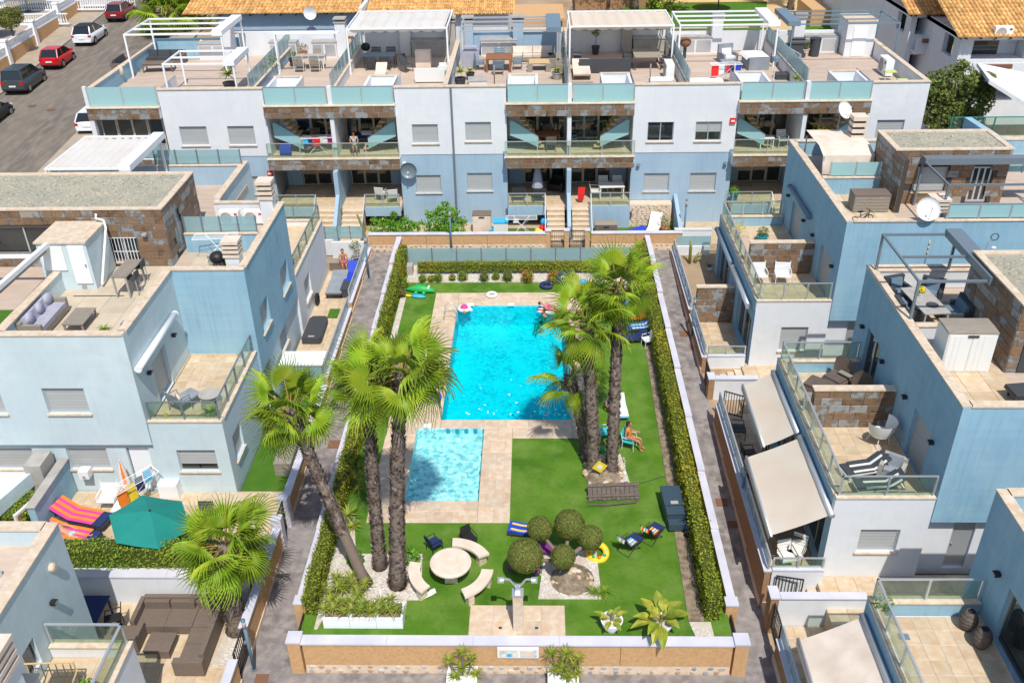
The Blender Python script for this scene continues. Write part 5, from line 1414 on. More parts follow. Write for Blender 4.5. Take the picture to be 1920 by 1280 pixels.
# roof paving laid strip by strip with open joints
for (x0, x1) in ((-23.7, -15.2), (-14.9, -10.9), (-10.6, -5.0), (-4.2, 1.6), (2.0, 8.0), (8.3, 14.2), (14.6, 20.3)):
 ys = [49.3, 52.0, 54.4, 56.9, 59.4]
 for j in range(4):
  slab(T, 'roof_paving', 'roofdeck', x0, x1, ys[j] + (2.6 if 0 else 0), ys[j + 1] - .035, 7.25, 7.27)
def bay(x0, x1, mid, seed, treads=True):
 r = random.Random(seed)
 BY = 51.7
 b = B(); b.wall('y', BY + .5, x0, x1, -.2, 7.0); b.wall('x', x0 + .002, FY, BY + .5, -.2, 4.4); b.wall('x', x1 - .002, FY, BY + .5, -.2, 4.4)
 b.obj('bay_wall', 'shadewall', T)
 for (z0, z1, yy, hw) in ((6.60, 7.20, 48.72, 0.0), (3.80, 4.36, 48.42, .10)):
  slab(T, 'balcony_slab', 'white', x0 + .004 - hw, x1 - .004 + hw, yy, BY + .49, z0, z1)
  cladding(T, 'y', yy, x0 - hw, x1 + hw, z0 - .04, z1, 1, .62, .30)
  coping(T, [(x0 - hw - .03, x1 + hw + .03, yy - .06, yy + .3)], z1 + .06)
 tiles(T, x0 + .02, x1 - .02, 48.75, BY - .1, 4.36, .9, .7, bond=0)
 # frosted parapet glass above
 w = (x1 - x0 - .34) / 4
 for k in range(4):
  a = x0 + .06 + k * w + (.22 if k > 1 else 0)
  slab(T, 'frosted_panel', 'frost', a + .03, a + w - .03, 48.92, 48.94, 7.27, 8.2)
  slab(T, 'panel_frame', 'alu', a + .03, a + w - .03, 48.9, 48.96, 8.2, 8.23)
  slab(T, 'panel_post', 'alu', a + w - .03, a + w + .03, 48.9, 48.97, 7.26, 8.23)
 slab(T, 'pilaster', 'white', mid - .11, mid + .11, 48.88, 49.2, 7.26, 8.2)
 # middle fin, glass doors on both floors, balcony rail
 slab(T, 'fin_wall', 'white', mid - .11, mid + .11, 48.78, BY - .05, 4.38, 6.6)
 slab(T, 'fin_wall', 'rearblue', mid - .12, mid + .12, 48.0, BY - .05, 1.66, 3.79)
 for (z0, z1) in ((4.4, 6.58), (1.7, 3.78)):
  glazing(T, 'y', BY - .15, x0 + .9, mid - .14, z0, z1, 3, 1, 'coping')
  glazing(T, 'y', BY - .15, mid + .14, x1 - .9, z0, z1, 3, 1, 'coping')
  for (a, c) in ((x0 + .01, x0 + .9), (x1 - .9, x1 - .01)):
   slab(T, 'bay_pier', 'white' if z0 > 4 else 'rearblue', a, c, BY - .3, BY - .05, z0, z1)
 rail(T, [(x0 + .02 - .1, 48.55), (x1 - .02 + .1, 48.55)], 4.42, 5.24, 'glass', 1.7, 'alu')
 if treads:
  for s, xa in ((1, x0 + .12), (-1, x1 - .12)):
   for k in range(9):
    zz = 4.55 + k * .25
    xx = xa + s * (1.62 - k * .17) if k < 9 else xa
    lo, hi = sorted((xx, xx + s * .30))
    slab(T, 'stair_tread', 'yellowwood', lo, hi, 49.5, 50.5, zz, zz + .05)
   P = [(xa + s * 1.6, 4.6), (xa + s * 1.6, 5.2), (xa + s * .2, 6.1), (xa + s * .05, 6.1), (xa + s * .05, 5.3), (xa + s * .9, 4.95)]
   b = B()
   f0 = [(x, 49.42, z) for x, z in P]; b.face(*f0); b.face(*[(x, 49.44, z) for x, z in P])
   b.obj('stair_glass', 'frost', T)
   B().bar((xa + s * 1.6, 49.43, 5.22), (xa + s * .2, 49.43, 6.13), .04).obj('stair_rail', 'steel', T)
 # roof stair opening behind the frosted glass
 for s, xa in ((1, x0 + .1), (-1, x1 - .1)):
  lo, hi = sorted((xa, xa + s * 1.6))
  slab(T, 'stair_parapet', 'white', lo, hi, 51.3, 51.45, 7.27, 8.08)
  for xx in (lo, hi - .14): slab(T, 'stair_parapet', 'white', xx, xx + .14, 49.3, 51.3, 7.27, 8.08)
  coping(T, [(lo - .03, hi + .03, 51.27, 51.48)], 8.13)
  slab(T, 'stair_cover', 'white', lo + .15, hi - .15, 49.35, 51.28, 7.3, 7.36)
  B().bar((xa + s * 1.7, 49.3, 8.1), (xa + s * 1.7, 50.3, 7.3), .04).obj('stair_rail', 'alu', T)
 # ground terrace
 slab(T, 'terrace_slab', 'cement', x0 + .02, x1 - .02, 48.3, BY - .1, 1.35, 1.64)
 tiles(T, x0 + .03, x1 - .03, 48.32, BY - .2, 1.64, .9, .75, bond=0)
bay(-14.5, -7.46, -10.9, 1)
bay(-1.52, 5.30, 1.86, 2)
bay(10.82, 17.72, 14.36, 3)
def stairs(xa, xb, zt=1.64):
 n = 8
 for k in range(n):
  z = zt - (k + 1) * .185
  y = 48.3 - k * .265
  slab(T, 'step', 'travertine', xa, xb, y - .265, y - .002, -.1, z)
  slab(T, 'step_nosing', 'coping', xa, xb, y - .285, y, z, z + .025)
for (xa, xb) in ((-12.1, -11.02), (-10.76, -9.55), (.66, 1.64), (2.06, 3.0), (13.1, 14.2), (14.5, 15.6)): stairs(xa, xb)
for mid in (-10.9, 1.86, 14.36):
 b = B()
 b.v = []
 b.prism([(48.0, 1.66), (48.0, 2.5), (46.3, 1.25), (46.3, .0), (47.9, .0)], mid - .1, mid + .1, Matrix(((0, 0, 1, 0), (1, 0, 0, 0), (0, 1, 0, 0), (0, 0, 0, 1))))
 b.obj('stair_wall', 'rearblue', T)
for (x0, x1, ws) in ((-14.45, -12.14, 1), (-9.5, -7.5, 1), (-1.5, .62, 1), (3.04, 5.28, 0), (10.86, 13.06, 1), (15.64, 17.7, 1)):
 slab(T, 'terrace_front', 'rearblue', x0, x1, 48.22, 48.3, 1.1 if ws else .1, 1.63)
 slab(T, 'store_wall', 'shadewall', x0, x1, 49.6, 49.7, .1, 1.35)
 rail(T, [(x0 + .05, 48.26), (x1 - .05, 48.26)], 1.64, 2.38, 'glass', 1.15, 'alu')
 sx = x1 - .05 if abs(x1) > 0 and x1 in (-12.14, .62, 13.06) else x0 + .05
 for k in range(3):
  p = (sx, 48.2 - k * .75, 2.36 - k * .52); q = (sx, 48.2 - (k + 1) * .75, 2.36 - (k + 1) * .52)
  B().bar(p, q, .045).obj('stair_rail', 'alu', T); B().bar((q[0], q[1], q[2] - .8), q, .04).obj('stair_post', 'alu', T)
# far left bay: stone band over a glazed bay that turns the corner
slab(T, 'balcony_slab', 'white', -24.0, -20.14, 48.72, 51.5, 6.62, 7.2); cladding(T, 'y', 48.72, -24.05, -20.14, 6.6, 7.2, 1, .62, .30); coping(T, [(-24.1, -20.1, 48.66, 49.02)], 7.26)
for k in range(2):
 slab(T, 'frosted_panel', 'frost', -23.85 + k * 1.86, -22.07 + k * 1.86, 48.92, 48.94, 7.27, 8.3); slab(T, 'panel_post', 'alu', -22.05 + k * 1.86, -21.99 + k * 1.86, 48.9, 48.97, 7.26, 8.32)
slab(T, 'corner_post', 'white', -24.05, -23.87, 48.8, 49.0, 7.26, 8.35)
glazing(T, 'y', 49.3, -23.7, -20.3, 4.3, 6.6, 4, 1, 'coping'); rail(T, [(-23.9, 48.8), (-20.2, 48.8)], 4.4, 5.2, 'frostpale', 1.8, 'alu')
slab(T, 'balcony_slab', 'white', -24.0, -20.14, 48.7, 51.5, 3.9, 4.36); cladding(T, 'y', 48.7, -24.0, -20.14, 3.88, 4.36, 1, .62, .30)
glazing(T, 'y', 49.5, -23.7, -20.3, 1.4, 3.85, 3, 1, 'coping')
slab(T, 'corner_post', 'white', -24.05, -23.8, 48.75, 49.0, 1, 6.6)
# rear roof walls, outdoor kitchens and parapets
slab(T, 'roof_wall', 'blue', -24.0, -18.6, 59.45, 59.65, 7.25, 8.35)
slab(T, 'roof_wall', 'white', -18.5, -11.1, 59.45, 59.65, 7.25, 8.7)
slab(T, 'roof_wall', 'white', -10.6, -5.2, 59.45, 59.65, 7.25, 8.6)
slab(T, 'roof_wall', 'rearblue', -4.2, 1.9, 59.45, 59.65, 7.25, 8.5)
slab(T, 'roof_wall', 'white', 2.1, 8.2, 59.45, 59.65, 7.25, 8.55)
slab(T, 'roof_wall', 'white', 8.4, 14.4, 59.45, 59.65, 7.25, 8.45)
slab(T, 'roof_wall', 'white', 14.5, 20.6, 59.45, 59.65, 7.25, 8.4)
coping(T, [(-24.0, -18.6, 59.4, 59.7), (-10.6, -5.2, 59.4, 59.7), (2.1, 8.2, 59.4, 59.7), (8.4, 14.4, 59.4, 59.7)], 8.66)
parapet(T, [(-24.05, -23.83, 49.3, 59.4)], 7.25, 8.15, 'blue'); parapet(T, [(20.46, 20.68, 49.3, 59.4)], 7.25, 8.15, 'white')
for (x, m, gl, y1) in ((-15.3, 'rearblue', 1, 59.3), (-10.9, 'white', 1, 59.3), (-4.75, 'rearblue', 0, 59.3), (1.8, 'greywood', 1, 59.3), (8.2, 'white', 1, 59.3), (14.4, 'white', 1, 59.3)):
 parapet(T, [(x - .1, x + .1, 49.4, y1)], 7.25, 8.15 if not gl else 7.9, m)
 if gl: rail(T, [(x, 49.5), (x, y1)], 7.9, 8.75, 'frostpale' if x < 2 else 'frost', 1.05, 'alu', top=False)
for (x0, x1, y0, m) in ((-13.8, -12.3, 58.6, 'white'), (-16.5, -14.8, 58.7, 'white'), (-7.6, -5.3, 58.5, 'concrete'), (-3.3, -1.1, 58.6, 'white'), (6.1, 8.0, 58.6, 'concrete'), (8.9, 10.9, 58.6, 'white'), (16.6, 18.6, 58.6, 'white'), (-20.9, -19.1, 58.5, 'white')):
 k = slab(T, 'kitchen_counter', m, x0, x1, y0, 59.4, 7.27, 8.2)
 slab(T, 'counter_top', 'concrete', x0 - .03, x1 + .03, y0 - .04, 59.43, 8.2, 8.25)
 for i in range(2):
  a = x0 + .06 + i * (x1 - x0) / 2
  B().box(a, a + (x1 - x0) / 2 - .12, y0 - .02, y0 - .002, 7.4, 8.1).obj('cupboard_door', 'alu' if m == 'white' else 'concrete', k)
for (x, y, m) in ((-12.0, 59.2, 'white'), (-8.0, 59.1, 'white'), (-1.0, 59.1, 'rearblue'), (5.7, 59.1, 'concrete'), (11.2, 59.1, 'white'), (16.2, 59.1, 'white'), (-18.9, 58.6, 'white'), (-4.1, 59.1, 'rearblue'), (-5.2, 59.1, 'concrete')):
 slab(T, 'roof_pillar', m, x - .32, x + .32, y - .3, y + .3, 7.27, 9.3); slab(T, 'pillar_cap', 'concrete', x - .38, x + .38, y - .36, y + .36, 9.3, 9.38); slab(T, 'pillar_cap', 'concrete', x - .38, x + .38, y - .36, y + .36, 9.5, 9.58); slab(T, 'pillar_neck', 'charcoal', x - .25, x + .25, y - .24, y + .24, 9.38, 9.5)
slab(T, 'store_room', 'white', 18.7, 20.4, 57.6, 59.4, 7.27, 9.3); slab(T, 'store_top', 'coping', 18.65, 20.45, 57.55, 59.44, 9.3, 9.38)
slab(T, 'store_door', 'whitepaint', 19.1, 19.9, 57.56, 57.6, 7.3, 9.0)
def pergola(label, x0, x1, y0, y1, z0, z1, m='whitepaint', ny=3, nx=0, box=None, fabric=None, posts='all', th=.09):
 t = thing('pergola', label, 'pergola', ((x0 + x1) / 2, (y0 + y1) / 2, z0), world=True)
 for x in (x0, x1):
  for y in (y0, y1):
   if posts == 'front' and y == y1: continue
   if posts == 'left' and x == x1: continue
   slab(t, 'post', m, x - th / 2, x + th / 2, y - th / 2, y + th / 2, z0, z1)
 for k in range(ny):
  y = y0 + (y1 - y0) * k / (ny - 1)
  slab(t, 'beam', m, x0 - th / 2, x1 + th / 2, y - th / 2, y + th / 2, z1 + .002, z1 + th)
 for x in (x0, x1): slab(t, 'side_beam', m, x - th * .45, x + th * .45, y0 + th / 2 + .002, y1 - th / 2 - .002, z1 + .004, z1 + th - .006)
 if box:
  bx0, bx1, by0, by1, bm = box
  slab(t, 'cassette', bm, bx0, bx1, by0, by1, z1 - .05, z1 + .22)
 if fabric:
  fx0, fx1, fy0, fy1, fm, ax = fabric
  P = []
  n = 40
  for i in range(n + 1):
   row = []
   for j in range(9):
    if ax == 'x': x, y, q = fx0 + (fx1 - fx0) * i / n, fy0 + (fy1 - fy0) * j / 8, i
    else: x, y, q = fx0 + (fx1 - fx0) * j / 8, fy0 + (fy1 - fy0) * i / n, i
    row.append((x, y, z1 + th + .03 - .11 * abs(sin(q * pi / 5)) ** .7))
   P.append(row)
  B().grid(P).obj('canopy', fm, t, smooth=True)
  if ax == 'x':
   for yy in (fy0, fy1): B().grid([[(p[0][0], yy, p[0][2]) for p in P], [(p[0][0], yy + .01, p[0][2] - .22) for p in P]]).obj('valance', fm, t)
 return t
pergola('white pergola frame on the far left roof terrace', -23.6, -18.0, 54.5, 58.6, 7.27, 9.7, ny=4, box=(-18.5, -17.9, 54.4, 58.7, 'whitepaint'))
pergola('small white pergola frame over the far left roof stairs', -20.0, -16.2, 50.2, 53.0, 7.27, 9.1, ny=3, box=(-16.7, -16.1, 50.1, 53.1, 'whitepaint'))
pergola('white pergola frame with open roof beside the white dining chairs', -15.0, -11.3, 54.8, 55.0, 7.27, 9.6, ny=2, posts='left')
pergola('white pergola with gathered cream canopy over the kettle barbecue', -10.75, -5.0, 54.6, 59.2, 7.27, 9.85, ny=2, fabric=(-10.6, -5.1, 54.7, 59.0, 'whitecloth', 'x'))
pergola('blue grey pergola frame over the brown wooden table', -4.3, 1.5, 55.3, 58.8, 7.27, 9.5, 'alu', ny=4, box=(.7, 1.55, 55.2, 58.9, 'bluegrey'))
pergola('white pergola with striped cream canopy over the long grey sofa', 2.05, 8.0, 55.2, 59.2, 7.27, 9.7, ny=2, fabric=(2.2, 7.9, 55.3, 59.0, 'creamcloth', 'x'))
pergola('white pergola frame over the white cloth table', 8.4, 14.0, 55.4, 59.0, 7.27, 9.65, ny=4, box=(13.4, 14.1, 55.3, 59.1, 'whitepaint'))
pergola('dark slim pergola frame on the far right roof terrace', 14.9, 21.0, 55.6, 59.0, 7.27, 9.6, 'bluegrey', ny=4, box=(14.6, 15.3, 55.5, 59.1, 'bluegrey'), th=.07)
pergola('white pergola with white gathered canopy behind the gravel roof', -20.6, -17.2, 36.9, 41.0, 5.8, 8.2, ny=2, box=(-17.45, -16.95, 36.8, 41.1, 'whitepaint'), fabric=(-20.5, -17.5, 37.0, 40.8, 'whitecloth', 'x'))
pergola('dark grey pergola with cassette over the blue roof dining set', 12.4, 15.0, 27.0, 30.6, 6.52, 7.85, 'steel', ny=3, box=(14.6, 15.15, 26.9, 30.7, 'steel'), th=.08)
pergola('dark grey pergola in front of the far right roof room', 16.35, 21.5, 35.0, 37.8, 5.97, 7.95, 'steel', ny=2, box=(16.3, 21.5, 37.45, 37.9, 'steel'), th=.08)
t = thing('awning', 'rolled sand coloured awning track at the left edge of the roof terrace', 'awning', (-18.0, 28, 7.2), world=True)
B().bar((-17.95, 26.4, 7.75), (-17.9, 30.8, 7.65), .16).obj('cassette', 'whitepaint', t); B().bar((-18.1, 26.4, 7.55), (-18.05, 30.8, 7.45), .12, .2).obj('canopy', 'greywood', t); B().bar((-18.2, 30.9, 7.1), (-21, 30.9, 7.1), .12).obj('beam', 'whitepaint', t)
t = thing('awning', 'beige canopy over the far blue roof by its chimney', 'awning', (13.8, 41, 6), world=True)
B().grid([[(12.8, 43.0, 7.6), (15.2, 43.0, 7.6)], [(12.9, 41.0, 7.55), (15.2, 41.0, 7.55)], [(12.9, 40.2, 7.35), (15.2, 40.2, 7.35)], [(12.95, 40.1, 6.5), (15.2, 40.1, 6.5)]]).obj('canopy', 'beigecloth', t)
for (x, y) in ((12.85, 42.9), (15.15, 42.9), (12.95, 40.2), (15.15, 40.2)): slab(t, 'post', 'alu', x - .03, x + .03, y - .03, y + .03, 5.95, 7.32)
b = B(); b.grid([[(15.2, 43.0, 7.6), (15.2, 43.0, 6.0)], [(15.2, 40.2, 7.35), (15.2, 40.2, 6.0)]]); b.obj('side_curtain', 'beigecloth', t)
t = thing('awning', 'white flat awning at the left edge below the ground windows', 'awning', (-18.5, 24, 1.0), world=True)
b = B(); b.prism([(-19.6, 23.2), (-18.35, 23.2), (-17.75, 25.3), (-19.6, 25.3)], 1.3, 1.42); b.obj('top', 'whitepaint', t)
b = B(); b.prism([(-18.35, 23.18), (-18.28, 23.18), (-17.68, 25.3), (-17.75, 25.3)], .9, 1.44); b.obj('side_board', 'pale', t)
for k in range(2): slab(t, 'post', 'alu', -18.4 + k * .5, -18.33 + k * .5, 23.5 + k * 1.4, 23.57 + k * 1.4, -.22, 1.3)
# gardens between the tan wall and the building
g0 = slab(None, 'garden_ground', 'travertine', -14.6, 20.5, 46.06, 49.03, -.3, .28, kind='structure')
slab(None, 'garden_turf', 'turf', -2.9, .6, 46.1, 48.2, .28, .30, kind='structure')
slab(None, 'garden_turf', 'turf', 3.05, 7.8, 46.1, 48.9, .28, .30, kind='structure')
sw = thing('garden_wall', 'pale rough stone wall under the far right ground terrace', 'wall', (6, 48.8, .3), world=True)
slab(sw, 'core', 'cement', 3.05, 7.6, 48.36, 48.98, .3, 1.62)
rubble(sw, 'y', 48.36, 3.1, 4.0, .35, 1.6, 'rearstone', .22, .95, .075); rubble(sw, 'y', 48.36, 4.9, 7.5, .35, 1.6, 'rearstone', .22, .95, .075)
slab(sw, 'niche', 'interior', 4.0, 5.4, 48.34, 48.37, .75, 1.2)
w = thing('garden_wall', 'sloping pale blue garden wall at the right end of the tan wall', 'wall', (7.85, 47.5, .3), world=True)
b = B(); b.prism([(46.1, .2), (49.0, .2), (49.0, 2.0), (46.1, 1.05)], 7.75, 7.95, Matrix(((0, 0, 1, 0), (1, 0, 0, 0), (0, 1, 0, 0), (0, 0, 0, 1)))); b.obj('wall_body', 'rearblue', w)
w = thing('garden_wall', 'white wall with frosted glass closing the far right patio', 'wall', (8.6, 45.3, -.2), world=True)
slab(w, 'wall_body', 'white', 7.5, 9.3, 45.2, 45.4, -.3, .55); coping(w, [(7.5, 9.5, 46.0, 46.3)], 1.15, m='whitecloth'); slab(w, 'back_wall', 'white', 7.9, 9.5, 46.02, 46.25, .2, 1.1); rail(w, [(7.55, 45.3), (9.3, 45.3)], .55, 1.1, 'frostpale', 1.0, 'alu', top=False)
slab(None, 'pale_patio', 'whitecloth', 7.52, 9.2, 41.2, 45.1, -.25, -.225, kind='structure'); slab(None, 'grey_deck', 'concrete', 8.35, 9.2, 39.4, 43.2, -.225, -.2, kind='structure')
# ---------------------------------------------------------------- street on the left, cars
def gpt(u, v, dz=0.0):
 p = atG(u, v)
 return Vector((p.x, p.y, gz(p.y) + dz))
def strip(name, L, R_, m, dz):
 b = B()
 n = 24
 for i in range(n):
  q0, q1 = i / n, (i + 1) / n
  P = []
  for (S_, q) in ((L, q0), (R_, q0), (R_, q1), (L, q1)):
   p = S_[0].lerp(S_[1], q); P.append((p.x, p.y, gz(p.y) + dz))
  b.face(*P)
 return b.obj(name, m, kind='structure')
ka, kb = gpt(0, 180), gpt(230, 0)
kd = (kb - ka); kd.z = 0; kd.normalize()
KA, KB = ka - kd * 50, kb + kd * 60
rn = Vector((kd.y, -kd.x, 0))          # towards the building
strip('road', (KA, KB), (KA + rn * 9.2, KB + rn * 9.2), 'asphalt', .0)
strip('pavement', (KA - rn * 3.1, KB - rn * 3.1), (KA, KB), 'pavement', .13)
b = B()
for i in range(40):
 p, q = KA.lerp(KB, i / 40), KA.lerp(KB, (i + 1) / 40)
 P = []
 b.face((p.x, p.y, gz(p.y)), (q.x, q.y, gz(q.y)), (q.x, q.y, gz(q.y) + .134), (p.x, p.y, gz(p.y) + .134))
 r0, r1 = p - rn * .15, q - rn * .15
 b.face((p.x, p.y, gz(p.y) + .134), (q.x, q.y, gz(q.y) + .134), (r1.x, r1.y, gz(r1.y) + .136), (r0.x, r0.y, gz(r0.y) + .136))
b.obj('kerb', 'concrete', kind='structure')
strip('pavement', (KA + rn * 9.2, KB + rn * 9.2), (KA + rn * 11.5, KB + rn * 11.5), 'pavement', .13)
for (u, v) in ((95, 206), (60, 199), (160, 38)):
 p = gpt(u, v, .01); B().lathe([(.33, 0), (.33, .012), (.001, .014)], 14).obj('manhole_cover', 'rust', bpy.data.objects['road'], loc=tuple(p))
kdir = atan2(kd.y, kd.x)
def car(label, u, v, paint, kind='hatch', L=4.1, W=1.78, H=1.5, rz=None, name='parked_car', roof=None):
 p = gpt(u, v, .0)
 t = thing(name, label, 'car', tuple(p), (kdir if rz is None else rz), 'cars parked along the street')
 # x forward; body lofted from stations (x, half width, z low, z waist)
 h = L / 2
 st = {'hatch': [(-h, .80, .38, .82), (-h + .12, .86, .24, .90), (-h * .55, .89, .20, .92), (0, .89, .19, .90), (h * .5, .88, .20, .88), (h * .78, .85, .22, .78), (h - .12, .78, .26, .66), (h, .66, .36, .56)],
          'van': [(-h, .84, .36, 1.0), (-h + .1, .89, .24, 1.06), (-h * .5, .91, .2, 1.06), (0, .91, .2, 1.05), (h * .5, .90, .2, 1.02), (h * .75, .87, .22, .95), (h - .1, .80, .26, .80), (h, .7, .36, .62)]}[kind]
 st = [(x, w * W / 1.78, a, c * H / 1.5 if kind == 'hatch' else c) for x, w, a, c in st]
 P = []
 for (x, w_, a, c) in st:
  mz = (a + c) / 2
  P.append([(x, -w_ * .90, a), (x, -w_, a + .12), (x, -w_, mz + .1), (x, -w_ * .93, c), (x, -w_ * .5, c + .03), (x, 0, c + .045), (x, w_ * .5, c + .03), (x, w_ * .93, c), (x, w_, mz + .1), (x, w_, a + .12), (x, w_ * .90, a)])
 b = B(); b.grid(P); b.face(*P[0]); b.face(*P[-1])
 b.obj('body', paint, t, smooth=True)
 # cabin
 rw = W * .37
 waist = st[2][3]
 if kind == 'van':
  rx = (-h + .14, -h + .32, h * .10, h * .52); 
 else:
  rx = (-h + .10, -h + .55, h * .05, h * .55)
 bw = W * .445
 lower = [(rx[0], -bw), (rx[3], -bw), (rx[3], bw), (rx[0], bw)]
 upper = [(rx[1], -rw), (rx[2], -rw), (rx[2], rw), (rx[1], rw)]
 z0, z1 = waist - .02, H - .05
 b = B()
 for i in range(4):
  j = (i + 1) % 4
  b.face((*lower[i], z0), (*lower[j], z0), (*upper[j], z1), (*upper[i], z1))
 b.obj('windows', 'carglass', t)
 b = B(); n = 6
 R_ = []
 for i in range(n + 1):
  q = i / n; x = rx[1] - .03 + (rx[2] - rx[1] + .06) * q
  R_.append([(x, y * rw * 1.03, z1 + .05 * sin(pi * (.15 + .7 * q)) * (1 - .35 * y * y)) for y in (-1, -.6, 0, .6, 1)])
 b.grid(R_); b.grid([[(p_[0], p_[1], p_[2] - .05) for p_ in r_] for r_ in R_])
 b.obj('roof', roof or paint, t, smooth=True)
 for i in range(4):         # roof pillars
  a = Vector((*lower[i], z0)); c = Vector((*upper[i], z1))
  B().bar(a * 1.002, c * 1.002, .08, .05).obj('roof_pillar', paint, t)
 for s in (-1, 1):
  xm = (rx[1] + rx[2]) / 2
  B().bar((xm, s * bw * 1.004, z0), (xm, s * rw * 1.01, z1), .07, .03).obj('roof_pillar', paint, t)
  B().box(rx[3] - .3, rx[3] - .12, s * (W / 2 + .08) - .07, s * (W / 2 + .08) + .07, waist + .02, waist + .16).obj('mirror', paint, t)
  for x in (-h + .78, h - .82):
   wl = B(); wl.tube([(x, s * (W / 2 - .2), .31), (x, s * (W / 2 + .012), .31)], .31, 18)
   wh = wl.obj('wheel', 'tyre', t)
   rr = B(); rr.tube([(x, s * (W / 2 - .05), .31), (x, s * (W / 2 + .02), .31)], .2, 14); rr.obj('rim', 'rim', wh)
   ar = B(); ar.tube([(x, s * (W / 2 - .3), .33), (x, s * (W / 2 + .004), .33)], .37, 18); ar.obj('wheel_arch', 'black', t)
  zz = waist - .17
  B().box(-h - .015, -h + .16, s * W * .40 - .12, s * W * .40 + .12, zz - (.16 if kind == 'van' else .07), zz + .1).obj('tail_lamp', 'lamp', t)
  B().box(h - .25, h - .03, s * W * .36 - .15, s * W * .36 + .1, .56, .68).obj('headlamp', 'headlamp', t)
 B().box(-h - .03, -h + .1, -W * .43, W * .43, .30, .42).obj('bumper', 'black' if paint != 'carwhite' else paint, t)
 B().box(-h - .045, -h, -.26, .26, .58, .69).obj('number_plate', 'plate', t)
 return t
def between(a, b_): return ((a[0] + b_[0]) / 2, (a[1] + b_[1]) / 2)
car('grey van parked nearest on the left side of the street', 50, 163, 'cargrey', 'van', 4.4, 1.9, 1.82)
car('bright red hatchback parked between grey van and white car', 112, 120, 'carred', 'hatch', 3.8, 1.72, 1.55)
car('white car with dark roof parked behind the bright red hatchback', 172, 76, 'carwhite', 'hatch', 4.3, 1.85, 1.6, roof='black')
car('dark red hatchback parked farthest up the street', 229, 33, 'carwine', 'hatch', 4.2, 1.8, 1.55)
car('white saloon parked half hidden behind the left end of the terrace building', 188, 234, 'carwhite', 'hatch', 4.5, 1.82, 1.45)
car('dark car whose tail just shows at the left edge', -14, 226, 'black', 'hatch', 4.2, 1.78, 1.45)
# tan street wall with white pillars and balustrade
wa, wb = gpt(0, 141), gpt(178, 0)
wd = (wb - wa); wd.z = 0; wl_ = wd.length; wd.normalize(); wnn = Vector((wd.y, -wd.x, 0))
wa = wa - wd * 16
sw = thing('boundary_wall', 'tan street wall with white pillars and balustrade beside the parked cars', 'wall', tuple(wa), world=True)
wz = atan2(wd.y, wd.x)
k = 0
L = wl_ + 30
n = int(L / 6)
for i in range(n):
 p = wa + wd * (i * L / n)
 q = Matrix.Translation((p.x, p.y, gz(p.y) + .13)) @ Matrix.Rotation(wz, 4, 'Z')
 s = L / n
 B().box(.25, s - .25, -.12, .12, -.6, 1.15, q).obj('wall_section', 'render', sw)
 B().box(-.25, .25, -.25, .25, -.5, 2.0, q).obj('pillar', 'whitepaint', sw)
 B().box(-.3, .3, -.3, .3, 2.0, 2.1, q).obj('pillar_cap', 'whitepaint', sw)
 B().box(.25, s - .25, -.1, .1, 1.78, 1.88, q).obj('handrail', 'whitepaint', sw)
 B().box(.25, s - .25, -.1, .1, 1.15, 1.22, q).obj('base_rail', 'whitepaint', sw)
 b = B()
 for j in range(int((s - .5) / .22)):
  x = .36 + j * .22
  b.lathe([(.03, 1.22), (.065, 1.36), (.03, 1.55), (.05, 1.78)], 6, (x, 0, 0))
 b.v = [tuple(q @ Vector(v)) for v in b.v]
 b.obj('balusters', 'whitepaint', sw, kind='stuff')
yard = strip('front_yard', (wa - wnn * 24 - wd * 10, wa + wd * (L + 10) - wnn * 24), (wa - wnn * .2 - wd * 10, wa + wd * (L + 10) - wnn * .2), 'pavement', .35)
# inner balustrades and houses across the street
for (u, v, ln, lab) in ((-40, 55, 9, 'white balustrade of the nearest yard across the street'), (-10, 28, 12, 'white balustrade behind the clipped street tree'), (40, 20, 12, 'white balustrade beside the blue street parasol')):
 p = gpt(u, v, .35)
 t = thing('balustrade', lab, 'balustrade', tuple(p), 0)
 B().box(0, ln, -.08, .08, .92, 1.02).obj('handrail', 'whitepaint', t); B().box(0, ln, -.1, .1, 0, .12).obj('base', 'whitepaint', t)
 b = B()
 for j in range(int(ln / .24)): b.lathe([(.03, .12), (.07, .3), (.03, .6), (.05, .92)], 6, (.1 + j * .24, 0, 0))
 b.obj('balusters', 'whitepaint', t, kind='stuff')
p = gpt(0, 45)
h = thing('house', 'pale house with dark windows at the upper left corner', 'house', (p.x - 4, p.y + 3, gz(p.y) + .3))
B().box(-9, 1.5, 0, 9, 0, 4.0).obj('wall', 'blue', h); B().box(-6, -1, -.05, -.01, .2, 2.4).obj('glass_door', 'darkglass', h); B().box(-.2, 1.2, -.05, -.01, .2, 2.4).obj('glass_door', 'darkglass', h)
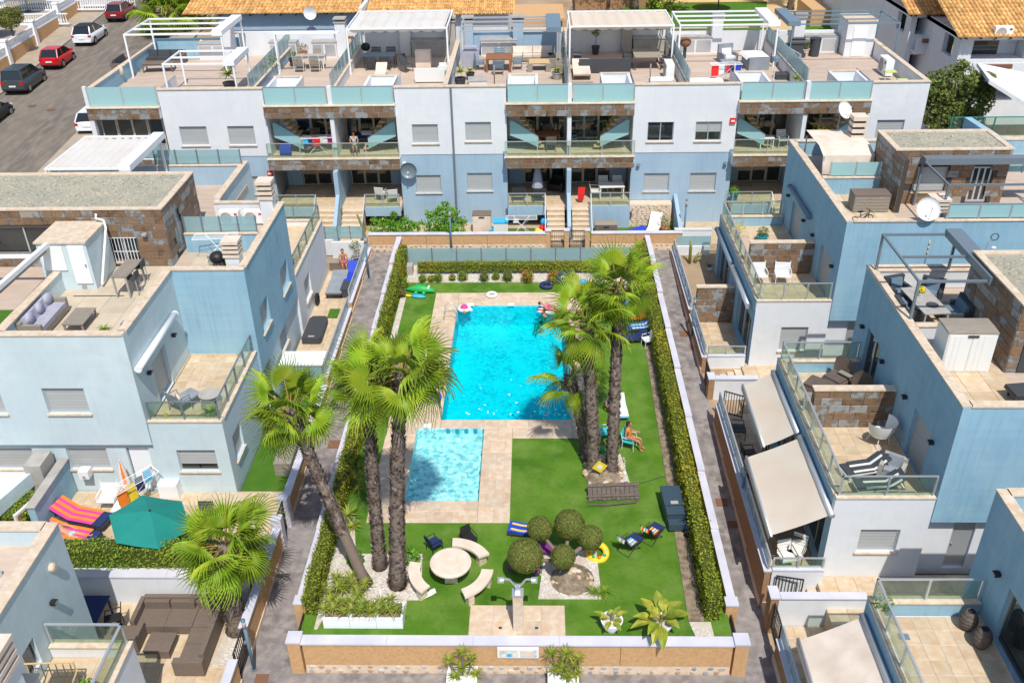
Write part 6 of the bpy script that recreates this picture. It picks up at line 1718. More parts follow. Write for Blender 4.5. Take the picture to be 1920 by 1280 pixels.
def parasol(label, loc, r, h, m, n=6, tilt=0, pole='steel', group=None, apex=.38, sides=None):
 t = thing('parasol', label, 'parasol', loc, 0, group)
 b = B()
 for k in range(n):
  a0, a1 = 2 * pi * k / n, 2 * pi * (k + 1) / n
  am = (a0 + a1) / 2
  rows = []
  for q in (0.02, .35, .7, 1.0):
   z = h - apex * q ** 1.15
   rows.append([(r * q * cos(a0), r * q * sin(a0), z), (r * q * cos(pi / n) * cos(am), r * q * cos(pi / n) * sin(am), z - .03 * q), (r * q * cos(a1), r * q * sin(a1), z)])
  b.grid(rows)
 M_ = Matrix.Translation((0, 0, h)) @ Matrix.Rotation(tilt, 4, 'Y') @ Matrix.Translation((0, 0, -h))
 b.v = [tuple(M_ @ Vector(v)) for v in b.v]
 b.obj('canopy', m, t)
 B().tube([(0, 0, 0), (0, 0, h + .08)], .035, 8).obj('pole', pole, t)
 for k in range(n):
  a = 2 * pi * k / n
  B().tube([tuple(M_ @ Vector((.05 * cos(a), .05 * sin(a), h - .08))), tuple(M_ @ Vector((r * .97 * cos(a), r * .97 * sin(a), h - apex - .04)))], .012, 4).obj('rib', pole, t)
 B().lathe([(.3, 0), (.3, .06), (.08, .1), (.001, .1)], 12).obj('base', 'charcoal', t)
 return t
p = gpt(55, 28, .35); parasol('blue parasol in the yard across the street', tuple(p), 2.3, 2.4, 'bluegrey', 8, apex=.6)
p = gpt(-8, 78, .35); parasol('royal blue parasol cut by the left edge', tuple(p), 1.7, 2.3, 'royal', 8, apex=.5)
p = gpt(36, 108, .13)
leafy_tree('small clipped tree on the pavement by the tan street wall', tuple(p), [((0, 0, 3.2), 1.05), ((.5, .1, 3.3), .8), ((-.5, 0, 3.1), .8)], 'topiaryleaf', .15, 5.0, .16)
p = gpt(322, 60); pc = atY(325, 22, p.y)
palm('fan palm beside the street behind the far left roof terrace', tuple(p), (p.x, p.y, pc.z), .3, .25, n=36, sc_=1.9, boots=False, seed=31, group='background fan palms')
bb = gpt(372, 56)
leafy_tree('yellow green shrub under the street palm', tuple(bb), [((0, 0, 1.0), 1.4), ((1.3, 0, .8), 1.1)], 'yucca', .2, 1.2, .1, 'bush', 'bush')
# ---------------------------------------------------------------- tiled roofs and houses beyond
def tile_roof(parent, p0, p1, up, n_up=None, wt=.27, lt=.5, name='roof_tiles'):
 """barrel tiles: p0->p1 along the eave, up = slope vector"""
 p0, p1, up = Vector(p0), Vector(p1), Vector(up)
 e = p1 - p0; W = e.length; e.normalize(); Lu = up.length; u = up.normalized(); nrm = e.cross(u).normalized()
 if nrm.z < 0: nrm = -nrm
 b = B()
 b.face(p0, p1, p1 + up, p0 + up)
 sh = B(); sh.face(p0 - nrm * .12, p1 - nrm * .12, p1 + up - nrm * .12, p0 + up - nrm * .12)
 for i in range(int(W / wt)):
  for j in range(int(Lu / lt)):
   a = p0 + e * (i + .5) * wt + u * j * lt
   r = wt * .42
   P = []
   for (q, rr, lift) in ((-.05, r, .03), (lt, r * .82, 0.005)):
    row = []
    for k in range(4):
     an = pi * k / 3
     row.append(a + u * q + e * (-cos(an) * rr) + nrm * (sin(an) * rr * .8 + lift))
    P.append(row)
   b.grid(P)
   b.face(*P[0])
 return b.obj(name, 'rooftile', parent, kind='stuff')
h = thing('house', 'long white house with ochre tiled roof behind the terrace building', 'house', (-12, 66, .9), world=True)
e0, e1 = atY(340, 26, 66), atY(672, 26, 66); ez = (e0.z + e1.z) / 2
slab(h, 'wall', 'white', e0.x + 2.2, e1.x + .3, 66.6, 76, .5, ez - .1)
slab(h, 'eave_shadow', 'rearblue', e0.x + 2.2, e1.x + .3, 66.55, 66.6, ez - 1.2, ez - .1)  # blue strip on the white wall, coloured as the shadow below the eave
tile_roof(h, (e0.x, 66, ez), (e1.x, 66, ez), (0, 12, 2.6))
tile_roof(h, (e0.x, 78, ez + 2.6), (e0.x, 66, ez), (4, 0, .9)) if 0 else None
for k in range(14): slab(h, 'rafter', 'charcoal', e0.x + 1.5 + k * 1.05, e0.x + 1.6 + k * 1.05, 66.05, 66.55, ez - .16, ez - .08)
slab(h, 'gable', 'white', e1.x + .05, e1.x + .3, 65.9, 78, ez - .5, ez + .3)
t = thing('satellite_dish', 'small white dish under the ochre eave', 'satellite dish', tuple(atY(582, 24, 65.8)))
b = B(); b.lathe([(.001, 0), (.3, .05), (.45, .12)], 14); b.v = [(x, -z - .05, y) for x, y, z in b.v]; b.obj('dish', 'whitepaint', t, smooth=True); B().tube([(0, 0, 0), (0, .3, -.2)], .03, 6).obj('arm', 'alu', t)
h2 = thing('house', 'second white house with ochre tiled roof behind the cream canopy', 'house', (-2, 68, 1), world=True)
f0, f1 = atY(684, 30, 66.5), atY(965, 30, 66.5); fz = f0.z
slab(h2, 'wall', 'white', f0.x + .2, f1.x - .5, 67, 76, .5, fz - .1)
tile_roof(h2, (f0.x, 66.5, fz), (f1.x, 66.5, fz), (0, 4.3, .95))
uw = atY(716, 8, 71)
slab(h2, 'upper_wall', 'white', uw.x, atY(935, 8, 71).x, 70.8, 76, fz, fz + 3.5)
slab(h2, 'window', 'darkglass', f0.x + .6, uw.x - .1, 70.7, 70.75, fz + .9, fz + 3)
B().box(-9, -8, 70, 71, 0, 1).obj
tile_roof(h2, (atY(862, 8, 69).x, 68.8, fz + .6), (f1.x - .5, 68.8, fz + .6), (0, 4, .9))
# gardens beyond the middle
gy = gpt(1300, 42).y
slab(None, 'far_lawn', 'turf', 8.5, 40, gy - 8, gy + 6, 1, gz(gy) + .55, kind='structure')
b = B(); z = gz(gy) + .57
b.prism([(20, gy - 8), (22.5, gy - 8), (26, gy + 6), (23, gy + 6)], z, z + .02); b.prism([(9, gy + 6), (40, gy + 6), (40, gy + 8.5), (9, gy + 8.5)], z, z + .02)
b.obj('sandy_path', 'orange' if 0 else 'yellowwood', kind='structure')
w = thing('garden_wall', 'tall ochre wall behind the far lawn', 'wall', (20, gy + 9, gz(gy)), world=True)
slab(w, 'wall_body', 'render', 10, 26.5, gy + 8.6, gy + 9.4, .5, gz(gy) + 6); slab(w, 'wall_body', 'coping', 29, 33, gy + 8.6, gy + 9.4, .5, gz(gy) + 6)
w = thing('garden_wall', 'ochre building part at the top middle', 'wall', (0, gy, gz(gy)), world=True)
slab(w, 'wall_body', 'render', -1.8, 2.6, gy - 8, gy - 2, .5, gz(gy) + 2.2); slab(w, 'wall_body', 'darkrender', 4, 12.2, gy + 4, gy + 9, .5, gz(gy) + 1.4); slab(w, 'upper_body', 'render', 3.2, 14, gy + 9.2, gy + 14, .5, gz(gy) + 6)
slab(w, 'dark_opening', 'interior', 1.2, 2.4, gy - 8.06, gy - 8.0, .5, gz(gy) + 2.0)
slab(w, 'roof', 'coping', -4.5, .8, gy - 14, gy - 8.5, .5, gz(gy) + .6)
p = gpt(1345, 30, .55); 
t = thing('parasol', 'thatched straw parasol on the far ochre terrace', 'parasol', tuple(p))
B().tube([(0, 0, 0), (0, 0, 3.0)], .06, 8).obj('pole', 'charcoal', t); B().lathe([(.001, 3.25), (1.0, 2.8), (1.85, 2.45), (1.8, 2.38), (.001, 2.9)], 18).obj('thatch', 'charcoal', t)
p = gpt(1140, 24, .5); leafy_tree('round green tree at the top middle behind the striped canopy', tuple(p), [((-1.2, 0, 3.0), 1.7), ((.8, 0, 3.3), 1.9), ((2.2, 0, 2.8), 1.2), ((-2.4, 0, 2.6), 1.0)], 'bushleaf', .26, 1.3, .2)
p = gpt(1255, 30, .5); leafy_tree('bright yellow green tree by the ochre wall', tuple(p), [((0, 0, 1.4), 1.7), ((1.2, 0, 2.0), 1.2), ((-1.0, 0, .9), 1.2)], 'hedgegreen', .28, 1.3, .15)
p = gpt(1190, 26, .4); palm('bare palm trunk at the top middle with its crown out of frame', tuple(p), (p.x, p.y, gz(p.y) + 9), .3, .25, n=20, sc_=1.6, seed=40, group='background fan palms')
p = gpt(1480, 28, .4); palm('bare palm trunk near the ochre gate with its crown out of frame', tuple(p), (p.x + .3, p.y, gz(p.y) + 9), .3, .25, n=20, sc_=1.6, seed=41, group='background fan palms')
# clutter of a back yard behind the grey pergola
yd = thing('garden_wall', 'low pale yard wall with counters behind the blue grey pergola', 'wall', (3, 64, 1), world=True)
slab(yd, 'wall_body', 'coping', -1.5, 2.0, 62.2, 62.5, .5, 7.6); slab(yd, 'yard_floor', 'coping', -1.5, 8, 62.5, 80, 4.0, 4.2)
# ochre and white houses at the top right
h = thing('house', 'ochre house with stairs at the top right behind the dark pergola', 'house', (32, 88, 2), world=True)
for (u0, u1, v, Y, m, hh) in ((1395, 1450, 30, 100, 'coping', 4), (1480, 1520, 40, 92, 'render', 3), (1520, 1640, 36, 86, 'render', 2.0), (1470, 1530, 8, 104, 'coping', 5)):
 a, c = atY(u0, v, Y), atY(u1, v, Y)
 slab(h, 'wall', m, a.x, c.x, Y, Y + 5, .5, a.z + .8)
for k in range(3): slab(h, 'window', 'interior', atY(1400 + k * 40, 20, 99.9).x, atY(1412 + k * 40, 20, 99.9).x, 99.9, 99.97, atY(1400, 24, 100).z, atY(1400, 6, 100).z)
def balcony_house(label, u0, u1, vt, vb, Y, depth, roof=True):
 """white house with open balconies on two floors"""
 a, c = atY(u0, vt, Y), atY(u1, vt, Y)
 z1 = a.z; z0 = gz(Y) - .3
 t = thing('house', label, 'house', ((a.x + c.x) / 2, Y, z0), world=True)
 W = c.x - a.x
 fl = (z1 - z0) / 3
 hs_ = [(a.x + W * .12, a.x + W * .62, z0 + fl * 2 + 1.0, z0 + fl * 3 - .35), (a.x + W * .12, a.x + W * .62, z0 + fl + 1.0, z0 + fl * 2 - .35), (a.x + W * .72, a.x + W * .92, z0 + fl * 2 + .9, z0 + fl * 3 - .5)]
 b = B(); b.wall('y', Y, a.x, c.x, z0, z1, hs_, 1.3)
 b.wall('x', a.x, Y, Y + depth, z0, z1, [(Y + 1, Y + 2.6, z0 + fl * 2 + .9, z0 + fl * 3 - .4)], .3, 1); b.wall('x', c.x, Y, Y + depth, z0, z1)
 b.obj('wall', 'white', t)
 for h_ in hs_: slab(t, 'glass_door', 'darkglass', h_[0], h_[1] - (h_[1] - h_[0]) * .35, Y + 1.3, Y + 1.34, h_[2], h_[3]); slab(t, 'back_wall', 'white', h_[0], h_[1], Y + 1.36, Y + 1.4, h_[2], h_[3])
 slab(t, 'balcony_front', 'white', a.x + W * .1, a.x + W * .64, Y - .9, Y - .75, z0 + fl * 2 - .1, z0 + fl * 2 + 1.0); slab(t, 'balcony_slab', 'white', a.x + W * .1, a.x + W * .64, Y - .74, Y - .01, z0 + fl * 2 - .1, z0 + fl * 2 + .05)
 slab(t, 'flower_box', 'rust', a.x + W * .2, a.x + W * .45, Y - 1.1, Y - .92, z0 + fl * 2 + .7, z0 + fl * 2 + .95)
 slab(t, 'top', 'white', a.x, c.x, Y + .02, Y + depth, z1 - .3, z1 - .05)
 if roof:
  tile_roof(t, (a.x - .5, Y - .7, z1), (c.x + .5, Y - .7, z1), (0, depth * .7, depth * .22))
  for k in range(int(W / .9)): slab(t, 'rafter', 'charcoal', a.x + k * .9, a.x + .1 + k * .9, Y - .6, Y, z1 - .14, z1 - .06)
 return t
balcony_house('white house with ochre roof and wall mounted air conditioner at the right edge', 1805, 2010, 66, 200, 60, 12)
balcony_house('white balcony house between two ochre roofs at the top right', 1712, 1800, 24, 150, 66, 12)
balcony_house('narrow white balcony tower at the top right', 1662, 1706, -6, 110, 72, 10, roof=False)
balcony_house('farthest white balcony tower behind the dark pergola', 1618, 1660, -30, 90, 79, 10, roof=False)
p = atY(1876, 74, 59.8); t = ac_unit('beige air conditioner under the ochre eave at the right', p.x, 59.75, p.z, 0, 1.3, None); slab(t, 'bracket', 'concrete', p.x - .3, p.x + .3, 59.7, 60, p.z - .08, p.z) if 0 else None
for (u, v) in ((1881, 20), (1916, 24)):
 p = atY(u, v, 66)
 t = thing('satellite_dish', 'white dish on the ochre roof ' + ('nearer the edge' if u > 1900 else 'left of another'), 'satellite dish', tuple(p))
 b = B(); b.lathe([(.001, 0), (.35, .05), (.6, .16)], 16); b.v = [(x, -z - .05, y) for x, y, z in b.v]; b.obj('dish', 'whitepaint', t, smooth=True); B().tube([(0, 0, 0), (0, .25, -1.2)], .04, 6).obj('pole', 'alu', t)
t = thing('shed', 'white lean-to with a big sloping roof at the right edge', 'shed', (29, 51, .3), world=True)
p0, p1, p2, p3 = atY(1832, 118, 56), atY(1990, 150, 56), atY(1990, 235, 49), atY(1855, 150, 50)
b = B(); b.face(p0, p1, p2, p3); b.face(*[q - Vector((0, 0, .2)) for q in (p0, p1, p2, p3)])
for (q, r_) in ((p3, p2), (p0, p3)): b.face(q, r_, r_ - Vector((0, 0, .2)), q - Vector((0, 0, .2)))
b.obj('roof', 'white', t)
slab(t, 'side_wall', 'white', p3.x + .2, p3.x + .5, 50.4, 56, .2, 3.2); slab(t, 'back_wall', 'coping', p3.x + .5, 40, 55.6, 55.9, .2, 3.5)
slab(t, 'post', 'white', 33.5, 33.9, 49.6, 50.0, .2, 3.4); slab(t, 'dark_shelf', 'charcoal', 30.5, 33, 52, 52.6, .2, 1.7); slab(t, 'picture_board', 'yellow', 29.4, 30.6, 51.9, 51.96, .9, 1.9); slab(t, 'bench_counter', 'coping', 30, 34, 50.6, 51.4, .2, .9)
sp = slab(None, 'far_patio', 'coping', 21, 44, 45.2, 52, .0, .3, kind='structure'); slab(None, 'side_ground', 'earth', 20.8, 44, 52, 60, .1, .32, kind='structure')
w = thing('garden_wall', 'pale turquoise parapet running diagonally past the far gravel roof', 'wall', (24, 43, 4), world=True)
a, c = atY(1815, 220, 46), atY(1880, 262, 42.5)
b = B(); b.bar((a.x, a.y, a.z - .4), (c.x, c.y, c.z - .4), .35, .8); b.obj('wall_body', 'blue', w)
fz_ = thing('glass_fence', 'clear glass fence with green posts past the far gravel roof', 'fence', (22, 46, 0), world=True)
zf_ = atY(1770, 258, 46).z
slab(fz_, 'base', 'coping', 21, 36, 46.0, 46.3, .3, zf_); rail(fz_, [(20.9, 46.1), (36, 46.1)], zf_, zf_ + 1.0, 'glass', 2.2, 'teal')
# ---------------------------------------------------------------- furniture builders (local coordinates, x right, y away, origin on the floor)
def chair(label, loc, rz=0, frame='charcoal', seat='charcoal', group=None, name='chair', arms=True, w=.52, h=.88, legs=True, cat='chair'):
 t = thing(name, label, cat, loc, rz, group)
 B().box(-w / 2, w / 2, -.25, .25, .40, .46).obj('seat', seat, t)
 M_ = Matrix.Translation((0, .25, .44)) @ Matrix.Rotation(-.2, 4, 'X')
 b = B()
 for k in range(4): b.box(-w / 2 + .02, w / 2 - .02, -.015, .015, .04 + k * .105, .12 + k * .105, M_)
 b.obj('backrest', seat, t, kind='stuff')
 for s in (-1, 1):
  for y in (-.23, .25):
   B().tube([(s * (w / 2 - .02), y * 1.06, 0), (s * (w / 2 - .02), y, .40 if y < 0 else .45)], .016, 6).obj('leg', frame, t)
  if arms:
   B().tube([(s * w / 2, -.22, .44), (s * w / 2, -.2, .64), (s * w / 2, .27, .66)], .018, 6).obj('armrest', frame, t)
  B().tube([(s * (w / 2 - .01), .25, .44), (s * (w / 2 - .01), .34, h)], .016, 6).obj('back_post', frame, t)
 return t
def table(label, loc, rz=0, lx=1.4, ly=.8, h=.74, top='greywood', leg='charcoal', slats=0, group=None, cloth=None, name='table', lw=.06):
 t = thing(name, label, 'table', loc, rz, group)
 if slats:
  for k in range(slats):
   y = -ly / 2 + ly * k / slats
   B().box(-lx / 2, lx / 2, y + .004, y + ly / slats - .004, h - .035, h).obj('slat', top, t)
  b = B(); b.box(-lx / 2 + .03, lx / 2 - .03, -ly / 2 + .03, ly / 2 - .03, h - .07, h - .036); b.obj('frame', leg, t)
 else:
  B().box(-lx / 2, lx / 2, -ly / 2, ly / 2, h - .04, h).obj('tabletop', top, t)
 for sx in (-1, 1):
  for sy in (-1, 1):
   B().box(sx * (lx / 2 - .06) - lw / 2, sx * (lx / 2 - .06) + lw / 2, sy * (ly / 2 - .06) - lw / 2, sy * (ly / 2 - .06) + lw / 2, 0, h - .04).obj('leg', leg, t)
 return t
def round_table(label, loc, r=.5, h=.72, top='glass', leg='whitepaint', name='round_table', group=None):
 t = thing(name, label, 'table', loc, 0, group)
 B().lathe([(.001, h), (r, h), (r, h - .03), (.001, h - .03)], 20).obj('tabletop', top, t)
 for k in range(4):
  a = k * pi / 2 + .4
  B().tube([(r * .75 * cos(a), r * .75 * sin(a), 0), (r * .2 * cos(a), r * .2 * sin(a), h - .04)], .016, 6).obj('leg', leg, t)
 return t
def lounger(label, loc, rz=0, frame='whitepaint', pad='greycushion', lift=.55, group=None, towel=None, name='sun_lounger', L=1.9, w=.64, legs=True, low=.32):
 """head towards +y"""
 t = thing(name, label, 'sun lounger', loc, rz, group)
 hy = L * .15
 b = B(); b.box(-w / 2, -w / 2 + .05, -L / 2, L / 2, low - .06, low).box(w / 2 - .05, w / 2, -L / 2, L / 2, low - .06, low).box(-w / 2 + .05, w / 2 - .05, -L / 2, -L / 2 + .05, low - .06, low).box(-w / 2 + .05, w / 2 - .05, L / 2 - .05, L / 2, low - .06, low)
 b.obj('frame', frame, t)
 for sx in (-1, 1):
  for y in (-L * .4, L * .38): B().box(sx * (w / 2 - .04) - .03, sx * (w / 2 - .04) + .03, y - .03, y + .03, 0, low - .06).obj('leg', frame, t)
 def prof(e, th):
  pts = [(-L / 2 + e, low + th), (-L * .2, low + th + .01), (hy, low + th), (L / 2 - e, low + th + lift * .75)]
  return pts
 def sheet_(e, th, m, nm, ya=-9, yb=9, wd=w):
  P = []
  pr = prof(e, th)
  n = 16
  for i in range(n + 1):
   y = (-L / 2 + e) + (L - 2 * e) * i / n
   if not ya <= y <= yb: continue
   for k in range(3):
    if pr[k][0] <= y <= pr[k + 1][0] + 1e-6:
     q = (y - pr[k][0]) / (pr[k + 1][0] - pr[k][0]); z = pr[k][1] + (pr[k + 1][1] - pr[k][1]) * q
   P.append([(-wd / 2, y, z - th * .9), (-wd / 2, y, z - .01), (-wd / 2 + .02, y, z), (wd / 2 - .02, y, z), (wd / 2, y, z - .01), (wd / 2, y, z - th * .9)])
  b = B().grid(P); b.face(*P[0]); b.face(*P[-1])
  return b.obj(nm, m, t, smooth=False)
 for i in range(3):
  ya, yb = [(-L / 2, -L * .18), (-L * .17, hy), (hy, L / 2)][i]
 sheet_(.02, .07, pad, 'cushion')
 if lift > .05:
  b = B(); b.bar((0, L * .3, low - .02), (0, L * .42, low + lift * .6), .03); b.obj('back_support', frame, t)
 if towel:
  ms = towel if isinstance(towel, (list, tuple)) else [towel]
  n = len(ms)
  if n == 1: sheet_(.05, .085, ms[0], 'towel', -L * .35, L * .5, w * 1.02)
  else:
   N = 6
   pr = prof(.05, .09)
   b = B()
   xs = [-w / 2 - .015 + (w + .03) * k / N for k in range(N + 1)]
   def zz(y):
    for k in range(3):
     if pr[k][0] <= y <= pr[k + 1][0] + 1e-6: return pr[k][1] + (pr[k + 1][1] - pr[k][1]) * (y - pr[k][0]) / (pr[k + 1][0] - pr[k][0])
    return pr[0][1]
   for k in range(N):
    b.cur = k % n
    b.grid([[(xs[k], -L * .33 + L * .8 * i / 10, zz(-L * .33 + L * .8 * i / 10)), (xs[k + 1], -L * .33 + L * .8 * i / 10, zz(-L * .33 + L * .8 * i / 10))] for i in range(11)])
   b.obj('towel', ms, t)
 return t
def sofa(label, loc, rz=0, L=1.9, D=.8, body='rattan', pad='cushion', arms=(1, 1), n=3, h=.72, group=None, name='sofa', back=True):
 """back at +y"""
 t = thing(name, label, 'sofa', loc, rz, group)
 B().box(-L / 2, L / 2, -D / 2, D / 2, .06, .28).obj('base', body, t)
 if back: B().box(-L / 2, L / 2, D / 2 - .14, D / 2, .281, h).obj('backrest', body, t)
 for s, on in ((-1, arms[0]), (1, arms[1])):
  if on: B().box(min(s * L / 2, s * (L / 2 - .13)), max(s * L / 2, s * (L / 2 - .13)), -D / 2, D / 2 - .142, .281, .56).obj('armrest', body, t)
 x0 = -L / 2 + (.14 if arms[0] else .01); x1 = L / 2 - (.14 if arms[1] else .01)
 for k in range(n):
  a, c = x0 + (x1 - x0) * k / n, x0 + (x1 - x0) * (k + 1) / n
  B().box(a + .01, c - .01, -D / 2 + .01, D / 2 - .16, .282, .42).obj('seat_cushion', pad, t)
  if back and pad != body:
   B().box(a + .02, c - .02, -.07, .07, 0, .36, Matrix.Translation((0, D / 2 - .24, .41)) @ Matrix.Rotation(-.2, 4, 'X')).obj('back_cushion', pad, t)
 for s in (-1, 1):
  for y in (-D / 2 + .06, D / 2 - .06): B().box(s * (L / 2 - .06) - .03, s * (L / 2 - .06) + .03, y - .03, y + .03, 0, .06).obj('leg', 'charcoal', t)
 return t
def block(label, loc, rz, lx, ly, h, m, lid=None, name='storage_box', cat='storage box', doors=0, slats=0):
 t = thing(name, label, cat, loc, rz)
 B().box(-lx / 2, lx / 2, -ly / 2, ly / 2, .0, h - .06).obj('body', m, t)
 b = B()
 b.v = []
 b.grid([[(-lx / 2 - .02, y, h - .06), (-lx / 2 - .02, y, h - .02 + z), (lx / 2 + .02, y, h - .02 + z), (lx / 2 + .02, y, h - .06)] for y, z in ((-ly / 2 - .02, 0), (0, .02), (ly / 2 + .02, 0))])
 b.face((-lx / 2 - .02, -ly / 2 - .02, h - .06), (lx / 2 + .02, -ly / 2 - .02, h - .06), (lx / 2 + .02, -ly / 2 - .02, h - .02), (-lx / 2 - .02, -ly / 2 - .02, h - .02))
 b.obj('lid', lid or m, t)
 for k in range(doors):
  a = -lx / 2 + .03 + k * (lx - .06) / doors
  d = B().box(a, a + (lx - .06) / doors - .012, -ly / 2 - .02, -ly / 2 - .002, .04, h - .09).obj('door', m, t)
  for j in range(3): B().box(a + .03 + j * .16, a + .15 + j * .16, -ly / 2 - .028, -ly / 2 - .021, .07, h - .12).obj('plank', m, d)
 for k in range(slats):
  z = .03 + k * (h - .12) / slats
  B().box(-lx / 2 + .02, lx / 2 - .02, -ly / 2 - .015, -ly / 2 - .001, z + .008, z + (h - .12) / slats - .008).obj('plank', m, t)
 if doors: B().box(-.16, .16, -ly / 2 - .05, -ly / 2 - .021, h - .18, h - .1).obj('latch', 'charcoal', t)
 return t
def drying_rack(label, loc, rz=0, clothes=(), h=.95, group=None):
 t = thing('drying_rack', label, 'drying rack', loc, rz, group)
 for y in (-.25, .25):
  B().tube([(-.5, y, 0), (.45, -y, h)], .014, 6).obj('leg', 'whitepaint', t)
  B().tube([(.5, y, 0), (-.45, -y, h)], .014, 6).obj('leg', 'whitepaint', t)
 b = B()
 for k in range(7): b.tube([(-.85, -.27 + k * .09, h), (.85, -.27 + k * .09, h)], .006, 4)
 b.obj('wires', 'whitepaint', t, kind='stuff')
 b = B()
 for y in (-.28, .28): b.tube([(-.85, y, h), (.85, y, h)], .014, 6)
 for x in (-.85, .85): b.tube([(x, -.28, h), (x, .28, h)], .014, 6)
 b.obj('frame', 'whitepaint', t)
 for i, (x, w, m, l) in enumerate(clothes):
  y = -.2 + .12 * (i % 4)
  P = [[(x - w / 2, y - .04, h - l), (x - w * .1, y - .06, h - l * .97), (x + w / 2, y - .04, h - l * .95)], [(x - w / 2, y - .01, h + .01), (x, y - .015, h + .012), (x + w / 2, y - .01, h + .01)], [(x - w / 2, y + .03, h - l * .6), (x, y + .05, h - l * .62), (x + w / 2, y + .03, h - l * .6)]]
  B().grid(P).obj('garment', m, t, smooth=False)
 return t
def pot(label, loc, r=.2, h=.35, m='terracotta', plant='yucca', L=.5, n=26, kind='rosette', group=None, ph=.1):
 t = thing('potted_plant', label, 'potted plant', loc, 0, group)
 B().lathe([(.001, 0), (r * .72, 0), (r, h), (r * 1.06, h), (r * 1.06, h - .04), (r * .9, h - .04), (.001, h - .05)], 14).obj('pot', m, t, smooth=False)
 b = B()
 if kind == 'rosette': rosette(b, (0, 0, h + ph), n, L, L * .1)
 elif kind == 'tree':
  B().tube([(0, 0, h - .05), (.02, 0, h + ph)], .02, 5).obj('stem', 'trunk', t)
  leafball(b, (0, 0, h + ph + L * .4), L * .55, L * .55, L * .5, 240, .09, shell=.7)
 else: leafball(b, (0, 0, h + L * .4), L * .6, L * .6, L * .5, 240, .09, shell=.6)
 b.obj('foliage', plant, t, kind='stuff')
 return t
def ring(label, loc, R_, r, m, tilt=0, name='swim_ring', group=None, patches=None):
 t = thing(name, label, 'swim ring', loc, 0, group)
 M_ = Matrix.Rotation(tilt, 3, 'X')
 B().torus((0, 0, r), R_, r, 26, 10, M_).obj('tube', m, t, smooth=True)
 if patches:
  for k in range(9):
   a = k * 2 * pi / 9
   b = B().ball((R_ * cos(a) * 1.02, R_ * sin(a) * 1.02, r * 1.55), r * .5, r * .5, r * .5, 8, 5)
   b.obj('patch', patches[k % len(patches)], t, smooth=True)
 B().tube([(R_ - r * .4, 0, 2 * r - .01), (R_ - r * .4, 0, 2 * r + .02)], .02, 6).obj('valve', 'whitepaint', t)
 return t
def barbecue(label, loc, kettle=True, rz=0):
 t = thing('barbecue', label, 'barbecue', loc, rz)
 if kettle:
  B().ball((0, 0, .82), .29, .29, .25, 16, 10).obj('kettle', 'black', t, smooth=True)
  for k in range(3):
   a = k * 2.09
   B().tube([(.12 * cos(a), .12 * sin(a), .65), (.3 * cos(a), .3 * sin(a), 0)], .016, 6).obj('leg', 'alu', t)
  B().tube([(-.08, -.29, .93), (.08, -.29, .93)], .015, 5).obj('handle', 'black', t)
 else:
  B().box(-.5, .5, -.26, .26, .05, .75).obj('cabinet', 'charcoal', t)
  b = B(); b.grid([[(x, -.27 * cos(pi * k / 6), .8 + .28 * sin(pi * k / 6)) for k in range(7)] for x in (-.42, .42)]); b.obj('lid', 'black', t, smooth=True)
  B().box(-.75, .75, -.2, .2, .74, .80).obj('shelf', 'black', t)
 return t
# ---------------------------------------------------------------- pool garden things
sh = thing('shower', 'stone shower column with two slanting metal arms on its tiled pad', 'shower', (-.545, 19.62, .03))
B().prism([(-.15, -.13), (.15, -.13), (.15, .13), (-.15, .13)], 0, 1.45).obj('column', 'coping', sh)
B().box(-.17, .17, -.15, .15, 1.45, 1.53).obj('cap', 'alu', sh)
B().box(-.07, .07, -.06, .06, 1.53, 1.78).obj('neck', 'alu', sh)
for s in (-1, 1):
 B().bar((s * .03, 0, 1.72), (s * .24, 0, 2.02), .045).obj('arm', 'alu', sh); B().bar((s * .24, 0, 2.02), (s * .52, 0, 2.05), .045).obj('arm', 'alu', sh)
 B().box(min(s * .40, s * .58), max(s * .40, s * .58), -.1, .1, 1.97, 2.02).obj('shower_head', 'alu', sh)
for x in (-.55, .55): B().box(x - .05, x + .05, -.04, .04, 0, .012).obj('drain', 'charcoal', sh)
tb = thing('stone_table', 'round pale stone table on a square base in the grass', 'table', (-2.72, 21.65, 0))
B().lathe([(.001, .76), (.25, .765), (.3, .76), (.6, .76), (.66, .74), (.66, .68), (.6, .65), (.001, .65)], 28).obj('tabletop', 'stonewhite', tb)
B().box(-.2, .2, -.2, .2, 0, .65).obj('base', 'yellowwood' if 0 else 'coping', tb)
for ang, lab in ((200, 'curved stone bench on the left of the round stone table'), (325, 'curved stone bench in front of the round stone table'), (60, 'curved stone bench behind the round stone table')):
 bt = thing('stone_bench', lab, 'bench', (-2.72, 21.65, 0), radians(ang), 'curved stone benches round the table')
 P = []
 for (rr, z) in ((.98, .42), (.98, .5), (1.36, .5), (1.36, .42)):
  P.append([(rr * cos(a), rr * sin(a), z) for a in [radians(-32 + 64 * i / 12) for i in range(13)]])
 P.append(P[0]); b = B().grid(P); b.face(*[r_[0] for r_ in P[:4]]); b.face(*[r_[-1] for r_ in P[:4]]); b.obj('seat', 'stonewhite', bt)
 for a in (-22, 22):
  c = (1.17 * cos(radians(a)), 1.17 * sin(radians(a)))
  B().box(-.14, .14, -.1, .1, 0, .42, Matrix.Translation((*c, 0)) @ Matrix.Rotation(radians(a), 4, 'Z')).obj('foot', 'coping', bt)
_n0 = set(bpy.data.objects)
p = at(815, 1034); chair('dark folding chair lying back behind the round stone table', (p.x, p.y + .1, 0), 2.3, 'black', 'navy', w=.5, h=.75)
p = at(880, 1028); chair('black folding chair leaning behind the right stone bench', (p.x, p.y + .15, 0), .6, 'black', 'black', w=.5, h=.7)
t = thing('storage_chest', 'dark blue grey storage chest on the grass by the right hedge', 'storage chest', (4.75, 24.75, 0), .05)
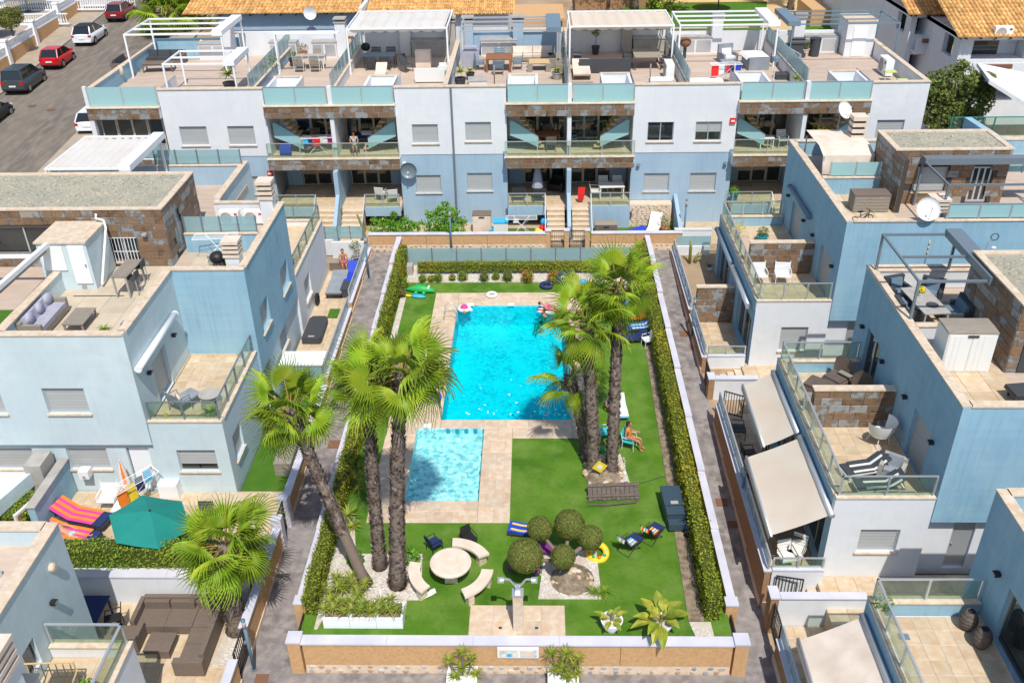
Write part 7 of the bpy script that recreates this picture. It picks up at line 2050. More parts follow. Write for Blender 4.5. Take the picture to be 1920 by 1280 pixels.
b = B(); b.box(-.32, .32, -.62, .8, .04, .52); b.obj('body', 'chestblue', t); B().box(-.34, .34, -.2, .82, .525, .6).obj('lid', 'chestblue', t); B().box(-.33, .33, -.64, -.22, .525, .57).obj('front_lid', 'chestblue', t)
B().box(-.12, .14, -.16, .0, .603, .61).obj('label_plate', 'concrete', t); B().box(-.3, .3, -.95, -.64, .1, .36).obj('step', 'chestblue', t)
t = thing('tricycle', 'dark blue childs scooter parked by the right hedge', 'scooter', tuple(at(1287, 1000)), .5)
for (x, y) in ((-.2, -.2), (.2, -.2), (0, .3)): w_ = B().torus((x, y, .12), .1, .03, 12, 6, Matrix.Rotation(pi / 2, 3, 'Y')).obj('wheel', 'tyre', t)
B().bar((0, -.2, .15), (0, .3, .2), .1, .04).obj('deck', 'navy', t); B().tube([(0, .3, .15), (0, .22, .7)], .02, 6).obj('stem', 'navy', t); B().tube([(-.2, .22, .7), (.2, .22, .7)], .018, 6).obj('handlebar', 'navy', t); B().ball((0, -.05, .35), .16, .2, .14, 10, 6).obj('seat', 'navy', t)
for (u, v, rz, tw, lab) in ((1180, 1028, 2.35, ['plate', 'yellowwood', 'sky'], 'navy reclining chair with pale patterned towel on the grass'), (1222, 1008, 2.45, ['red', 'yellow', 'sky', 'plate'], 'navy reclining chair with rainbow towel on the grass')):
 p = at(u, v)
 t = thing('reclining_chair', lab, 'chair', (p.x, p.y, 0), rz, 'navy reclining chairs on the grass')
 for s in (-1, 1):
  B().tube([(s * .29, -.6, .36), (s * .29, .1, .34), (s * .29, .55, .95)], .016, 6).obj('side_tube', 'black', t)
  B().tube([(s * .31, -.35, 0), (s * .31, .35, .52), (s * .31, -.2, .56)], .014, 6).obj('leg', 'black', t); B().tube([(s * .31, .45, 0), (s * .31, -.3, .5)], .014, 6).obj('leg', 'black', t)
 B().tube([(-.31, -.35, .015), (.31, -.35, .015)], .014, 6).obj('foot_bar', 'black', t); B().tube([(-.31, .45, .015), (.31, .45, .015)], .014, 6).obj('foot_bar', 'black', t)
 B().grid([[(x, y, z) for x in (-.27, 0, .27)] for y, z in ((-.62, .34), (-.2, .30), (.12, .31), (.35, .62), (.56, .95))]).obj('sling', 'navy', t)
 B().box(-.2, .2, .40, .46, .70, .82).obj('head_cushion', 'navy', t)
 b = B(); n = len(tw)
 for k in range(6):
  b.cur = k % n; x0 = -.20 + k * .065
  b.grid([[(x0, y, z), (x0 + .065, y, z)] for y, z in ((-.28, .32), (.12, .335), (.35, .645), (.585, .975), (.63, .80))])
 b.obj('towel', tw, t)
# slatted wooden roll on stones under the right palms
t = thing('wooden_screen', 'old dark wooden slat screen lying in front of the right palms', 'screen', tuple(at(1150, 938)), .06)
for k in range(11):
 x = -.88 + k * .165
 B().box(x, x + .15, -.05, .05, 0, .62, Matrix.Rotation(-.95, 4, 'X') @ Matrix.Translation((0, 0, .02 * (k % 3)))).obj('slat', 'oldwood', t)
for z in (.12, .5): B().box(-.92, .95, .055, .10, z, z + .08, Matrix.Rotation(-.95, 4, 'X') @ Matrix.Translation((0, -.16, 0))).obj('batten', 'oldwood', t)
B().tube([(-.95, -.25, .05), (0, -.3, .1), (.8, -.2, .06)], .03, 5).obj('pole', 'oldwood', t); B().tube([(-.5, -.35, .03), (.3, -.25, .12), (.9, -.1, .05)], .02, 5).obj('pole', 'oldwood', t)
p = atY(1125, 868, 26.5); t = thing('sign', 'yellow diamond sign hung on the right palm trunk', 'sign', (p.x, 26.55, p.z - .2))
B().box(-.2, .2, -.02, 0, -.2, .2, Matrix.Rotation(.6, 4, 'Y')).obj('board', 'yellow', t); B().box(-.09, .09, -.03, -.021, -.09, .09, Matrix.Rotation(.6, 4, 'Y')).obj('picture', 'plate', t)
B().tube([(0, 0, -.9), (0, 0, .1)], .02, 5).obj('stake', 'oldwood', t)
b = B(); b.tube([tuple(at(u, v, .012)) for u, v in ((1195, 907), (1215, 902), (1238, 894), (1262, 893))], .015, 5); b.obj('garden_hose', 'charcoal', kind='thing', label='dark hose curving over the grass to the right hedge', category='hose')
t = thing('towel', 'small white cloth dropped on the grass by the left stone bench', 'towel', tuple(at(805, 1112, .01)), .6); B().grid([[(-.25, -.1, .01), (0, -.14, .03), (.2, -.1, .01)], [(-.2, .08, .01), (0, .1, .04), (.25, .1, .01)]]).obj('cloth', 'plate', t)
# footprints of wear in the turf are left to the material; floats and rings
ring('patterned yellow swim ring leaning at the edge of the topiary bed', (2.02, 22.75, .0), .36, .14, 'yellow', .35, patches=['potblue', 'orange', 'green', 'orange'])
p = at(922, 555, .03); ring('white swim ring lying on the tiles behind the pool', (p.x, p.y, .035), .27, .1, 'plate')
p = at(1025, 538); ring('dark rubber ring flat on the grass left of another', (p.x, p.y, 0), .33, .13, 'navy', 0, patches=None)
p = at(1057, 532); ring('dark rubber ring propped up against the orange shrub', (p.x, p.y, .2), .36, .14, 'navy', .8)
p = at(1078, 536); t = thing('inflatable', 'light blue deflated inflatable by the dark rubber rings', 'inflatable', (p.x, p.y, 0)); B().ball((0, 0, .12), .45, .22, .14, 12, 6).obj('body', 'sky', t, smooth=True); B().ball((.4, .1, .15), .25, .2, .16, 10, 6).obj('head', 'sky', t, smooth=True)
p = at(786, 548)
t = thing('inflatable', 'green crocodile inflatable on the grass at the left rear corner', 'inflatable', (p.x, p.y, 0), -.15)
b = B(); b.tube([(-.75, 0, .12), (-.5, .02, .14), (-.1, 0, .2), (.25, 0, .2), (.55, 0, .17), (.8, 0, .14)], [.03, .1, .2, .21, .14, .09], 12); b.obj('body', 'green', t, smooth=True)
for k, (x, y) in enumerate(((-.1, .25), (-.1, -.25), (.3, .25), (.3, -.25))): B().ball((x, y, .1), .1, .12, .09, 8, 5).obj('leg', 'green', t, smooth=True)
for k in range(3): B().ball((.3 - .2 * k, 0, .4), .06, .04, .07, 6, 4).obj('ridge', 'green', t)
for s in (-1, 1): B().ball((.5, .09 * s, .32), .06, .05, .07, 8, 5).obj('eye', 'plate', t)
p = at(776, 553); t = thing('inflatable', 'flat blue and yellow float under the green crocodile', 'inflatable', (p.x + .25, p.y - .25, 0), -.2); B().ball((0, 0, .07), .42, .16, .08, 12, 5).obj('body', 'sky', t, smooth=True); B().ball((-.5, 0, .05), .3, .08, .06, 10, 5).obj('tail', 'yellow', t, smooth=True)
p = at(817, 749, .03); t = thing('kickboard', 'royal blue swimming float board on the tiles left of the pool', 'kickboard', (p.x, p.y, .03)); B().prism([(-.2, -.3), (.2, -.3), (.24, .1), (.18, .33), (-.18, .33), (-.24, .1)], 0, .09).obj('board', 'royal', t)
p = at(867, 580, -.05); t = thing('inflatable', 'pink and white inflatable at the rear left corner of the pool', 'inflatable', (p.x + .1, p.y - .1, -.06)); B().ball((0, 0, .14), .2, .2, .2, 12, 8).obj('body', 'pink', t, smooth=True); B().torus((0, .05, .1), .25, .09, 18, 8).obj('ring', 'plate', t, smooth=True); B().ball((.02, -.25, .08), .09, .1, .09, 8, 5).obj('foot', 'orange', t, smooth=True)
p = at(883, 583, -.05); t = thing('ball', 'small white ball floating by the pink inflatable', 'ball', (p.x, p.y, -.07)); B().ball((0, 0, .08), .09, n=12, m=8).obj('ball_skin', 'plate', t, smooth=True)
t = thing('pool_ladder', 'steel pool ladder with curved handrails at the left pool edge', 'ladder', (-3.79, 38.6, .03))
for y in (-.25, .25):
 B().tube([(-.55, y, 0), (-.52, y, .45), (-.38, y, .62), (-.15, y, .62), (0.0, y, .45), (.06, y, 0), (.06, y, -.5)], .022, 8).obj('handrail', 'alu', t, smooth=True)
for k in range(2): B().box(.02, .12, -.23, .23, -.25 - k * .25, -.22 - k * .25).obj('tread', 'alu', t)
# loungers under the palms and along the right hedge
p = at(975, 1000); lounger('low lounger with blue and yellow towel behind the topiary tree', (p.x + .2, p.y, 0), 1.4, 'charcoal', 'royal', .1, towel=['royal', 'yellow', 'royal'], low=.2, L=1.5)
p = at(1018, 1040); lounger('purple lounger under the middle crowns of the topiary tree', (p.x, p.y + .15, 0), 1.3, 'charcoal', 'purple', .2, low=.2, L=1.3, w=.5)
p = at(975, 1078); lounger('purple striped lounger half under the biggest round crown', (p.x + .15, p.y + .2, 0), 1.4, 'charcoal', 'purple', .1, low=.2, L=1.3, w=.5)
G2 = 'sun chairs along the right hedge of the pool garden'
for (u, v, rz, fr, pd, tw, lab) in ((1195, 575, -1.3, 'whitepaint', 'sky', ['sky'], 'white lounger with bright blue towel under the tallest palm'),
         (1205, 600, -1.4, 'charcoal', 'orange', ['orange', 'red'], 'lounger with orange towel between palm fronds and hedge'),
         (1200, 620, -1.4, 'charcoal', 'royal', ['royal', 'sky', 'plate'], 'lounger with blue and white checked towel by the hedge'),
         (1185, 640, -1.45, 'charcoal', 'navy', None, 'dark blue lounger hidden under the palm fronds'),
         (1162, 772, .08, 'sky', 'plate', ['plate'], 'sky blue lounger with a white towel right of the trunks')):
 p = at(u, v); lounger(lab, (p.x, p.y, 0), rz, fr, pd, .5 if u != 1162 else .35, group=G2, towel=tw, low=.28, L=1.7)
p = at(1213, 648); chair('white plastic armchair at the hedge under a drooping frond', (p.x, p.y, 0), -1.2, 'whitepaint', 'whitepaint', group=G2)
p = at(1130, 822); chair('aqua folding chair between the two right palm trunks', (p.x + .05, p.y, 0), 1.8, 'whitepaint', 'aqua', group=G2)
p = at(1133, 850); t = thing('bag', 'lime green beach bag between the right palm trunks', 'bag', (p.x + .05, p.y, 0)); B().prism([(-.16, -.1), (.16, -.1), (.19, .1), (-.19, .1)], 0, .3).obj('bag_body', 'green', t); B().tube([(-.1, 0, .3), (0, 0, .45), (.1, 0, .3)], .015, 5).obj('strap', 'yellow', t)
for k in range(4):
 p = at(1150 + k * 9, 560, .9)
for (u, lab) in ((1159, 'closed white parasol leaning among the palm fronds'), (1170, 'second closed white parasol among the palm fronds')):
 p = at(u, 575); t = thing('parasol', lab, 'parasol', (p.x, p.y, 0)); B().tube([(0, 0, 0), (0, 0, 1.6)], .02, 6).obj('pole', 'alu', t); B().lathe([(.02, 1.65), (.07, 1.3), (.09, .9), (.03, .75)], 8).obj('canopy', 'plate', t)
for o in set(bpy.data.objects) - _n0:      # seats on the grass are small folding ones
 if o.get('category') in ('chair', 'sun lounger', 'scooter', 'swim ring'): o.scale = (.8, .8, .8)
# ---------------------------------------------------------------- left houses: roof, balcony, patios
z = 5.77
t = sofa('grey cushioned sofa on the left roof terrace', (-17.25, 28.1, z), pi / 2, 2.1, .8, 'greywood', 'cushion', (1, 1), 2, .65)
p = (-17.4, 27.3, z + .43)
for k, (y, s) in enumerate(((27.45, .0), (28.2, .2), (28.85, -.1))):
 q = thing('cushion', ['grey scatter cushion at the near end of the roof sofa', 'grey scatter cushion in the middle of the roof sofa', 'grey scatter cushion at the far end of the roof sofa'][k], 'cushion', (-17.38, y, z + .44), s); B().ball((0, 0, .2), .13, .26, .22, 12, 8).obj('cover', 'cushion', q, smooth=True)
table('low slatted coffee table beside the grey roof sofa', (-16.0, 28.1, z), pi / 2, 1.2, .75, .36, 'greywood', 'greywood', 9)
pot('agave in a pot at the front of the left roof terrace', (-14.85, 27.35, z), .17, .22, 'concrete', 'hedgegreen', .42, 26, ph=.02)
t = thing('watering_can', 'grey bucket in the corner of the left roof parapet', 'bucket', (-14.2, 27.6, z)); B().lathe([(.001, .02), (.13, 0), (.17, .3), (.15, .3), (.12, .03)], 12).obj('bucket_wall', 'cushion', t); B().tube([(-.15, 0, .3), (0, 0, .45), (.15, 0, .3)], .01, 5).obj('handle', 'charcoal', t)
table('high grey slatted bar table on the left roof terrace', (-15.2, 30.75, z), pi / 2 - .05, 1.45, .62, .9, 'greywood', 'concrete', 9)
for k, (x, y) in enumerate(((-15.0, 31.3), (-14.9, 30.4))):
 t = thing('bar_stool', ['grey bar stool behind the high bar table', 'grey bar stool in front of the high bar table'][k], 'bar stool', (x, y, z)); B().box(-.2, .2, -.2, .2, .66, .70).obj('seat', 'charcoal', t); B().box(.17, .2, -.2, .2, .70, .95).obj('backrest', 'charcoal', t)
 for sx in (-.18, .18):
  for sy in (-.18, .18): B().tube([(sx, sy, 0), (sx * .9, sy * .9, .66)], .016, 5).obj('leg', 'concrete', t)
t = thing('wall_lamp', 'round dish lamp on the blue parapet above the roof sofa', 'wall lamp', (-17.72, 29.0, 6.3)); B().tube([(0, 0, 0), (.1, 0, 0)], .12, 12).obj('shade', 'charcoal', t); B().tube([(.1, 0, 0), (.11, 0, 0)], .07, 10).obj('bulb', 'coping', t)
z = 2.75
t = chair('grey reclining chair with cream cushions on the left balcony', (-12.75, 27.2, z), 2.6, 'steel', 'greycushion', w=.66, h=1.0); B().ball((0, .1, .55), .22, .12, .2, 10, 6).obj('cushion', 'creamcloth', t, smooth=True); B().box(-.3, .3, -.75, -.28, .36, .42).obj('footrest', 'greycushion', t)
t = thing('wicker_table', 'round openwork wicker side table on the left balcony', 'table', (-11.75, 27.5, z)); B().lathe([(.38, .02), (.28, .25), (.38, .48)], 14).obj('base', 'greywood', t); B().lathe([(.001, .50), (.39, .50), (.39, .47)], 16).obj('tabletop', 'concrete', t)
pot('grassy plant in the front corner of the left balcony', (-11.5, 26.65, z), .17, .3, 'coping', 'hedgegreen', .55, 40, ph=.0)
pot('small reddish plant in the far corner of the left balcony', (-11.4, 30.4, z), .13, .2, 'whitepaint', 'dryleaf', .35, 20)
t = thing('lantern', 'small yellow lantern by the left balcony rail', 'lantern', (-13.1, 26.6, z)); B().lathe([(.08, 0), (.1, .1), (.06, .25), (.001, .28)], 10).obj('body', 'yellow', t)
# patio of the left house
z = -.2
parasol('big teal hexagonal parasol over the left patio', (-12.6, 22.9, z), 1.33, 1.95, 'teal', 6, .2, 'charcoal', apex=.45)
table('dark table under the teal parasol', (-11.9, 23.4, z), .1, 1.7, .9, .72, 'charcoal', 'charcoal')
for k, (x, y, r, lab) in enumerate(((-12.3, 22.6, pi, 'dark chair on the near side of the parasol table'), (-11.3, 22.7, pi, 'dark chair at the near right of the parasol table'), (-11.5, 24.3, 0, 'dark chair on the far side of the parasol table'))): chair(lab, (x, y, z), r, 'charcoal', 'charcoal', 'chairs at the parasol table')
for (y, ln, lab) in ((24.45, .5, 'navy sunbed with pink and orange striped towel and nobody on it'), (23.5, .25, 'navy sunbed with striped towel under the sunbathing man')):
 lounger(lab, (-15.9, y, z), pi / 2 - .25, 'charcoal', 'navy', ln, 'striped sunbeds on the left patio', ['pink', 'orange'], L=2.05, w=.72, low=.34)
chair('white plastic armchair against the wall of the left patio', (-15.3, 25.3, z), 0, 'whitepaint', 'whitepaint', w=.62, h=1.0)
t = thing('bench', 'white cushioned lounge seat beside the white armchair', 'bench', (-14.6, 25.0, z)); B().box(-.35, .35, -.4, .4, .2, .42).obj('seat', 'plate', t); B().box(-.35, .35, .36, .42, .42, .95).obj('backrest', 'plate', t); B().box(-.33, .33, -.38, .38, 0, .2).obj('base', 'concrete', t)
drying_rack('drying rack with orange striped towels by the white patio door', (-14.2, 25.3, z), .9, [(-.6, .35, 'orange', .9), (-.2, .35, 'yellow', .85), (.2, .3, 'navy', .6), (.6, .3, 'sky', .5)], 1.25)
t = thing('parasol', 'folded orange and white striped parasol leaning on the pale wall', 'parasol', (-14.75, 25.75, z)); 
b = B()
for k in range(8):
 b.cur = k % 2; a0, a1 = k * pi / 4, (k + 1) * pi / 4
 b.grid([[(r_ * cos(a), r_ * sin(a), z_) for a in (a0, a1)] for r_, z_ in ((.03, 1.75), (.12, 1.3), (.17, .75), (.04, .6))])
b.obj('canopy', ['orange', 'plate'], t); B().tube([(0, 0, 0), (0, 0, 1.8)], .02, 6).obj('pole', 'plate', t)
t = thing('meter_box', 'white meter cabinet beside the white patio door', 'meter box', (-13.3, 25.95, z)); B().box(-.35, .35, -.2, .18, 0, .65).obj('body', 'whitepaint', t); B().box(-.3, .3, -.215, -.2, .06, .6).obj('door', 'whitepaint', t)
t = thing('hose_reel', 'white hose box on the pale wall left of the armchair', 'hose box', (-16.3, 26.1, .75)); B().box(-.18, .18, -.2, .14, -.15, .18).obj('body', 'whitepaint', t); B().box(-.05, .05, -.22, -.2, -.1, .0).obj('outlet', 'concrete', t)
t = thing('wind_break', 'red framed picture panel leaning on the dividing garden wall', 'panel', (-17.35, 24.2, -.2), pi / 2 - .3); B().box(-.7, .7, -.03, .03, .2, 1.15).obj('panel', 'terracotta', t); b = B(); b.box(-.78, .78, -.05, .05, 1.15, 1.25).box(-.78, -.7, -.05, .05, .1, 1.15).box(.7, .78, -.05, .05, .1, 1.15); b.obj('frame', 'plate', t)
t = thing('folding_screen', 'white triangular laundry cover by the foot of the sunbeds', 'screen', (-13.75, 22.75, z)); B().prism([(-.25, -.2), (.3, -.2), (.02, .25)], 0, .5).obj('cover', 'plate', t)
block('grey slatted storage box at the back of the lawn strip', (-9.5, 27.9, -.36), 0, .62, 1.3, .62, 'greywood', None, slats=3)
barbecue('black gas barbecue beside the left path wall', (-9.55, 22.6, -.22), False, pi / 2)
# front left patio
z = -.9
so1 = thing('corner_sofa', 'brown rattan corner sofa on the lower left patio', 'sofa', (-11, 20.6, z), world=True)
def sb(n, x0, x1, y0, y1, z0, z1): return slab(so1, n, 'rattan', x0, x1, y0, y1, z + z0, z + z1)
sb('back', -12.55, -9.95, 21.0, 21.15, .04, .72); sb('side_arm', -12.7, -12.56, 20.1, 21.15, .04, .62)
for k in range(2): sb('seat', -12.55 + k * .88, -11.68 + k * .88, 20.12, 20.99, .04, .36)
sb('corner_seat', -10.78, -10.1, 20.12, 20.99, .04, .36)
sb('long_back', -10.09, -9.94, 18.75, 20.99, .04, .72)
for k in range(2): sb('seat', -10.78, -10.1, 19.45 - k * .64, 20.1 - k * .64, .04, .36)
sb('end_arm', -10.85, -9.94, 18.52, 18.73, .04, .60)
for k in range(3): B().box(-12.5 + k * .85, -11.7 + k * .8, 20.85, 20.99, z + .36, z + .66).obj('back_cushion', 'rattan', so1)
t = block('square rattan table in front of the corner sofa', (-11.6, 19.55, z), -.02, .78, .72, .34, 'rattan', name='rattan_table', cat='table')
sofa('rattan armchair on the lower left patio', (-12.75, 19.75, z), pi, 1.0, .75, 'rattan', 'rattan', (1, 1), 1, .66, name='armchair')
table('navy topped table in the shade of the white garden wall', (-14.3, 20.5, z), .0, 1.3, 1.1, .74, 'navy', 'charcoal')
chair('black folding chair beside the navy topped table', (-13.35, 20.3, z), -1.2, 'black', 'black'); chair('black chair in front of the navy topped table', (-13.6, 19.2, z), 2.8, 'black', 'black')
t = thing('parasol', 'closed grey parasol standing by the lower left white wall', 'parasol', (-14.1, 20.0, z)); B().tube([(0, 0, 0), (0, 0, 2.2)], .03, 6).obj('pole', 'alu', t); B().lathe([(.03, 2.4), (.1, 1.9), (.17, 1.2), (.2, .7), (.06, .55)], 9).obj('canopy', 'cushion', t); B().lathe([(.3, 0), (.3, .07), (.05, .1)], 12).obj('base', 'charcoal', t)
z = 1.88
t = thing('rattan_bench', 'natural rattan bench on the lower left terrace', 'bench', (-12.5, 15.6, z), .05)
for s in (-1, 1):
 for y in (-.3, .3): B().tube([(s * .65, y, 0), (s * .65, y, .42 if y < 0 else .95)], .022, 6).obj('leg', 'yellowwood', t)
 B().tube([(s * .66, -.3, .42), (s * .7, -.3, .62), (s * .68, .3, .66)], .02, 6).obj('armrest', 'yellowwood', t)
B().tube([(-.65, .3, .95), (.65, .3, .95)], .025, 6).obj('top_rail', 'yellowwood', t)
for k in range(7): B().tube([(-.55 + k * .183, -.3, .42), (-.55 + k * .183, .28, .42), (-.55 + k * .183, .3, .95)], .016, 5).obj('bar', 'yellowwood', t)
B().tube([(-.65, -.3, .42), (.65, -.3, .42)], .022, 6).obj('front_rail', 'yellowwood', t)
for (x, y, r, lab) in ((-12.3, 14.3, .3, 'natural rattan chair nearest the lower left corner'), (-11.5, 14.5, -.7, 'natural rattan chair beside the terrace rail')): chair(lab, (x, y, z), r + pi, 'yellowwood', 'greywood', w=.6)
t = pot('spiky plant in a bright green pot on the lower left terrace', (-11.55, 15.6, z), .2, .3, 'green', 'bushleaf', .38, 26, 'ball')
# sun terrace beside the path
z = .0
lounger('grey padded lounger in front of the sitting boy', (-10.0, 41.6, z), 0, 'charcoal', 'greycushion', .18, group='loungers on the sun terrace', w=.8, L=2.3)
lounger('lounger with blue towel beside the glass of the sun terrace', (-9.4, 42.4, z), -.05, 'charcoal', 'royal', .55, group='loungers on the sun terrace', w=.6, L=1.7)
t = thing('storage_chest', 'black covered sun lounger on the sun terrace', 'sun lounger', (-10.25, 37.2, z), 0); b = B(); b.prism([(-.42, -1.0), (.4, -1.0), (.46, -.8), (.42, .9), (.3, 1.05), (-.3, 1.05), (-.42, .85)], .05, .34); b.obj('cover', 'charcoal', t); B().box(-.14, .14, -.9, -.78, .342, .35).obj('label_patch', 'concrete', t)
block('black rattan box beside the path glass of the sun terrace', (-9.38, 41.1, z), 0, .55, .9, .5, 'charcoal')
block('grey bench box under the sitting boy', (-10.25, 43.9, z), 0, 1.1, .5, .5, 'rattan', 'greywood', name='bench_box', cat='bench')
pot('small tree in a pot at the far corner of the sun terrace', (-9.45, 44.2, z), .2, .35, 'charcoal', 'oliveleaf', .6, 20, 'tree', ph=.55)
t = thing('ring_toy', 'black tyre swing leaning on the white terrace wall', 'ring', (-10.7, 40.0, .0)); B().torus((0, 0, .3), .25, .07, 18, 8, Matrix.Rotation(pi / 2, 3, 'Y')).obj('ring_body', 'black', t, smooth=True)
# roof behind
z = 5.77
drying_rack('white drying rack standing open on the left blue roof', (-12.6, 33.3, z), .1, [], 1.0)
t = block('grey slatted cabinet below the drying rack on the left blue roof', (-12.35, 32.3, z), .05, .55, .4, .75, 'concrete', slats=4, name='cabinet', cat='cabinet'); pot('potted herbs by the chimney of the left blue roof', (-11.9, 32.2, z), .14, .25, 'terracotta', 'bushleaf', .3, 16, 'ball')
barbecue('small portable barbecue on the left blue roof', (-12.1, 31.75, z), True)
# ---------------------------------------------------------------- right houses
z = 2.62
for (x, y, r, lab) in ((11.15, 28.9, -.9, 'dark rattan egg lounger farther from the stone partition'), (11.55, 27.9, -.9, 'dark rattan egg lounger next to the stone partition')):
 t = thing('rattan_lounger', lab, 'lounge chair', (x, y, z), r, 'dark rattan loungers on the right terrace')
 P = [[(.42 * sin(a) * k_, .25 + .22 * cos(a) * .4, .3 + h_) for a in [radians(-90 + 180 * i / 8) for i in range(9)]] for k_, h_ in ((.95, .0), (1.0, .3), (.9, .6), (.6, .75))]
 B().grid(P).obj('backrest', 'rattan', t, smooth=True); B().box(-.4, .4, -.45, .3, .08, .34).obj('seat', 'rattan', t); B().box(-.36, .36, -.42, .22, .341, .42).obj('cushion', 'oldwood', t); B().box(-.05, .45, .0, .2, .5, .55).obj('arm_pad', 'greywood', t)
 for s in (-.3, .3): B().box(s - .03, s + .03, -.3, -.24, 0, .08).obj('leg', 'charcoal', t)
for (x, y, r, lab) in ((10.35, 28.5, -.7, 'rattan footstool before the farther egg lounger'), (10.6, 27.6, -.8, 'rattan footstool before the nearer egg lounger')): block(lab, (x, y, z), r, .85, .7, .36, 'rattan', 'oldwood', name='footstool', cat='footstool')
block('square rattan side table beside the footstools', (9.9, 27.5, z), -.1, .55, .5, .45, 'rattan', 'greywood', name='side_table', cat='table')
t = thing('tub_chair', 'white woven tub chair by the stone partition', 'chair', (11.55, 25.4, z), .5)
P = []
for i in range(13):
 a = radians(-200 + 220 * i / 12); P.append([(.36 * cos(a), .36 * sin(a), .42), (.46 * cos(a), .46 * sin(a), .66), (.5 * cos(a), .5 * sin(a), .92)])
B().grid(P).obj('shell', 'plate', t, smooth=True); B().lathe([(.001, .42), (.37, .42), (.33, .36), (.001, .36)], 14).obj('seat', 'plate', t); B().ball((-.1, .12, .5), .1, .06, .09, 8, 5).obj('cushion', 'black', t)
for k in range(4): a = k * pi / 2 + .7; B().tube([(.25 * cos(a), .25 * sin(a), .38), (.38 * cos(a), .38 * sin(a), 0)], .016, 5).obj('leg', 'plate', t)
for (x, y, r, lab) in ((10.55, 23.75, 1.35, 'black and white striped lounger farther from the rail'), (10.75, 22.9, 1.5, 'black and white striped lounger beside the rail')):
 lounger(lab, (x, y, z), -r, 'plate', 'charcoal', .5, 'striped loungers on the right terrace', ['charcoal', 'charcoal', 'plate'], low=.25, L=1.5, w=.55)
sofa('grey padded tub armchair beside the striped loungers', (11.4, 23.6, z), -.6, .75, .65, 'concrete', 'greycushion', (1, 1), 1, .7, name='armchair')
for (x, r, lab) in ((9.9, .35, 'white slatted armchair on the left of the far terrace'), (10.95, .2, 'white slatted armchair on the right of the far terrace')): chair(lab, (x, 37.0, z), r + pi * 0 - .3, 'whitepaint', 'whitepaint', 'white slatted armchairs on the far terrace', w=.66, h=.95)
pot('yellow flowering plant on the far right balcony corner', (9.75, 41.6, z), .2, .35, 'terracotta', 'yellowplant', .75, 30, 'ball'); pot('plants in a teal trough on the far right terrace', (11.0, 41.4, z), .28, .3, 'potblue', 'oliveleaf', .5, 30, 'ball')
pot('green bush in a teal pot on the far ground terrace', (11.05, 48.7, 1.66), .24, .42, 'potblue', 'bushleaf', .55, 30, 'ball')
for (x, y, s, lab) in ((11.5, 17.6, 1, 'dark ribbed clay jar in the corner of the empty terrace'), (11.62, 17.0, .95, 'dark ribbed clay jar in front of another on the empty terrace')):
 t = thing('clay_jar', lab, 'jar', (x, y, 2.37)); b = B(); b.lathe([(.001, 0), (.15, 0)] + [(.16 + .07 * sin(pi * k / 9) + (.012 if k % 2 else 0), .06 + k * .055) for k in range(10)] + [(.12, .62), (.10, .62)], 16); b.obj('body', 'oldwood', t); B().lathe([(.11, .60), (.001, .60)], 12).obj('mouth', 'black', t)
t = thing('floor_drain', 'small blue grey floor drain on the empty terrace', 'drain', (9.75, 17.3, 2.352)); B().box(-.14, .14, -.1, .1, .0, .012).obj('grid_plate', 'bluegrey', t)
t = thing('floor_drain', 'small blue grey floor drain by the rattan footstools', 'drain', (9.65, 29.3, 2.602)); B().box(-.12, .12, -.09, .09, .0, .012).obj('grid_plate', 'bluegrey', t)
pot('green plant hanging in the rear corner rail of the empty terrace', (9.3, 18.0, 2.37), .12, .3, 'terracotta', 'bushleaf', .5, 30, 'ball')
for (x, lab) in ((10.35, 'rusty cube planter at the bottom edge of the empty terrace'), (11.1, 'dark rattan box at the bottom edge of the empty terrace')): block(lab, (x, 13.6 if x < 11 else 14.4, 2.37), 0, .9, .4, .5, 'rust' if x < 11 else 'charcoal')
# roof of the middle right house
z = 5.77
table('pale dining table under the dark pergola', (13.35, 28.3, z), pi / 2 + .1, 1.9, .9, .73, 'concrete', 'concrete')
for k, (x, y, r, lab) in enumerate(((12.95, 29.75, .3, 'charcoal dining armchair at the far left of the pergola table'), (14.1, 29.6, -.5, 'charcoal dining armchair at the far right of the pergola table'), (12.75, 28.2, pi / 2, 'charcoal dining armchair on the left of the pergola table'))):
 sofa(lab, (x, y, z), r, .78, .7, 'charcoal', 'bluegrey', (1, 1), 1, .8, 'dark seats under the pergola', 'armchair')
sofa('large charcoal armchair on the right of the pergola table', (14.35, 28.1, z), -pi / 2, 1.1, .85, 'charcoal', 'bluegrey', (1, 1), 1, .85, 'dark seats under the pergola', 'armchair')
pot('yellow flowers in a pot on the pergola table', (13.3, 28.6, z + .735), .1, .14, 'plate', 'yellowplant', .22, 14, 'ball'); t = thing('plate', 'dark round plate on the pergola table', 'plate', (13.45, 27.9, z + .735)); B().lathe([(.001, .01), (.16, .012), (.2, .035), (.17, 0), (.001, 0)], 18).obj('dish', 'charcoal', t)
block('pale wooden garden shed with double doors on the right roof', (13.5, 25.35, z), -.02, 1.5, .9, 1.45, 'plate', 'greywood', 'garden_shed', 'shed', 2)
lounger('dark sling lounger at the right edge of the tiled roof', (15.1, 23.4, z), -pi / 2 + .1, 'charcoal', 'charcoal', .02, low=.34)
z = 5.97
block('brown slatted storage box on the far right roof', (14.25, 37.4, z), 0, 1.5, .75, .8, 'greywood', 'rattan', slats=5)
t = thing('bicycle', 'folding bicycle lying on the far right roof', 'bicycle', (13.4, 35.6, z), .3)
for x in (-.35, .35): B().torus((x, 0, .25), .22, .02, 16, 6, Matrix.Rotation(pi / 2, 3, 'X')).obj('wheel', 'tyre', t)
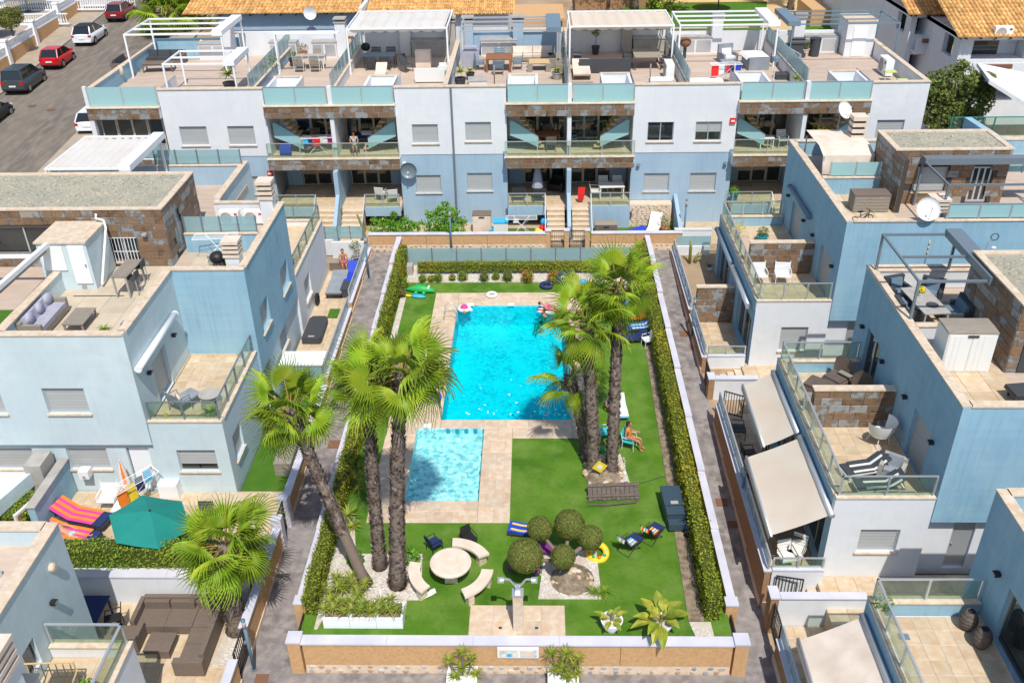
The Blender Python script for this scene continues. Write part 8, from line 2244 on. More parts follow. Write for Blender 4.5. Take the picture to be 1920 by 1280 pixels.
for a, c in (((-.35, 0, .25), (0, 0, .3)), ((0, 0, .3), (.3, 0, .55)), ((-.1, 0, .65), (0, 0, .3)), ((.3, 0, .7), (.35, 0, .25)), ((-.35, 0, .25), (-.05, 0, .5)), ((-.05, 0, .5), (.3, 0, .55))): B().tube([a, c], .018, 6).obj('frame_tube', 'charcoal', t)
B().box(-.2, .0, -.05, .05, .65, .69).obj('saddle', 'black', t); B().tube([(.3, -.2, .7), (.3, .2, .7)], .014, 5).obj('handlebar', 'black', t)
t = thing('door_mat', 'dark mat on the far right roof tiles', 'mat', (14.4, 35.2, z + .02)); B().box(-.6, .6, -.2, .2, 0, .015).obj('mat_body', 'rattan', t)
def dish(label, loc, r, rz, m='plate', el=.9, pole=.7):
 t = thing('satellite_dish', label, 'satellite dish', loc, rz)
 b = B(); b.lathe([(.001, 0), (r * .4, .02), (r * .75, .07), (r, .14), (r, .15)], 24)
 M_ = Matrix.Translation((0, -.12, pole)) @ Matrix.Rotation(el, 4, 'X')
 b.v = [tuple(M_ @ Vector(v)) for v in b.v]; b.obj('reflector', m, t, smooth=True)
 B().tube([(0, 0, 0), (0, 0, pole - .1)], .03, 8).obj('mast', 'steel', t)
 a, c = M_ @ Vector((0, -r * .9, .12)), M_ @ Vector((0, 0, r * 1.1)); B().tube([tuple(a), tuple(c)], .012, 5).obj('feed_arm', 'steel', t); B().ball(tuple(c), .05, n=8, m=5).obj('receiver', 'plate', t)
 return t
dish('large white satellite dish on the blue parapet beside a chimney', (15.55, 34.75, 6.5), .48, 0, el=1.05, pole=.62)
dish('white satellite dish on the far roof next to the blue chimney shaft', (14.2, 42.8, 7.3), .42, .6, 'plate', 1.0, 1.3)
q = atY(767, 322, 48.85); dish('dark grey satellite dish on the blue facade beside the tan wall bush', (q.x, 48.95, q.z - .4), .45, 0, 'steel', 1.5, .5)
t = thing('antenna', 'camera mast with curved arm behind the dark pergola', 'mast', tuple(atY(1836, 500, 32.5)))
B().tube([(0, 0, 0), (.1, 0, 1.0), (.2, 0, 1.25)], .025, 6).obj('mast', 'alu', t); B().torus((.28, 0, 1.25), .14, .02, 16, 6, Matrix.Rotation(pi / 2, 3, 'X')).obj('loop', 'charcoal', t, smooth=True); B().ball((.35, 0, .8), .1, .07, .06, 8, 5).obj('camera', 'plate', t); B().tube([(.1, 0, .8), (.33, 0, .8)], .015, 5).obj('arm', 'alu', t)
# patios on the right
t = thing('cactus', 'tall two stemmed cactus in the white far right patio', 'cactus', tuple(at(1292, 500, -.2))); B().tube([(0, 0, 0), (0, 0, 1.1), (-.05, 0, 1.5)], [.09, .08, .05], 8).obj('stem', 'cactus', t, smooth=True); B().tube([(.3, .05, 0), (.32, .05, .5), (.45, .05, .8)], [.08, .08, .05], 8).obj('stem', 'cactus', t, smooth=True); B().tube([(.32, .05, .5), (.55, 0, .65), (.62, 0, .75)], [.06, .06, .04], 7).obj('arm', 'cactus', t, smooth=True)
chair('pale armchair with a dark cushion on the far right patio', (8.6, 40.2, -.2), .15, 'plate', 'navy', w=.62)
pot('purple agave beside the glass door of the far right patio', (9.05, 43.6, -.2), .15, .25, 'plate', 'oldwood', .45, 22); pot('yellowish shrub behind the ground stone partition', (7.95, 38.95, -.25), .2, .3, 'terracotta', 'yucca', .4, 20, 'ball')
z = -.33
for (x, y, r, lab) in ((7.95, 29.6, 1.5, 'black metal chair at the far end of the awning patio'), (8.05, 28.0, 1.7, 'black chair with a white cushion beside the black patio table')): chair(lab, (x, y, z), r, 'black', 'charcoal')
table('black square table on the awning patio', (8.1, 26.9, z), 0, 1.0, 1.0, .74, 'black', 'black'); t = thing('bowl', 'orange bowl of fruit on the black patio table', 'bowl', (8.0, 26.8, z + .745)); B().lathe([(.06, 0), (.16, .1), (.2, .2), (.17, .2), (.1, .06)], 14).obj('bowl_wall', 'orange', t); B().ball((.02, 0, .2), .07, n=8, m=5).obj('fruit', 'lime', t)
t = thing('bicycle', 'black bicycle against the glass door under the far awning', 'bicycle', (8.75, 28.2, z), pi / 2)
for x in (-.45, .45): B().torus((x, 0, .3), .28, .02, 16, 6, Matrix.Rotation(pi / 2, 3, 'X')).obj('wheel', 'tyre', t)
for a, c in (((-.45, 0, .3), (-.05, 0, .3)), ((-.05, 0, .3), (.35, 0, .7)), ((-.15, 0, .8), (-.05, 0, .3)), ((.35, 0, .85), (.45, 0, .3)), ((-.15, 0, .7), (.35, 0, .7))): B().tube([a, c], .018, 6).obj('frame_tube', 'black', t)
table('dark wooden table under the near awning', (8.5, 23.9, z), 0, .9, 1.6, .74, 'oldwood', 'charcoal'); chair('dark wooden chair with pale seat under the near awning', (8.2, 22.6, z), .2, 'oldwood', 'plate'); chair('second chair with pale seat under the near awning', (8.6, 22.9, z), -.5, 'oldwood', 'plate')
# ---------------------------------------------------------------- roof terraces of the back building
Z = 7.275
def rp(u, v): p = at(u, v, Z); return (p.x, p.y, Z)
lp = rp(318, 112)
sofa('dark rattan sofa on the far left roof terrace', (lp[0], 57.8, Z), 0, 2.6, .85, 'rattan', 'charcoal', (1, 1), 3); table('dark low table on the far left roof terrace', (lp[0] + .3, 56.0, Z), .1, 1.8, .9, .45, 'rattan', 'rattan'); sofa('dark rattan bench seat at the left of the far left terrace', (lp[0] - 2.0, 56.4, Z), pi / 2, 1.8, .8, 'rattan', 'charcoal', (1, 1), 2)
for (x, y, zz, lab) in ((-20.9, 59.4, 8.0, 'oval beige wall lamp on the rear roof wall'), (-23.8, 53.4, 8.0, 'oval beige wall lamp on the left roof parapet')):
 t = thing('wall_lamp', lab, 'wall lamp', (x, y, zz)); B().ball((0, -.08 if y > 58 else 0, 0), .18, .12, .32, 10, 8).obj('shade', 'coping', t, smooth=True); B().box(-.06, .06, -.04, .03, -.06, .06).obj('mount', 'charcoal', t)
pot('palm plant in a dark pot by the far left roof stairs', (-16.9, 51.2, Z), .35, .6, 'charcoal', 'yucca', .9, 40, ph=.4)
pot('dry tall plant on the roof beside the white pergola post', (-14.7, 52.5, Z), .3, .4, 'charcoal', 'oliveleaf', 1.0, 20, 'tree', ph=.5)
block('white chest lounger on the second roof terrace', (-14.0, 51.0, Z), .1, 1.4, .8, .4, 'plate', 'plate')
pot('black pot with small bush in the corner of the second roof terrace', (-14.6, 56.8, Z), .28, .45, 'charcoal', 'oliveleaf', .5, 20, 'ball'); pot('flowers in pots by the white roof wall', (-14.4, 58.6, Z), .3, .4, 'terracotta', 'dryleaf', .6, 20, 'ball')
x0 = rp(592, 118)
table('grey dining table with white chairs on the second roof terrace', (x0[0], 56.2, Z), 0, 1.8, 1.0, .74, 'concrete', 'plate')
for k, (dx, dy, r) in enumerate(((-.5, -.8, pi), (.45, -.8, pi), (.2, .9, 0))): chair(['white framed brown chair at the near left of the roof table', 'white framed brown chair at the near right of the roof table', 'white framed brown chair behind the roof table'][k], (x0[0] + dx, 56.2 + dy, Z), r, 'plate', 'greywood', 'white dining chairs on the roof', w=.6, h=1.1)
t = thing('wall_box', 'brown box lamp on the rear wall of the second roof terrace', 'wall lamp', (-11.6, 59.3, 8.1)); B().box(-.3, .3, -.15, .15, -.3, .3).obj('casing', 'rust', t); B().box(-.2, .2, -.17, -.151, -.2, .2).obj('lens', 'coping', t)
barbecue('black kettle barbecue under the gathered canopy', (rp(690, 110)[0], 57.9, Z), True)
x0 = rp(718, 118)
table('dark dining table under the gathered canopy', (x0[0], 56.4, Z), 0, 1.9, 1.0, .74, 'steel', 'charcoal')
for k, (dx, dy, r) in enumerate(((-.4, .95, 0), (.5, .95, 0), (-.45, -.75, pi), (.45, -.75, pi))): chair(['black chair behind the canopy table on the left', 'black chair behind the canopy table on the right', 'black chair in front of the canopy table on the left', 'black chair in front of the canopy table on the right'][k], (x0[0] + dx, 56.4 + dy, Z), r, 'charcoal', 'charcoal', 'black chairs under the canopy', w=.55)
lounger('beige lounger in front of the canopy table', (rp(722, 133)[0], 53.6, Z), 0, 'plate', 'beigecloth', .5, low=.3)
t = thing('rocking_chair', 'black metal rocking chair under the gathered canopy', 'chair', (rp(768, 122)[0], 55.3, Z), .8)
for s in (-.25, .25): B().tube([(s, -.5, .12), (s, -.2, .03), (s, .2, .03), (s, .55, .12)], .016, 5).obj('rocker', 'black', t); B().tube([(s, -.25, .04), (s, -.25, .42), (s, .2, .4), (s, .42, .95)], .016, 5).obj('side_frame', 'black', t)
B().grid([[(x, y, z_) for x in (-.24, .24)] for y, z_ in ((-.27, .42), (.2, .4), (.42, .95))]).obj('seat', 'charcoal', t)
sofa('white sofa covered with sheets on the canopy roof terrace', (rp(812, 140)[0], 53.3, Z), pi, 1.7, 1.1, 'plate', 'whitecloth', (1, 1), 2, .8); sofa('white armchair at the right of the covered sofa', (rp(838, 132)[0], 54.6, Z), -pi / 2, .9, .8, 'plate', 'whitecloth', (1, 1), 1, .8, name='armchair'); block('beige cabinet beside the white covered sofa', (rp(798, 118)[0], 56.2, Z), 0, .9, .6, 1.0, 'beigecloth', name='cabinet', cat='cabinet')
x0 = rp(937, 118)
table('brown wooden dining table under the blue grey pergola', (x0[0], 55.5, Z), 0, 1.5, 1.4, .78, 'wood', 'wood', 7, lw=.12)
for k, (dx, dy, r) in enumerate(((0, 1.15, 0), (0, -1.05, pi), (-1.1, 0, pi / 2), (1.1, 0, -pi / 2))): chair(['dark blue chair behind the brown table', 'dark blue chair in front of the brown table', 'dark blue chair left of the brown table', 'dark blue chair right of the brown table'][k], (x0[0] + dx, 55.5 + dy, Z), r, 'bluegrey', 'bluegrey', 'dark blue chairs at the brown table', w=.6, h=1.0)
t = thing('barbecue_cover', 'grey covered barbecue by the left wall of the middle roof', 'barbecue', (-3.8, 56.4, Z)); B().prism([(-.5, -.4), (.5, -.4), (.45, .4), (-.45, .4)], 0, .95).obj('cover', 'cushion', t); B().prism([(-.4, -.3), (.4, -.3), (.35, .3), (-.35, .3)], .95, 1.15).obj('cover_top', 'cushion', t)
pot('tall yucca in a black pot on the middle roof', (rp(868, 148)[0], 51.6, Z), .3, .6, 'charcoal', 'yucca', .7, 36, ph=.3); pot('second plant in a dark pot on the middle roof', (rp(885, 135)[0], 53.4, Z), .25, .4, 'charcoal', 'yucca', .6, 30)
block('white and grey chest at the front left of the middle roof', (rp(893, 140)[0] + .2, 52.0, Z), .1, 1.0, 1.0, .45, 'plate', 'concrete'); block('small wooden crate at the front edge of the middle roof', (rp(898, 155)[0] + .1, 50.6, Z), 0, .7, .5, .4, 'wood', name='crate', cat='crate', slats=3)
x0 = rp(1015, 105)
sofa('grey brown rattan corner sofa at the back of the middle roof', (x0[0] - .6, 57.6, Z), 0, 2.6, 1.0, 'greywood', 'beigecloth', (1, 0), 2); sofa('grey brown rattan sofa wing at the right of the middle roof', (x0[0] + .9, 56.6, Z), -pi / 2, 2.0, 1.0, 'greywood', 'greywood', (0, 1), 2)
table('slatted rattan coffee table before the corner sofa', (x0[0] - .15, 55.4, Z), 0, 1.2, 1.0, .5, 'yellowwood', 'greywood', 7, lw=.3); sofa('rattan tub chair in front of the corner sofa wing', (x0[0] + 1.2, 54.7, Z), -pi / 2, .9, .8, 'greywood', 'greywood', (1, 1), 1, name='armchair')
pot('green fern in a grey square pot on the middle roof', (rp(1043, 130)[0], 53.3, Z), .3, .4, 'concrete', 'yucca', .6, 36)
x0 = rp(1130, 122)
sofa('long grey blue three seat sofa under the striped canopy', (x0[0], 54.9, Z), pi, 3.0, .95, 'charcoal', 'greycushion', (1, 1), 3, .8); chair('navy chair at the left end of the long grey sofa', (x0[0] - 1.5, 56.4, Z), pi / 2, 'bluegrey', 'navy', w=.7)
pot('dark slim cypress in a pot under the striped canopy', (rp(1116, 100)[0], 58.8, Z), .25, .5, 'charcoal', 'oliveleaf', .5, 20, 'tree', ph=.6)
lounger('rattan lounger at the left of the long grey sofa', (rp(1078, 128)[0] + .3, 54.0, Z), 0, 'greywood', 'beigecloth', .4, L=2.2, w=1.0); slab(T, 'duckboard', 'greywood', 2.1, 3.3, 49.8, 52.6, 7.28, 7.31)
x0 = rp(1210, 120)
table('grey wooden dining table under the striped canopy', (x0[0], 55.9, Z), 0, 1.6, 1.9, .76, 'greywood', 'charcoal')
for k, (dx, dy, r) in enumerate(((-1.1, .4, pi / 2), (-1.1, -.5, pi / 2), (1.1, .4, -pi / 2), (1.1, -.5, -pi / 2))): chair(['black chair at the left back of the grey table', 'black chair at the left front of the grey table', 'black chair at the right back of the grey table', 'black chair at the right front of the grey table'][k], (x0[0] + dx, 55.9 + dy, Z), r, 'charcoal', 'charcoal', 'black chairs at the grey table', w=.55, h=.98)
ac_unit('air conditioner beside the glass divider of the striped canopy terrace', 7.6, 53.2, Z, -pi / 2, 1.5); block('white low block on the roof before the striped canopy', (rp(1232, 147)[0], 51.8, Z), 0, 1.2, .8, .4, 'plate')
for (x, y, lab) in ((rp(930, 158)[0], 50.4, 'thin metal pole standing on the middle roof'), (rp(1211, 158)[0], 50.4, 'thin metal pole on the striped canopy terrace')):
 t = thing('pole', lab, 'pole', (x, y, Z)); B().tube([(0, 0, 0), (0, 0, 1.5)], .025, 6).obj('shaft', 'charcoal', t); B().tube([(0, 0, 1.1), (0, 0, 1.55)], .045, 6).obj('head', 'concrete', t)
drying_rack('drying rack hung with red white and navy clothes on the roof', (rp(1350, 145)[0], 52.0, Z), .1, [(-.65, .4, 'red', .6), (-.25, .3, 'plate', .55), (.1, .3, 'red', .5), (.35, .35, 'navy', .55), (.65, .3, 'royal', .5), (-.45, .3, 'plate', .4), (-.05, .3, 'bluegrey', .6)], 1.1)
block('white covered lounger before the drying rack', (rp(1308, 150)[0], 51.4, Z), .05, 2.2, 1.0, .4, 'plate', 'plate'); t = thing('smoker_grill', 'brown round lid on a stand by the roof kitchen', 'barbecue', (rp(1278, 100)[0], 57.6, Z)); B().ball((0, 0, .95), .35, .35, .3, 12, 8).obj('lid', 'rust', t, smooth=True); B().tube([(0, 0, 0), (0, 0, .75)], .1, 8).obj('stand', 'charcoal', t)
x0 = rp(1402, 118)
t = thing('covered_table', 'grey rattan table under a white cloth on the roof', 'table', (x0[0] + .2, 55.4, Z), .1); B().box(-.6, .6, -.8, .7, 0, .7).obj('base', 'greycushion', t); B().grid([[(x, y, .74 - .12 * (abs(x) > .7)) for x in (-.75, -.6, .6, .75)] for y in (-.7, 0, .95)]).obj('cloth', 'plate', t)
sofa('grey rattan armchair left of the cloth covered table', (x0[0] - 1.2, 56.6, Z), .3, .95, .85, 'greycushion', 'plate', (1, 1), 1, 1.0, name='armchair'); sofa('grey rattan sofa with pale cushions right of the covered table', (x0[0] + 2.0, 55.6, Z), -pi / 2 + .2, 2.1, .9, 'greycushion', 'plate', (1, 1), 3, .9); block('grey rattan side block in front of the armchair', (x0[0] - 1.5, 55.0, Z), 0, .7, .7, .5, 'greycushion', name='side_table', cat='table'); block('long grey base of a parasol by the roof sofa', (x0[0] + 1.6, 53.0, Z), 0, 1.5, .7, .3, 'charcoal', name='umbrella_weight', cat='parasol weight')
t = thing('parasol', 'closed blue topped parasol at the roof stair opening', 'parasol', (rp(1442, 150)[0], 51.7, Z)); B().tube([(0, 0, 0), (0, 0, 1.3)], .03, 6).obj('pole', 'plate', t); B().lathe([(.001, 1.6), (.2, 1.5), (.22, 1.3), (.08, 1.25)], 10).obj('canopy', 'bluegrey', t)
pot('yellow green spiky plant behind the frosted glass', (rp(1474, 155)[0], 50.3, Z), .2, .5, 'plate', 'yucca', .6, 36, ph=.2)
barbecue('black covered gas barbecue at the glass divider of the right roof', (rp(1478, 92)[0], 57.6, Z), False); pot('small tree in a cream pot at the rear of the right roof', (rp(1498, 98)[0], 57.6, Z), .3, .5, 'coping', 'oliveleaf', .6, 20, 'ball')
t = thing('bin', 'dark round waste bin beside the white roof counter', 'bin', (rp(1516, 96)[0], 57.8, Z)); B().lathe([(.001, 0), (.3, 0), (.34, 1.0), (.001, 1.0)], 14).obj('body', 'charcoal', t); B().lathe([(.36, 1.0), (.34, 1.08), (.001, 1.1)], 14).obj('lid', 'charcoal', t)
ac_unit('black fronted air conditioner by the right roof parapet', 19.9, 53.6, Z, -pi / 2, 1.5)
t = thing('side_table', 'pale green little table on the right roof', 'table', (rp(1678, 145)[0] - .6, 52.2, Z)); B().box(-.3, .3, -.25, .25, .52, .56).obj('tabletop', 'lime', t)
for s in (-.25, .25): B().bar((s, -.2, 0), (s, .2, .52), .03).obj('leg', 'lime', t)
t = thing('side_table', 'lower pale green stool on the right roof', 'stool', (rp(1694, 150)[0] - .5, 51.2, Z)); B().box(-.28, .28, -.2, .2, .32, .36).obj('tabletop', 'lime', t)
for s in (-.22, .22): B().bar((s, -.15, 0), (s, .15, .32), .03).obj('leg', 'lime', t)
pot('black bucket behind the frosted glass of the right roof', (rp(1547, 158)[0], 50.0, Z), .18, .4, 'charcoal', 'oliveleaf', .2, 8)
# ---------------------------------------------------------------- balconies and ground terraces of the back building
z = 4.39
drying_rack('drying rack with red and navy towels on the left balcony of the terrace building', (-12.0, 49.5, z), .1, [(-.5, .5, 'navy', .5), (-.1, .5, 'red', .5), (.35, .4, 'plate', .4), (.7, .3, 'pink', .4), (-.6, .3, 'sky', .3)], .9)
t = thing('bag', 'royal blue bag on the left balcony by the stairs', 'bag', (-13.75, 49.2, z)); B().prism([(-.3, -.2), (.35, -.2), (.25, .25), (-.3, .2)], 0, .5).obj('bag_body', 'royal', t); B().tube([(-.15, 0, .5), (0, 0, .65), (.15, 0, .5)], .02, 5).obj('strap', 'royal', t)
table('dark table on the left balcony right of the fin wall', (-9.6, 50.2, z), 0, 1.5, .9, .72, 'navy', 'charcoal'); block('pale box on the dark balcony table', (-9.3, 50.4, z + .73), 0, .7, .4, .15, 'plate', name='box', cat='box'); chair('rattan chair behind the drying rack on the left balcony', (-12.4, 50.8, z), .2, 'rattan', 'rattan', w=.6)
x = .6
table('dark round table with red cloth on the middle balcony', (.7, 50.3, z), 0, 1.4, .9, .72, 'wood', 'rattan')
for k, (dx, dy, r) in enumerate(((-.9, 0, pi / 2), (0, .75, 0), (.2, -.75, pi))): chair(['rattan chair left of the balcony table', 'rattan chair behind the balcony table', 'rattan chair in front of the balcony table'][k], (.7 + dx, 50.3 + dy, z), r, 'rattan', 'rattan', 'rattan chairs on the middle balcony', w=.55)
round_table('round glass table on the middle balcony right of the fin wall', (3.0, 50.1, z), .7, .72, 'glass', 'charcoal')
for k, (dx, dy, r) in enumerate(((-.9, .3, pi / 2), (.9, .5, -pi / 2))): chair(['dark blue chair left of the round glass table', 'dark blue chair right of the round glass table'][k], (3.0 + dx, 50.1 + dy, z), r, 'bluegrey', 'bluegrey', 'blue chairs on the middle balcony', w=.55)
pot('leafy plant by the stairs on the middle balcony', (4.0, 50.6, z), .2, .35, 'potdark', 'bushleaf', .5, 20, 'tree', ph=.5); pot('leafy plant left of the balcony stairs glass', (-.2, 50.7, z), .2, .35, 'potdark', 'oliveleaf', .5, 20, 'tree', ph=.5)
table('small white table on the right balcony', (12.7, 49.7, z), 0, .8, .6, .6, 'plate', 'plate'); chair('white chair on the right balcony', (13.6, 49.8, z), .1, 'plate', 'plate'); pot('bright yellow plant on the right balcony', (15.6, 49.6, z), .2, .5, 'plate', 'yellowplant', .9, 20, 'ball')
z = 1.67
t = thing('parasol', 'closed blue white parasol on the middle ground terrace', 'parasol', (.15, 49.3, z)); B().tube([(0, 0, 0), (0, 0, 2.2)], .03, 6).obj('pole', 'alu', t); B().lathe([(.02, 2.35), (.1, 2.0), (.26, 1.2), (.33, .7), (.1, .55)], 9).obj('canopy', 'cushion', t); B().lathe([(.3, 0), (.3, .06), (.05, .1)], 12).obj('base', 'charcoal', t)
for (xx, lab) in ((-.9, 'dark rocking armchair on the middle ground terrace'), (.25, 'dark green armchair beside the closed parasol')): chair(lab, (xx, 49.0 if xx < 0 else 48.9, z), pi, 'charcoal', 'potdark', 'dark chairs on the middle ground terrace', w=.7)
sofa('black covered armchair by the fin wall of the ground terrace', (1.3, 50.6, z), -.4, .95, .9, 'black', 'black', (1, 1), 1, name='armchair')
table('white garden table on the right middle ground terrace', (4.3, 49.4, z), .05, 1.4, .8, .74, 'plate', 'plate'); 
for k, (dx, dy, r) in enumerate(((-.4, .75, 0), (.4, .75, 0), (-.9, -.1, pi / 2))): chair(['white plastic chair behind the white garden table', 'second white plastic chair behind the white garden table', 'white plastic chair left of the white garden table'][k], (4.3 + dx, 49.4 + dy, z), r, 'plate', 'plate', 'white plastic chairs on the ground terrace')
t = thing('towel', 'red towel hanging over the railing by the middle stairs', 'towel', (2.6, 48.6, z)); B().grid([[(-.2, 0, .9), (.2, 0, .92)], [(-.22, -.03, .5), (.15, -.05, .5)], [(-.2, 0, .1), (.1, -.04, .15)]]).obj('cloth', 'red', t); B().grid([[(-.2, 0.02, .9), (.2, 0.02, .92)], [(-.22, .05, .6), (.15, .05, .6)]]).obj('cloth_back', 'red', t)
chair('white plastic chair on the ground terrace left of the dark dish', (-8.0, 48.9, z), pi + .2, 'plate', 'plate', 'white plastic chairs by the dark dish'); chair('second white plastic chair on the ground terrace left of the dark dish', (-8.7, 49.2, z), pi - .2, 'plate', 'plate', 'white plastic chairs by the dark dish')
z = .31
drying_rack('white drying rack standing on the small turf below the ground terrace', (-.75, 47.4, z), 0, [(-.3, .3, 'plate', .2)], 1.0)
t = thing('toys', 'red yellow and blue inflatable heap by the middle stairs', 'inflatable', (.35, 47.3, z))
for (x, y, zz, m) in ((-.2, 0, .2, 'yellow'), (.05, .1, .35, 'red'), (.15, .2, .7, 'sky'), (-.05, -.1, .15, 'lime')): B().ball((x, y, zz), .2, .18, .22, 10, 7).obj('float', m, t, smooth=True)
t = thing('cool_box', 'white and blue box on the turf under the ground terrace', 'box', (-1.9, 47.6, z)); B().box(-.4, .4, -.3, .3, 0, .7).obj('body', 'plate', t); B().box(-.65, -.42, -.25, .25, 0, .3).obj('side_tank', 'sky', t); B().box(-.42, .42, -.32, .32, .7, .76).obj('lid', 'sky', t)
block('beige double door garden cupboard with dark lid by the pipe', (-2.95, 47.8, z), 0, 1.0, .7, 1.15, 'beigecloth', 'rattan', 'garden_cupboard', 'cupboard', 2); block('brown rattan cushion chest under the rough stone wall', (3.9, 47.3, z), 0, 1.2, .65, .75, 'rattan', 'greywood', doors=2)
t = thing('sun_mat', 'bright blue sloping sun mat on the turf before the stone wall', 'sun lounger', (5.35, 47.2, z), -1.0); B().box(-.32, .32, -1.0, 1.0, .1, .18, Matrix.Rotation(.08, 4, 'X')).obj('mat', 'royal', t); B().box(-.25, .25, -.5, .5, 0, .09).obj('base', 'plate', t)
lounger('white plastic lounger beside the bright blue mat', (6.5, 47.3, z), -.3, 'plate', 'plate', .8, low=.28); pot('silver grey bush at the end of the turf', (7.2, 47.8, z), .25, .2, 'terracotta', 'oliveleaf', .8, 20, 'ball'); pot('terracotta pot with small plant under the left stairs', (-13.0, 47.4, z), .16, .26, 'terracotta', 'bushleaf', .3, 14, 'ball')
t = thing('cactus', 'slim leaning cactus at the left end of the tan wall garden', 'cactus', (-9.3, 46.6, z)); B().tube([(0, 0, 0), (-.15, 0, .9), (-.35, 0, 1.6)], [.08, .08, .05], 7).obj('stem', 'cactus', t); B().tube([(-.1, 0, .5), (.1, 0, .8)], [.05, .04], 6).obj('arm', 'cactus', t)
t = thing('cactus', 'upright cactus between the two green bushes', 'cactus', (-4.9, 47.9, z)); B().tube([(0, 0, 0), (0, 0, 1.0), (.05, 0, 1.7)], [.09, .08, .05], 7).obj('stem', 'cactus', t); B().tube([(0, 0, .7), (.2, 0, 1.0)], [.05, .04], 6).obj('arm', 'cactus', t)
pot('slim plant between the green bush and the beige cupboard', (-4.0, 47.2, z), .15, .25, 'terracotta', 'oliveleaf', .6, 16, 'tree', ph=.4)
t = thing('alarm_box', 'red alarm box on the white facade between the bays', 'alarm box', (10.6, 48.99, 6.15)); B().box(-.15, .15, -.08, .0, -.15, .15).obj('casing', 'red', t); B().box(-.1, .1, -.09, -.081, -.05, .05).obj('lens', 'plate', t)
t = thing('alarm_box', 'red alarm box on the blue facade at the left ground terrace', 'alarm box', (-14.75, 49.0, 3.4)); B().box(-.15, .15, -.08, .0, -.15, .15).obj('casing', 'red', t); B().box(-.1, .1, -.09, -.081, -.05, .05).obj('lens', 'plate', t)
for (x, zz, lab) in ((5.7, 3.75, 'small lamp on the blue facade right of the middle bay'), (10.45, 3.8, 'small lamp on the blue facade left of the right bay'), (-7.2, 3.95, 'small white camera by the left balcony end')): wall_light(lab, 'y', 48.99, x, zz, 1, 'plate' if x < 0 else 'steel')
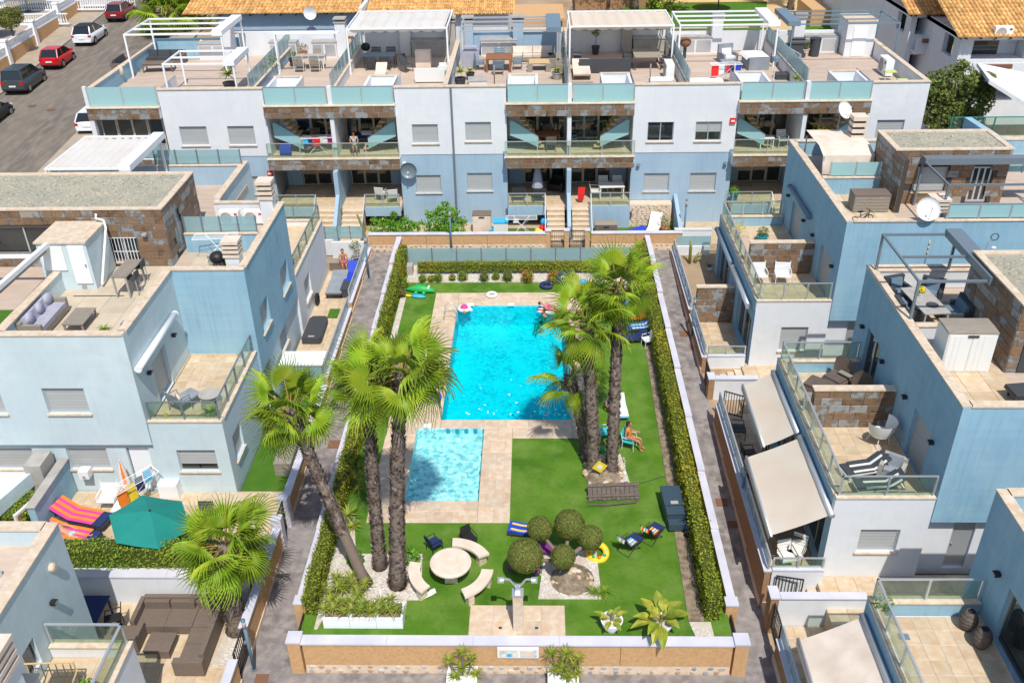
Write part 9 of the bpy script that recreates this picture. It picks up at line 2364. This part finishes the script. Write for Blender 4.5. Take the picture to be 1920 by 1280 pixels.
# ---------------------------------------------------------------- people
def skin(name, V, E, Rr, m, parent, lev=2):
 me = bpy.data.meshes.new(name)
 me.from_pydata([tuple(v) for v in V], E, [])
 o = bpy.data.objects.new(name, me); col.objects.link(o)
 o.parent = parent
 md = o.modifiers.new('skin', 'SKIN')
 for i, r in enumerate(Rr): me.skin_vertices[0].data[i].radius = (r, r)
 me.skin_vertices[0].data[0].use_root = True
 md.use_smooth_shade = True
 s = o.modifiers.new('sub', 'SUBSURF'); s.levels = s.render_levels = lev
 me.materials.append(MT[m])
 return o
def person(label, loc, rz, J, top=None, bottom=None, hair='hair', skin_m='skin', long_hair=False, trunks_len=.6):
 """J: joints pelvis, chest, neck, head, and per side shoulder/elbow/wrist/hand, hip/knee/ankle/toe in metres"""
 t = thing('person', label, 'person', loc, rz); t.scale = (.88, .88, .88)
 names = ['pelvis', 'waist', 'chest', 'neck', 'head', 'crown']
 V = [Vector(J[n]) for n in names]
 Rr = [.125, .11, .135, .052, .085, .07]
 E = [(0, 1), (1, 2), (2, 3), (3, 4), (4, 5)]
 for s in 'LR':
  i = len(V)
  V += [Vector(J['sh' + s]), Vector(J['el' + s]), Vector(J['wr' + s]), Vector(J['ha' + s])]
  Rr += [.058, .042, .03, .034]
  E += [(2, i), (i, i + 1), (i + 1, i + 2), (i + 2, i + 3)]
  h = V[-1]; d = (h - V[-2]).normalized(); sd = d.orthogonal().normalized(); up = d.cross(sd)
  for k in range(5):     # fingers, thumb off the side
   b0 = len(V)
   if k < 4:
    f0 = h + sd * (-.026 + .017 * k) + d * .012; f1 = f0 + d * (.045 if k in (0, 3) else .055) - up * .012; f2 = f1 + d * .025 - up * .02
   else:
    f0 = h - sd * .035 - d * .015; f1 = f0 - sd * .02 + d * .03; f2 = f1 + d * .025
   V += [f0, f1, f2]; Rr += [.010, .009, .007]; E += [(i + 3, b0), (b0, b0 + 1), (b0 + 1, b0 + 2)]
  i = len(V)
  V += [Vector(J['hip' + s]), Vector(J['kn' + s]), Vector(J['an' + s]), Vector(J['to' + s])]
  Rr += [.09, .058, .04, .034]
  E += [(0, i), (i, i + 1), (i + 1, i + 2), (i + 2, i + 3)]
 skin('body', V, E, Rr, skin_m, t, 1)
 hd, cr = Vector(J['head']), Vector(J['crown'])
 up = (cr - hd).normalized(); fwd = Vector(J.get('face', (0, -1, 0))); fwd = (fwd - up * fwd.dot(up)).normalized(); sd = up.cross(fwd)
 M_ = Matrix((( sd.x, fwd.x, up.x, hd.x), (sd.y, fwd.y, up.y, hd.y), (sd.z, fwd.z, up.z, hd.z), (0, 0, 0, 1)))
 def put(b): b.v = [tuple(M_ @ Vector(v)) for v in b.v]; return b
 put(B().ball((0, -.02, .045), .092, .108, .105, 12, 8)).obj('hair', hair, t, smooth=True)
 if long_hair: put(B().ball((0, -.08, -.06), .085, .06, .14, 10, 6)).obj('hair_length', hair, t, smooth=True)
 put(B().ball((0, .055, .0), .074, .06, .095, 12, 8)).obj('face', skin_m, t, smooth=True)
 put(B().ball((0, .115, -.005), .012, .018, .02, 6, 4)).obj('nose', skin_m, t)
 for s in (-1, 1):
  put(B().ball((s * .028, .108, .018), .011, .007, .007, 6, 4)).obj('eye', 'black', t); put(B().ball((s * .09, .0, .0), .012, .02, .03, 6, 4)).obj('ear', skin_m, t)
 put(B().box(-.022, .022, .104, .112, -.048, -.04)).obj('mouth', 'terracotta', t)
 if bottom:
  V2 = [Vector(J['waist']).lerp(Vector(J['pelvis']), .6), Vector(J['pelvis'])]; R2_ = [.13, .145]; E2 = [(0, 1)]
  for s in 'LR':
   i = len(V2); hp, kn = Vector(J['hip' + s]), Vector(J['kn' + s])
   V2 += [hp, hp.lerp(kn, trunks_len)]; R2_ += [.11, .10 - .02 * trunks_len]; E2 += [(1, i), (i, i + 1)]
  skin('shorts', V2, E2, R2_, bottom, t, 1)
 if top:
  V2 = [Vector(J['waist']).lerp(Vector(J['pelvis']), .3), Vector(J['waist']), Vector(J['chest'])]; R2_ = [.13, .125, .15]; E2 = [(0, 1), (1, 2)]
  for s in 'LR':
   i = len(V2); V2 += [Vector(J['sh' + s]), Vector(J['sh' + s]).lerp(Vector(J['el' + s]), .3)]; R2_ += [.07, .06]; E2 += [(2, i), (i, i + 1)]
  skin('top', V2, E2, R2_, top, t, 1)
 return t
def sit(zs=.45, lean=.1, knee=.46, arms='lap', spread=.11, look=(0, -1, -.2), feet=0.0):
 """seated, facing -y, seat height zs"""
 J = dict(pelvis=(0, 0, zs + .1), waist=(0, lean * .3, zs + .3), chest=(0, lean * .8, zs + .5), neck=(0, lean * .9, zs + .66), head=(0, lean * .8 - .02, zs + .79), crown=(0, lean * .8 - .01, zs + .87), face=look)
 for s, k in (('L', -1), ('R', 1)):
  J['hip' + s] = (k * .09, -.03, zs + .08); J['kn' + s] = (k * spread, -knee, zs + .07); J['an' + s] = (k * spread, -knee - .05, feet + .07); J['to' + s] = (k * spread, -knee - .2, feet + .035)
  J['sh' + s] = (k * .19, lean * .85, zs + .56)
  if arms == 'lap': J['el' + s] = (k * .25, lean - .1, zs + .33); J['wr' + s] = (k * .14, -.26, zs + .22); J['ha' + s] = (k * .10, -.33, zs + .20)
  else: J['el' + s] = (k * .28, lean + .02, zs + .30); J['wr' + s] = (k * .30, -.2, zs + .26); J['ha' + s] = (k * .30, -.28, zs + .25)
 return J
def lie(z=.42, back=.3, bend=.0):
 """lying on the back, head at +y, feet at -y, back raised"""
 J = dict(pelvis=(0, -.05, z + .1), waist=(0, .15, z + .13 + back * .1), chest=(0, .36, z + .14 + back * .45), neck=(0, .53, z + .15 + back * .8), head=(0, .66, z + .17 + back * 1.0), crown=(0, .74, z + .18 + back * 1.1), face=(0, -.3, 1))
 for s, k in (('L', -1), ('R', 1)):
  J['hip' + s] = (k * .09, -.12, z + .1); J['kn' + s] = (k * .12, -.52, z + .1 + (bend if k > 0 else 0)); J['an' + s] = (k * .12, -.92 + (.2 if k > 0 and bend else 0), z + .08); J['to' + s] = (k * .15, -1.0 + (.15 if k > 0 and bend else 0), z + .18)
  J['sh' + s] = (k * .19, .40, z + .15 + back * .5); J['el' + s] = (k * .30, .16, z + .14 + back * .2); J['wr' + s] = (k * .30, -.08, z + .12); J['ha' + s] = (k * .29, -.16, z + .12)
 return J
person('shirtless boy in pink shorts sitting on the bench box of the sun terrace', (-10.05, 43.75, 0), .3, sit(.47, -.05), None, 'pink', skin_m='tanskin', trunks_len=.75)
person('man in pale blue shorts sunbathing on the striped sunbed', (-15.95, 23.5, -.2), pi / 2 - .25, lie(.36, .32), None, 'shortsblue', skin_m='skin', trunks_len=.45)
p = at(1180, 838)
t = chair('blue folding chair holding the tanned woman on the grass', (p.x, p.y, 0), 1.2, 'plate', 'aqua', w=.56); t.scale = (.88, .88, .88)
person('tanned woman in an orange swimsuit sitting in a blue chair on the grass', (p.x, p.y, 0), 1.2, sit(.44, .12, arms='wide'), 'orange', 'orange', skin_m='tanskin', long_hair=True, trunks_len=.12)
p = at(1205, 594); person('person in a red swimsuit lying beside the hedge under the palms', (p.x, p.y, 0), -1.4, lie(.33, .5), 'red', 'red', skin_m='tanskin', trunks_len=.15)
p = at(1140, 772); person('person in blue swimwear sitting half hidden behind the palm trunk', (p.x + .1, p.y, 0), .4, sit(.12, .1, feet=.0), 'royal', 'royal', skin_m='tanskin', trunks_len=.2)
p = at(1040, 586, -.06)
person('swimmer lying on a pink float at the far right of the pool', (p.x - .1, p.y + .15, -.08), 1.35, lie(.08, .2), 'pink', 'pink', skin_m='skin', trunks_len=.12)
t = thing('air_bed', 'pink float under the swimmer at the far pool edge', 'inflatable', (p.x - .1, p.y + .15, -.07), 1.35)
for k in range(5): B().ball((-.28 + k * .14, -.05, .06), .085, .85, .075, 10, 6).obj('air_tube', 'pink' if k % 2 else 'plate', t, smooth=True)
person('dark haired swimmer holding the pink float', (p.x - .55, p.y - .25, -.95), -1.0, dict(sit(.45, .05, arms='wide')), None, 'black', skin_m='tanskin')
person('person in a pale blue top sitting on the left balcony of the terrace building', (-9.95, 49.4, 4.39), .2, sit(.45, .1), 'shortsblue', 'shortsblue', skin_m='tanskin', trunks_len=.3)
chair('chair under the seated person on the left balcony', (-9.95, 49.45, 4.39), .2, 'charcoal', 'charcoal', w=.5)
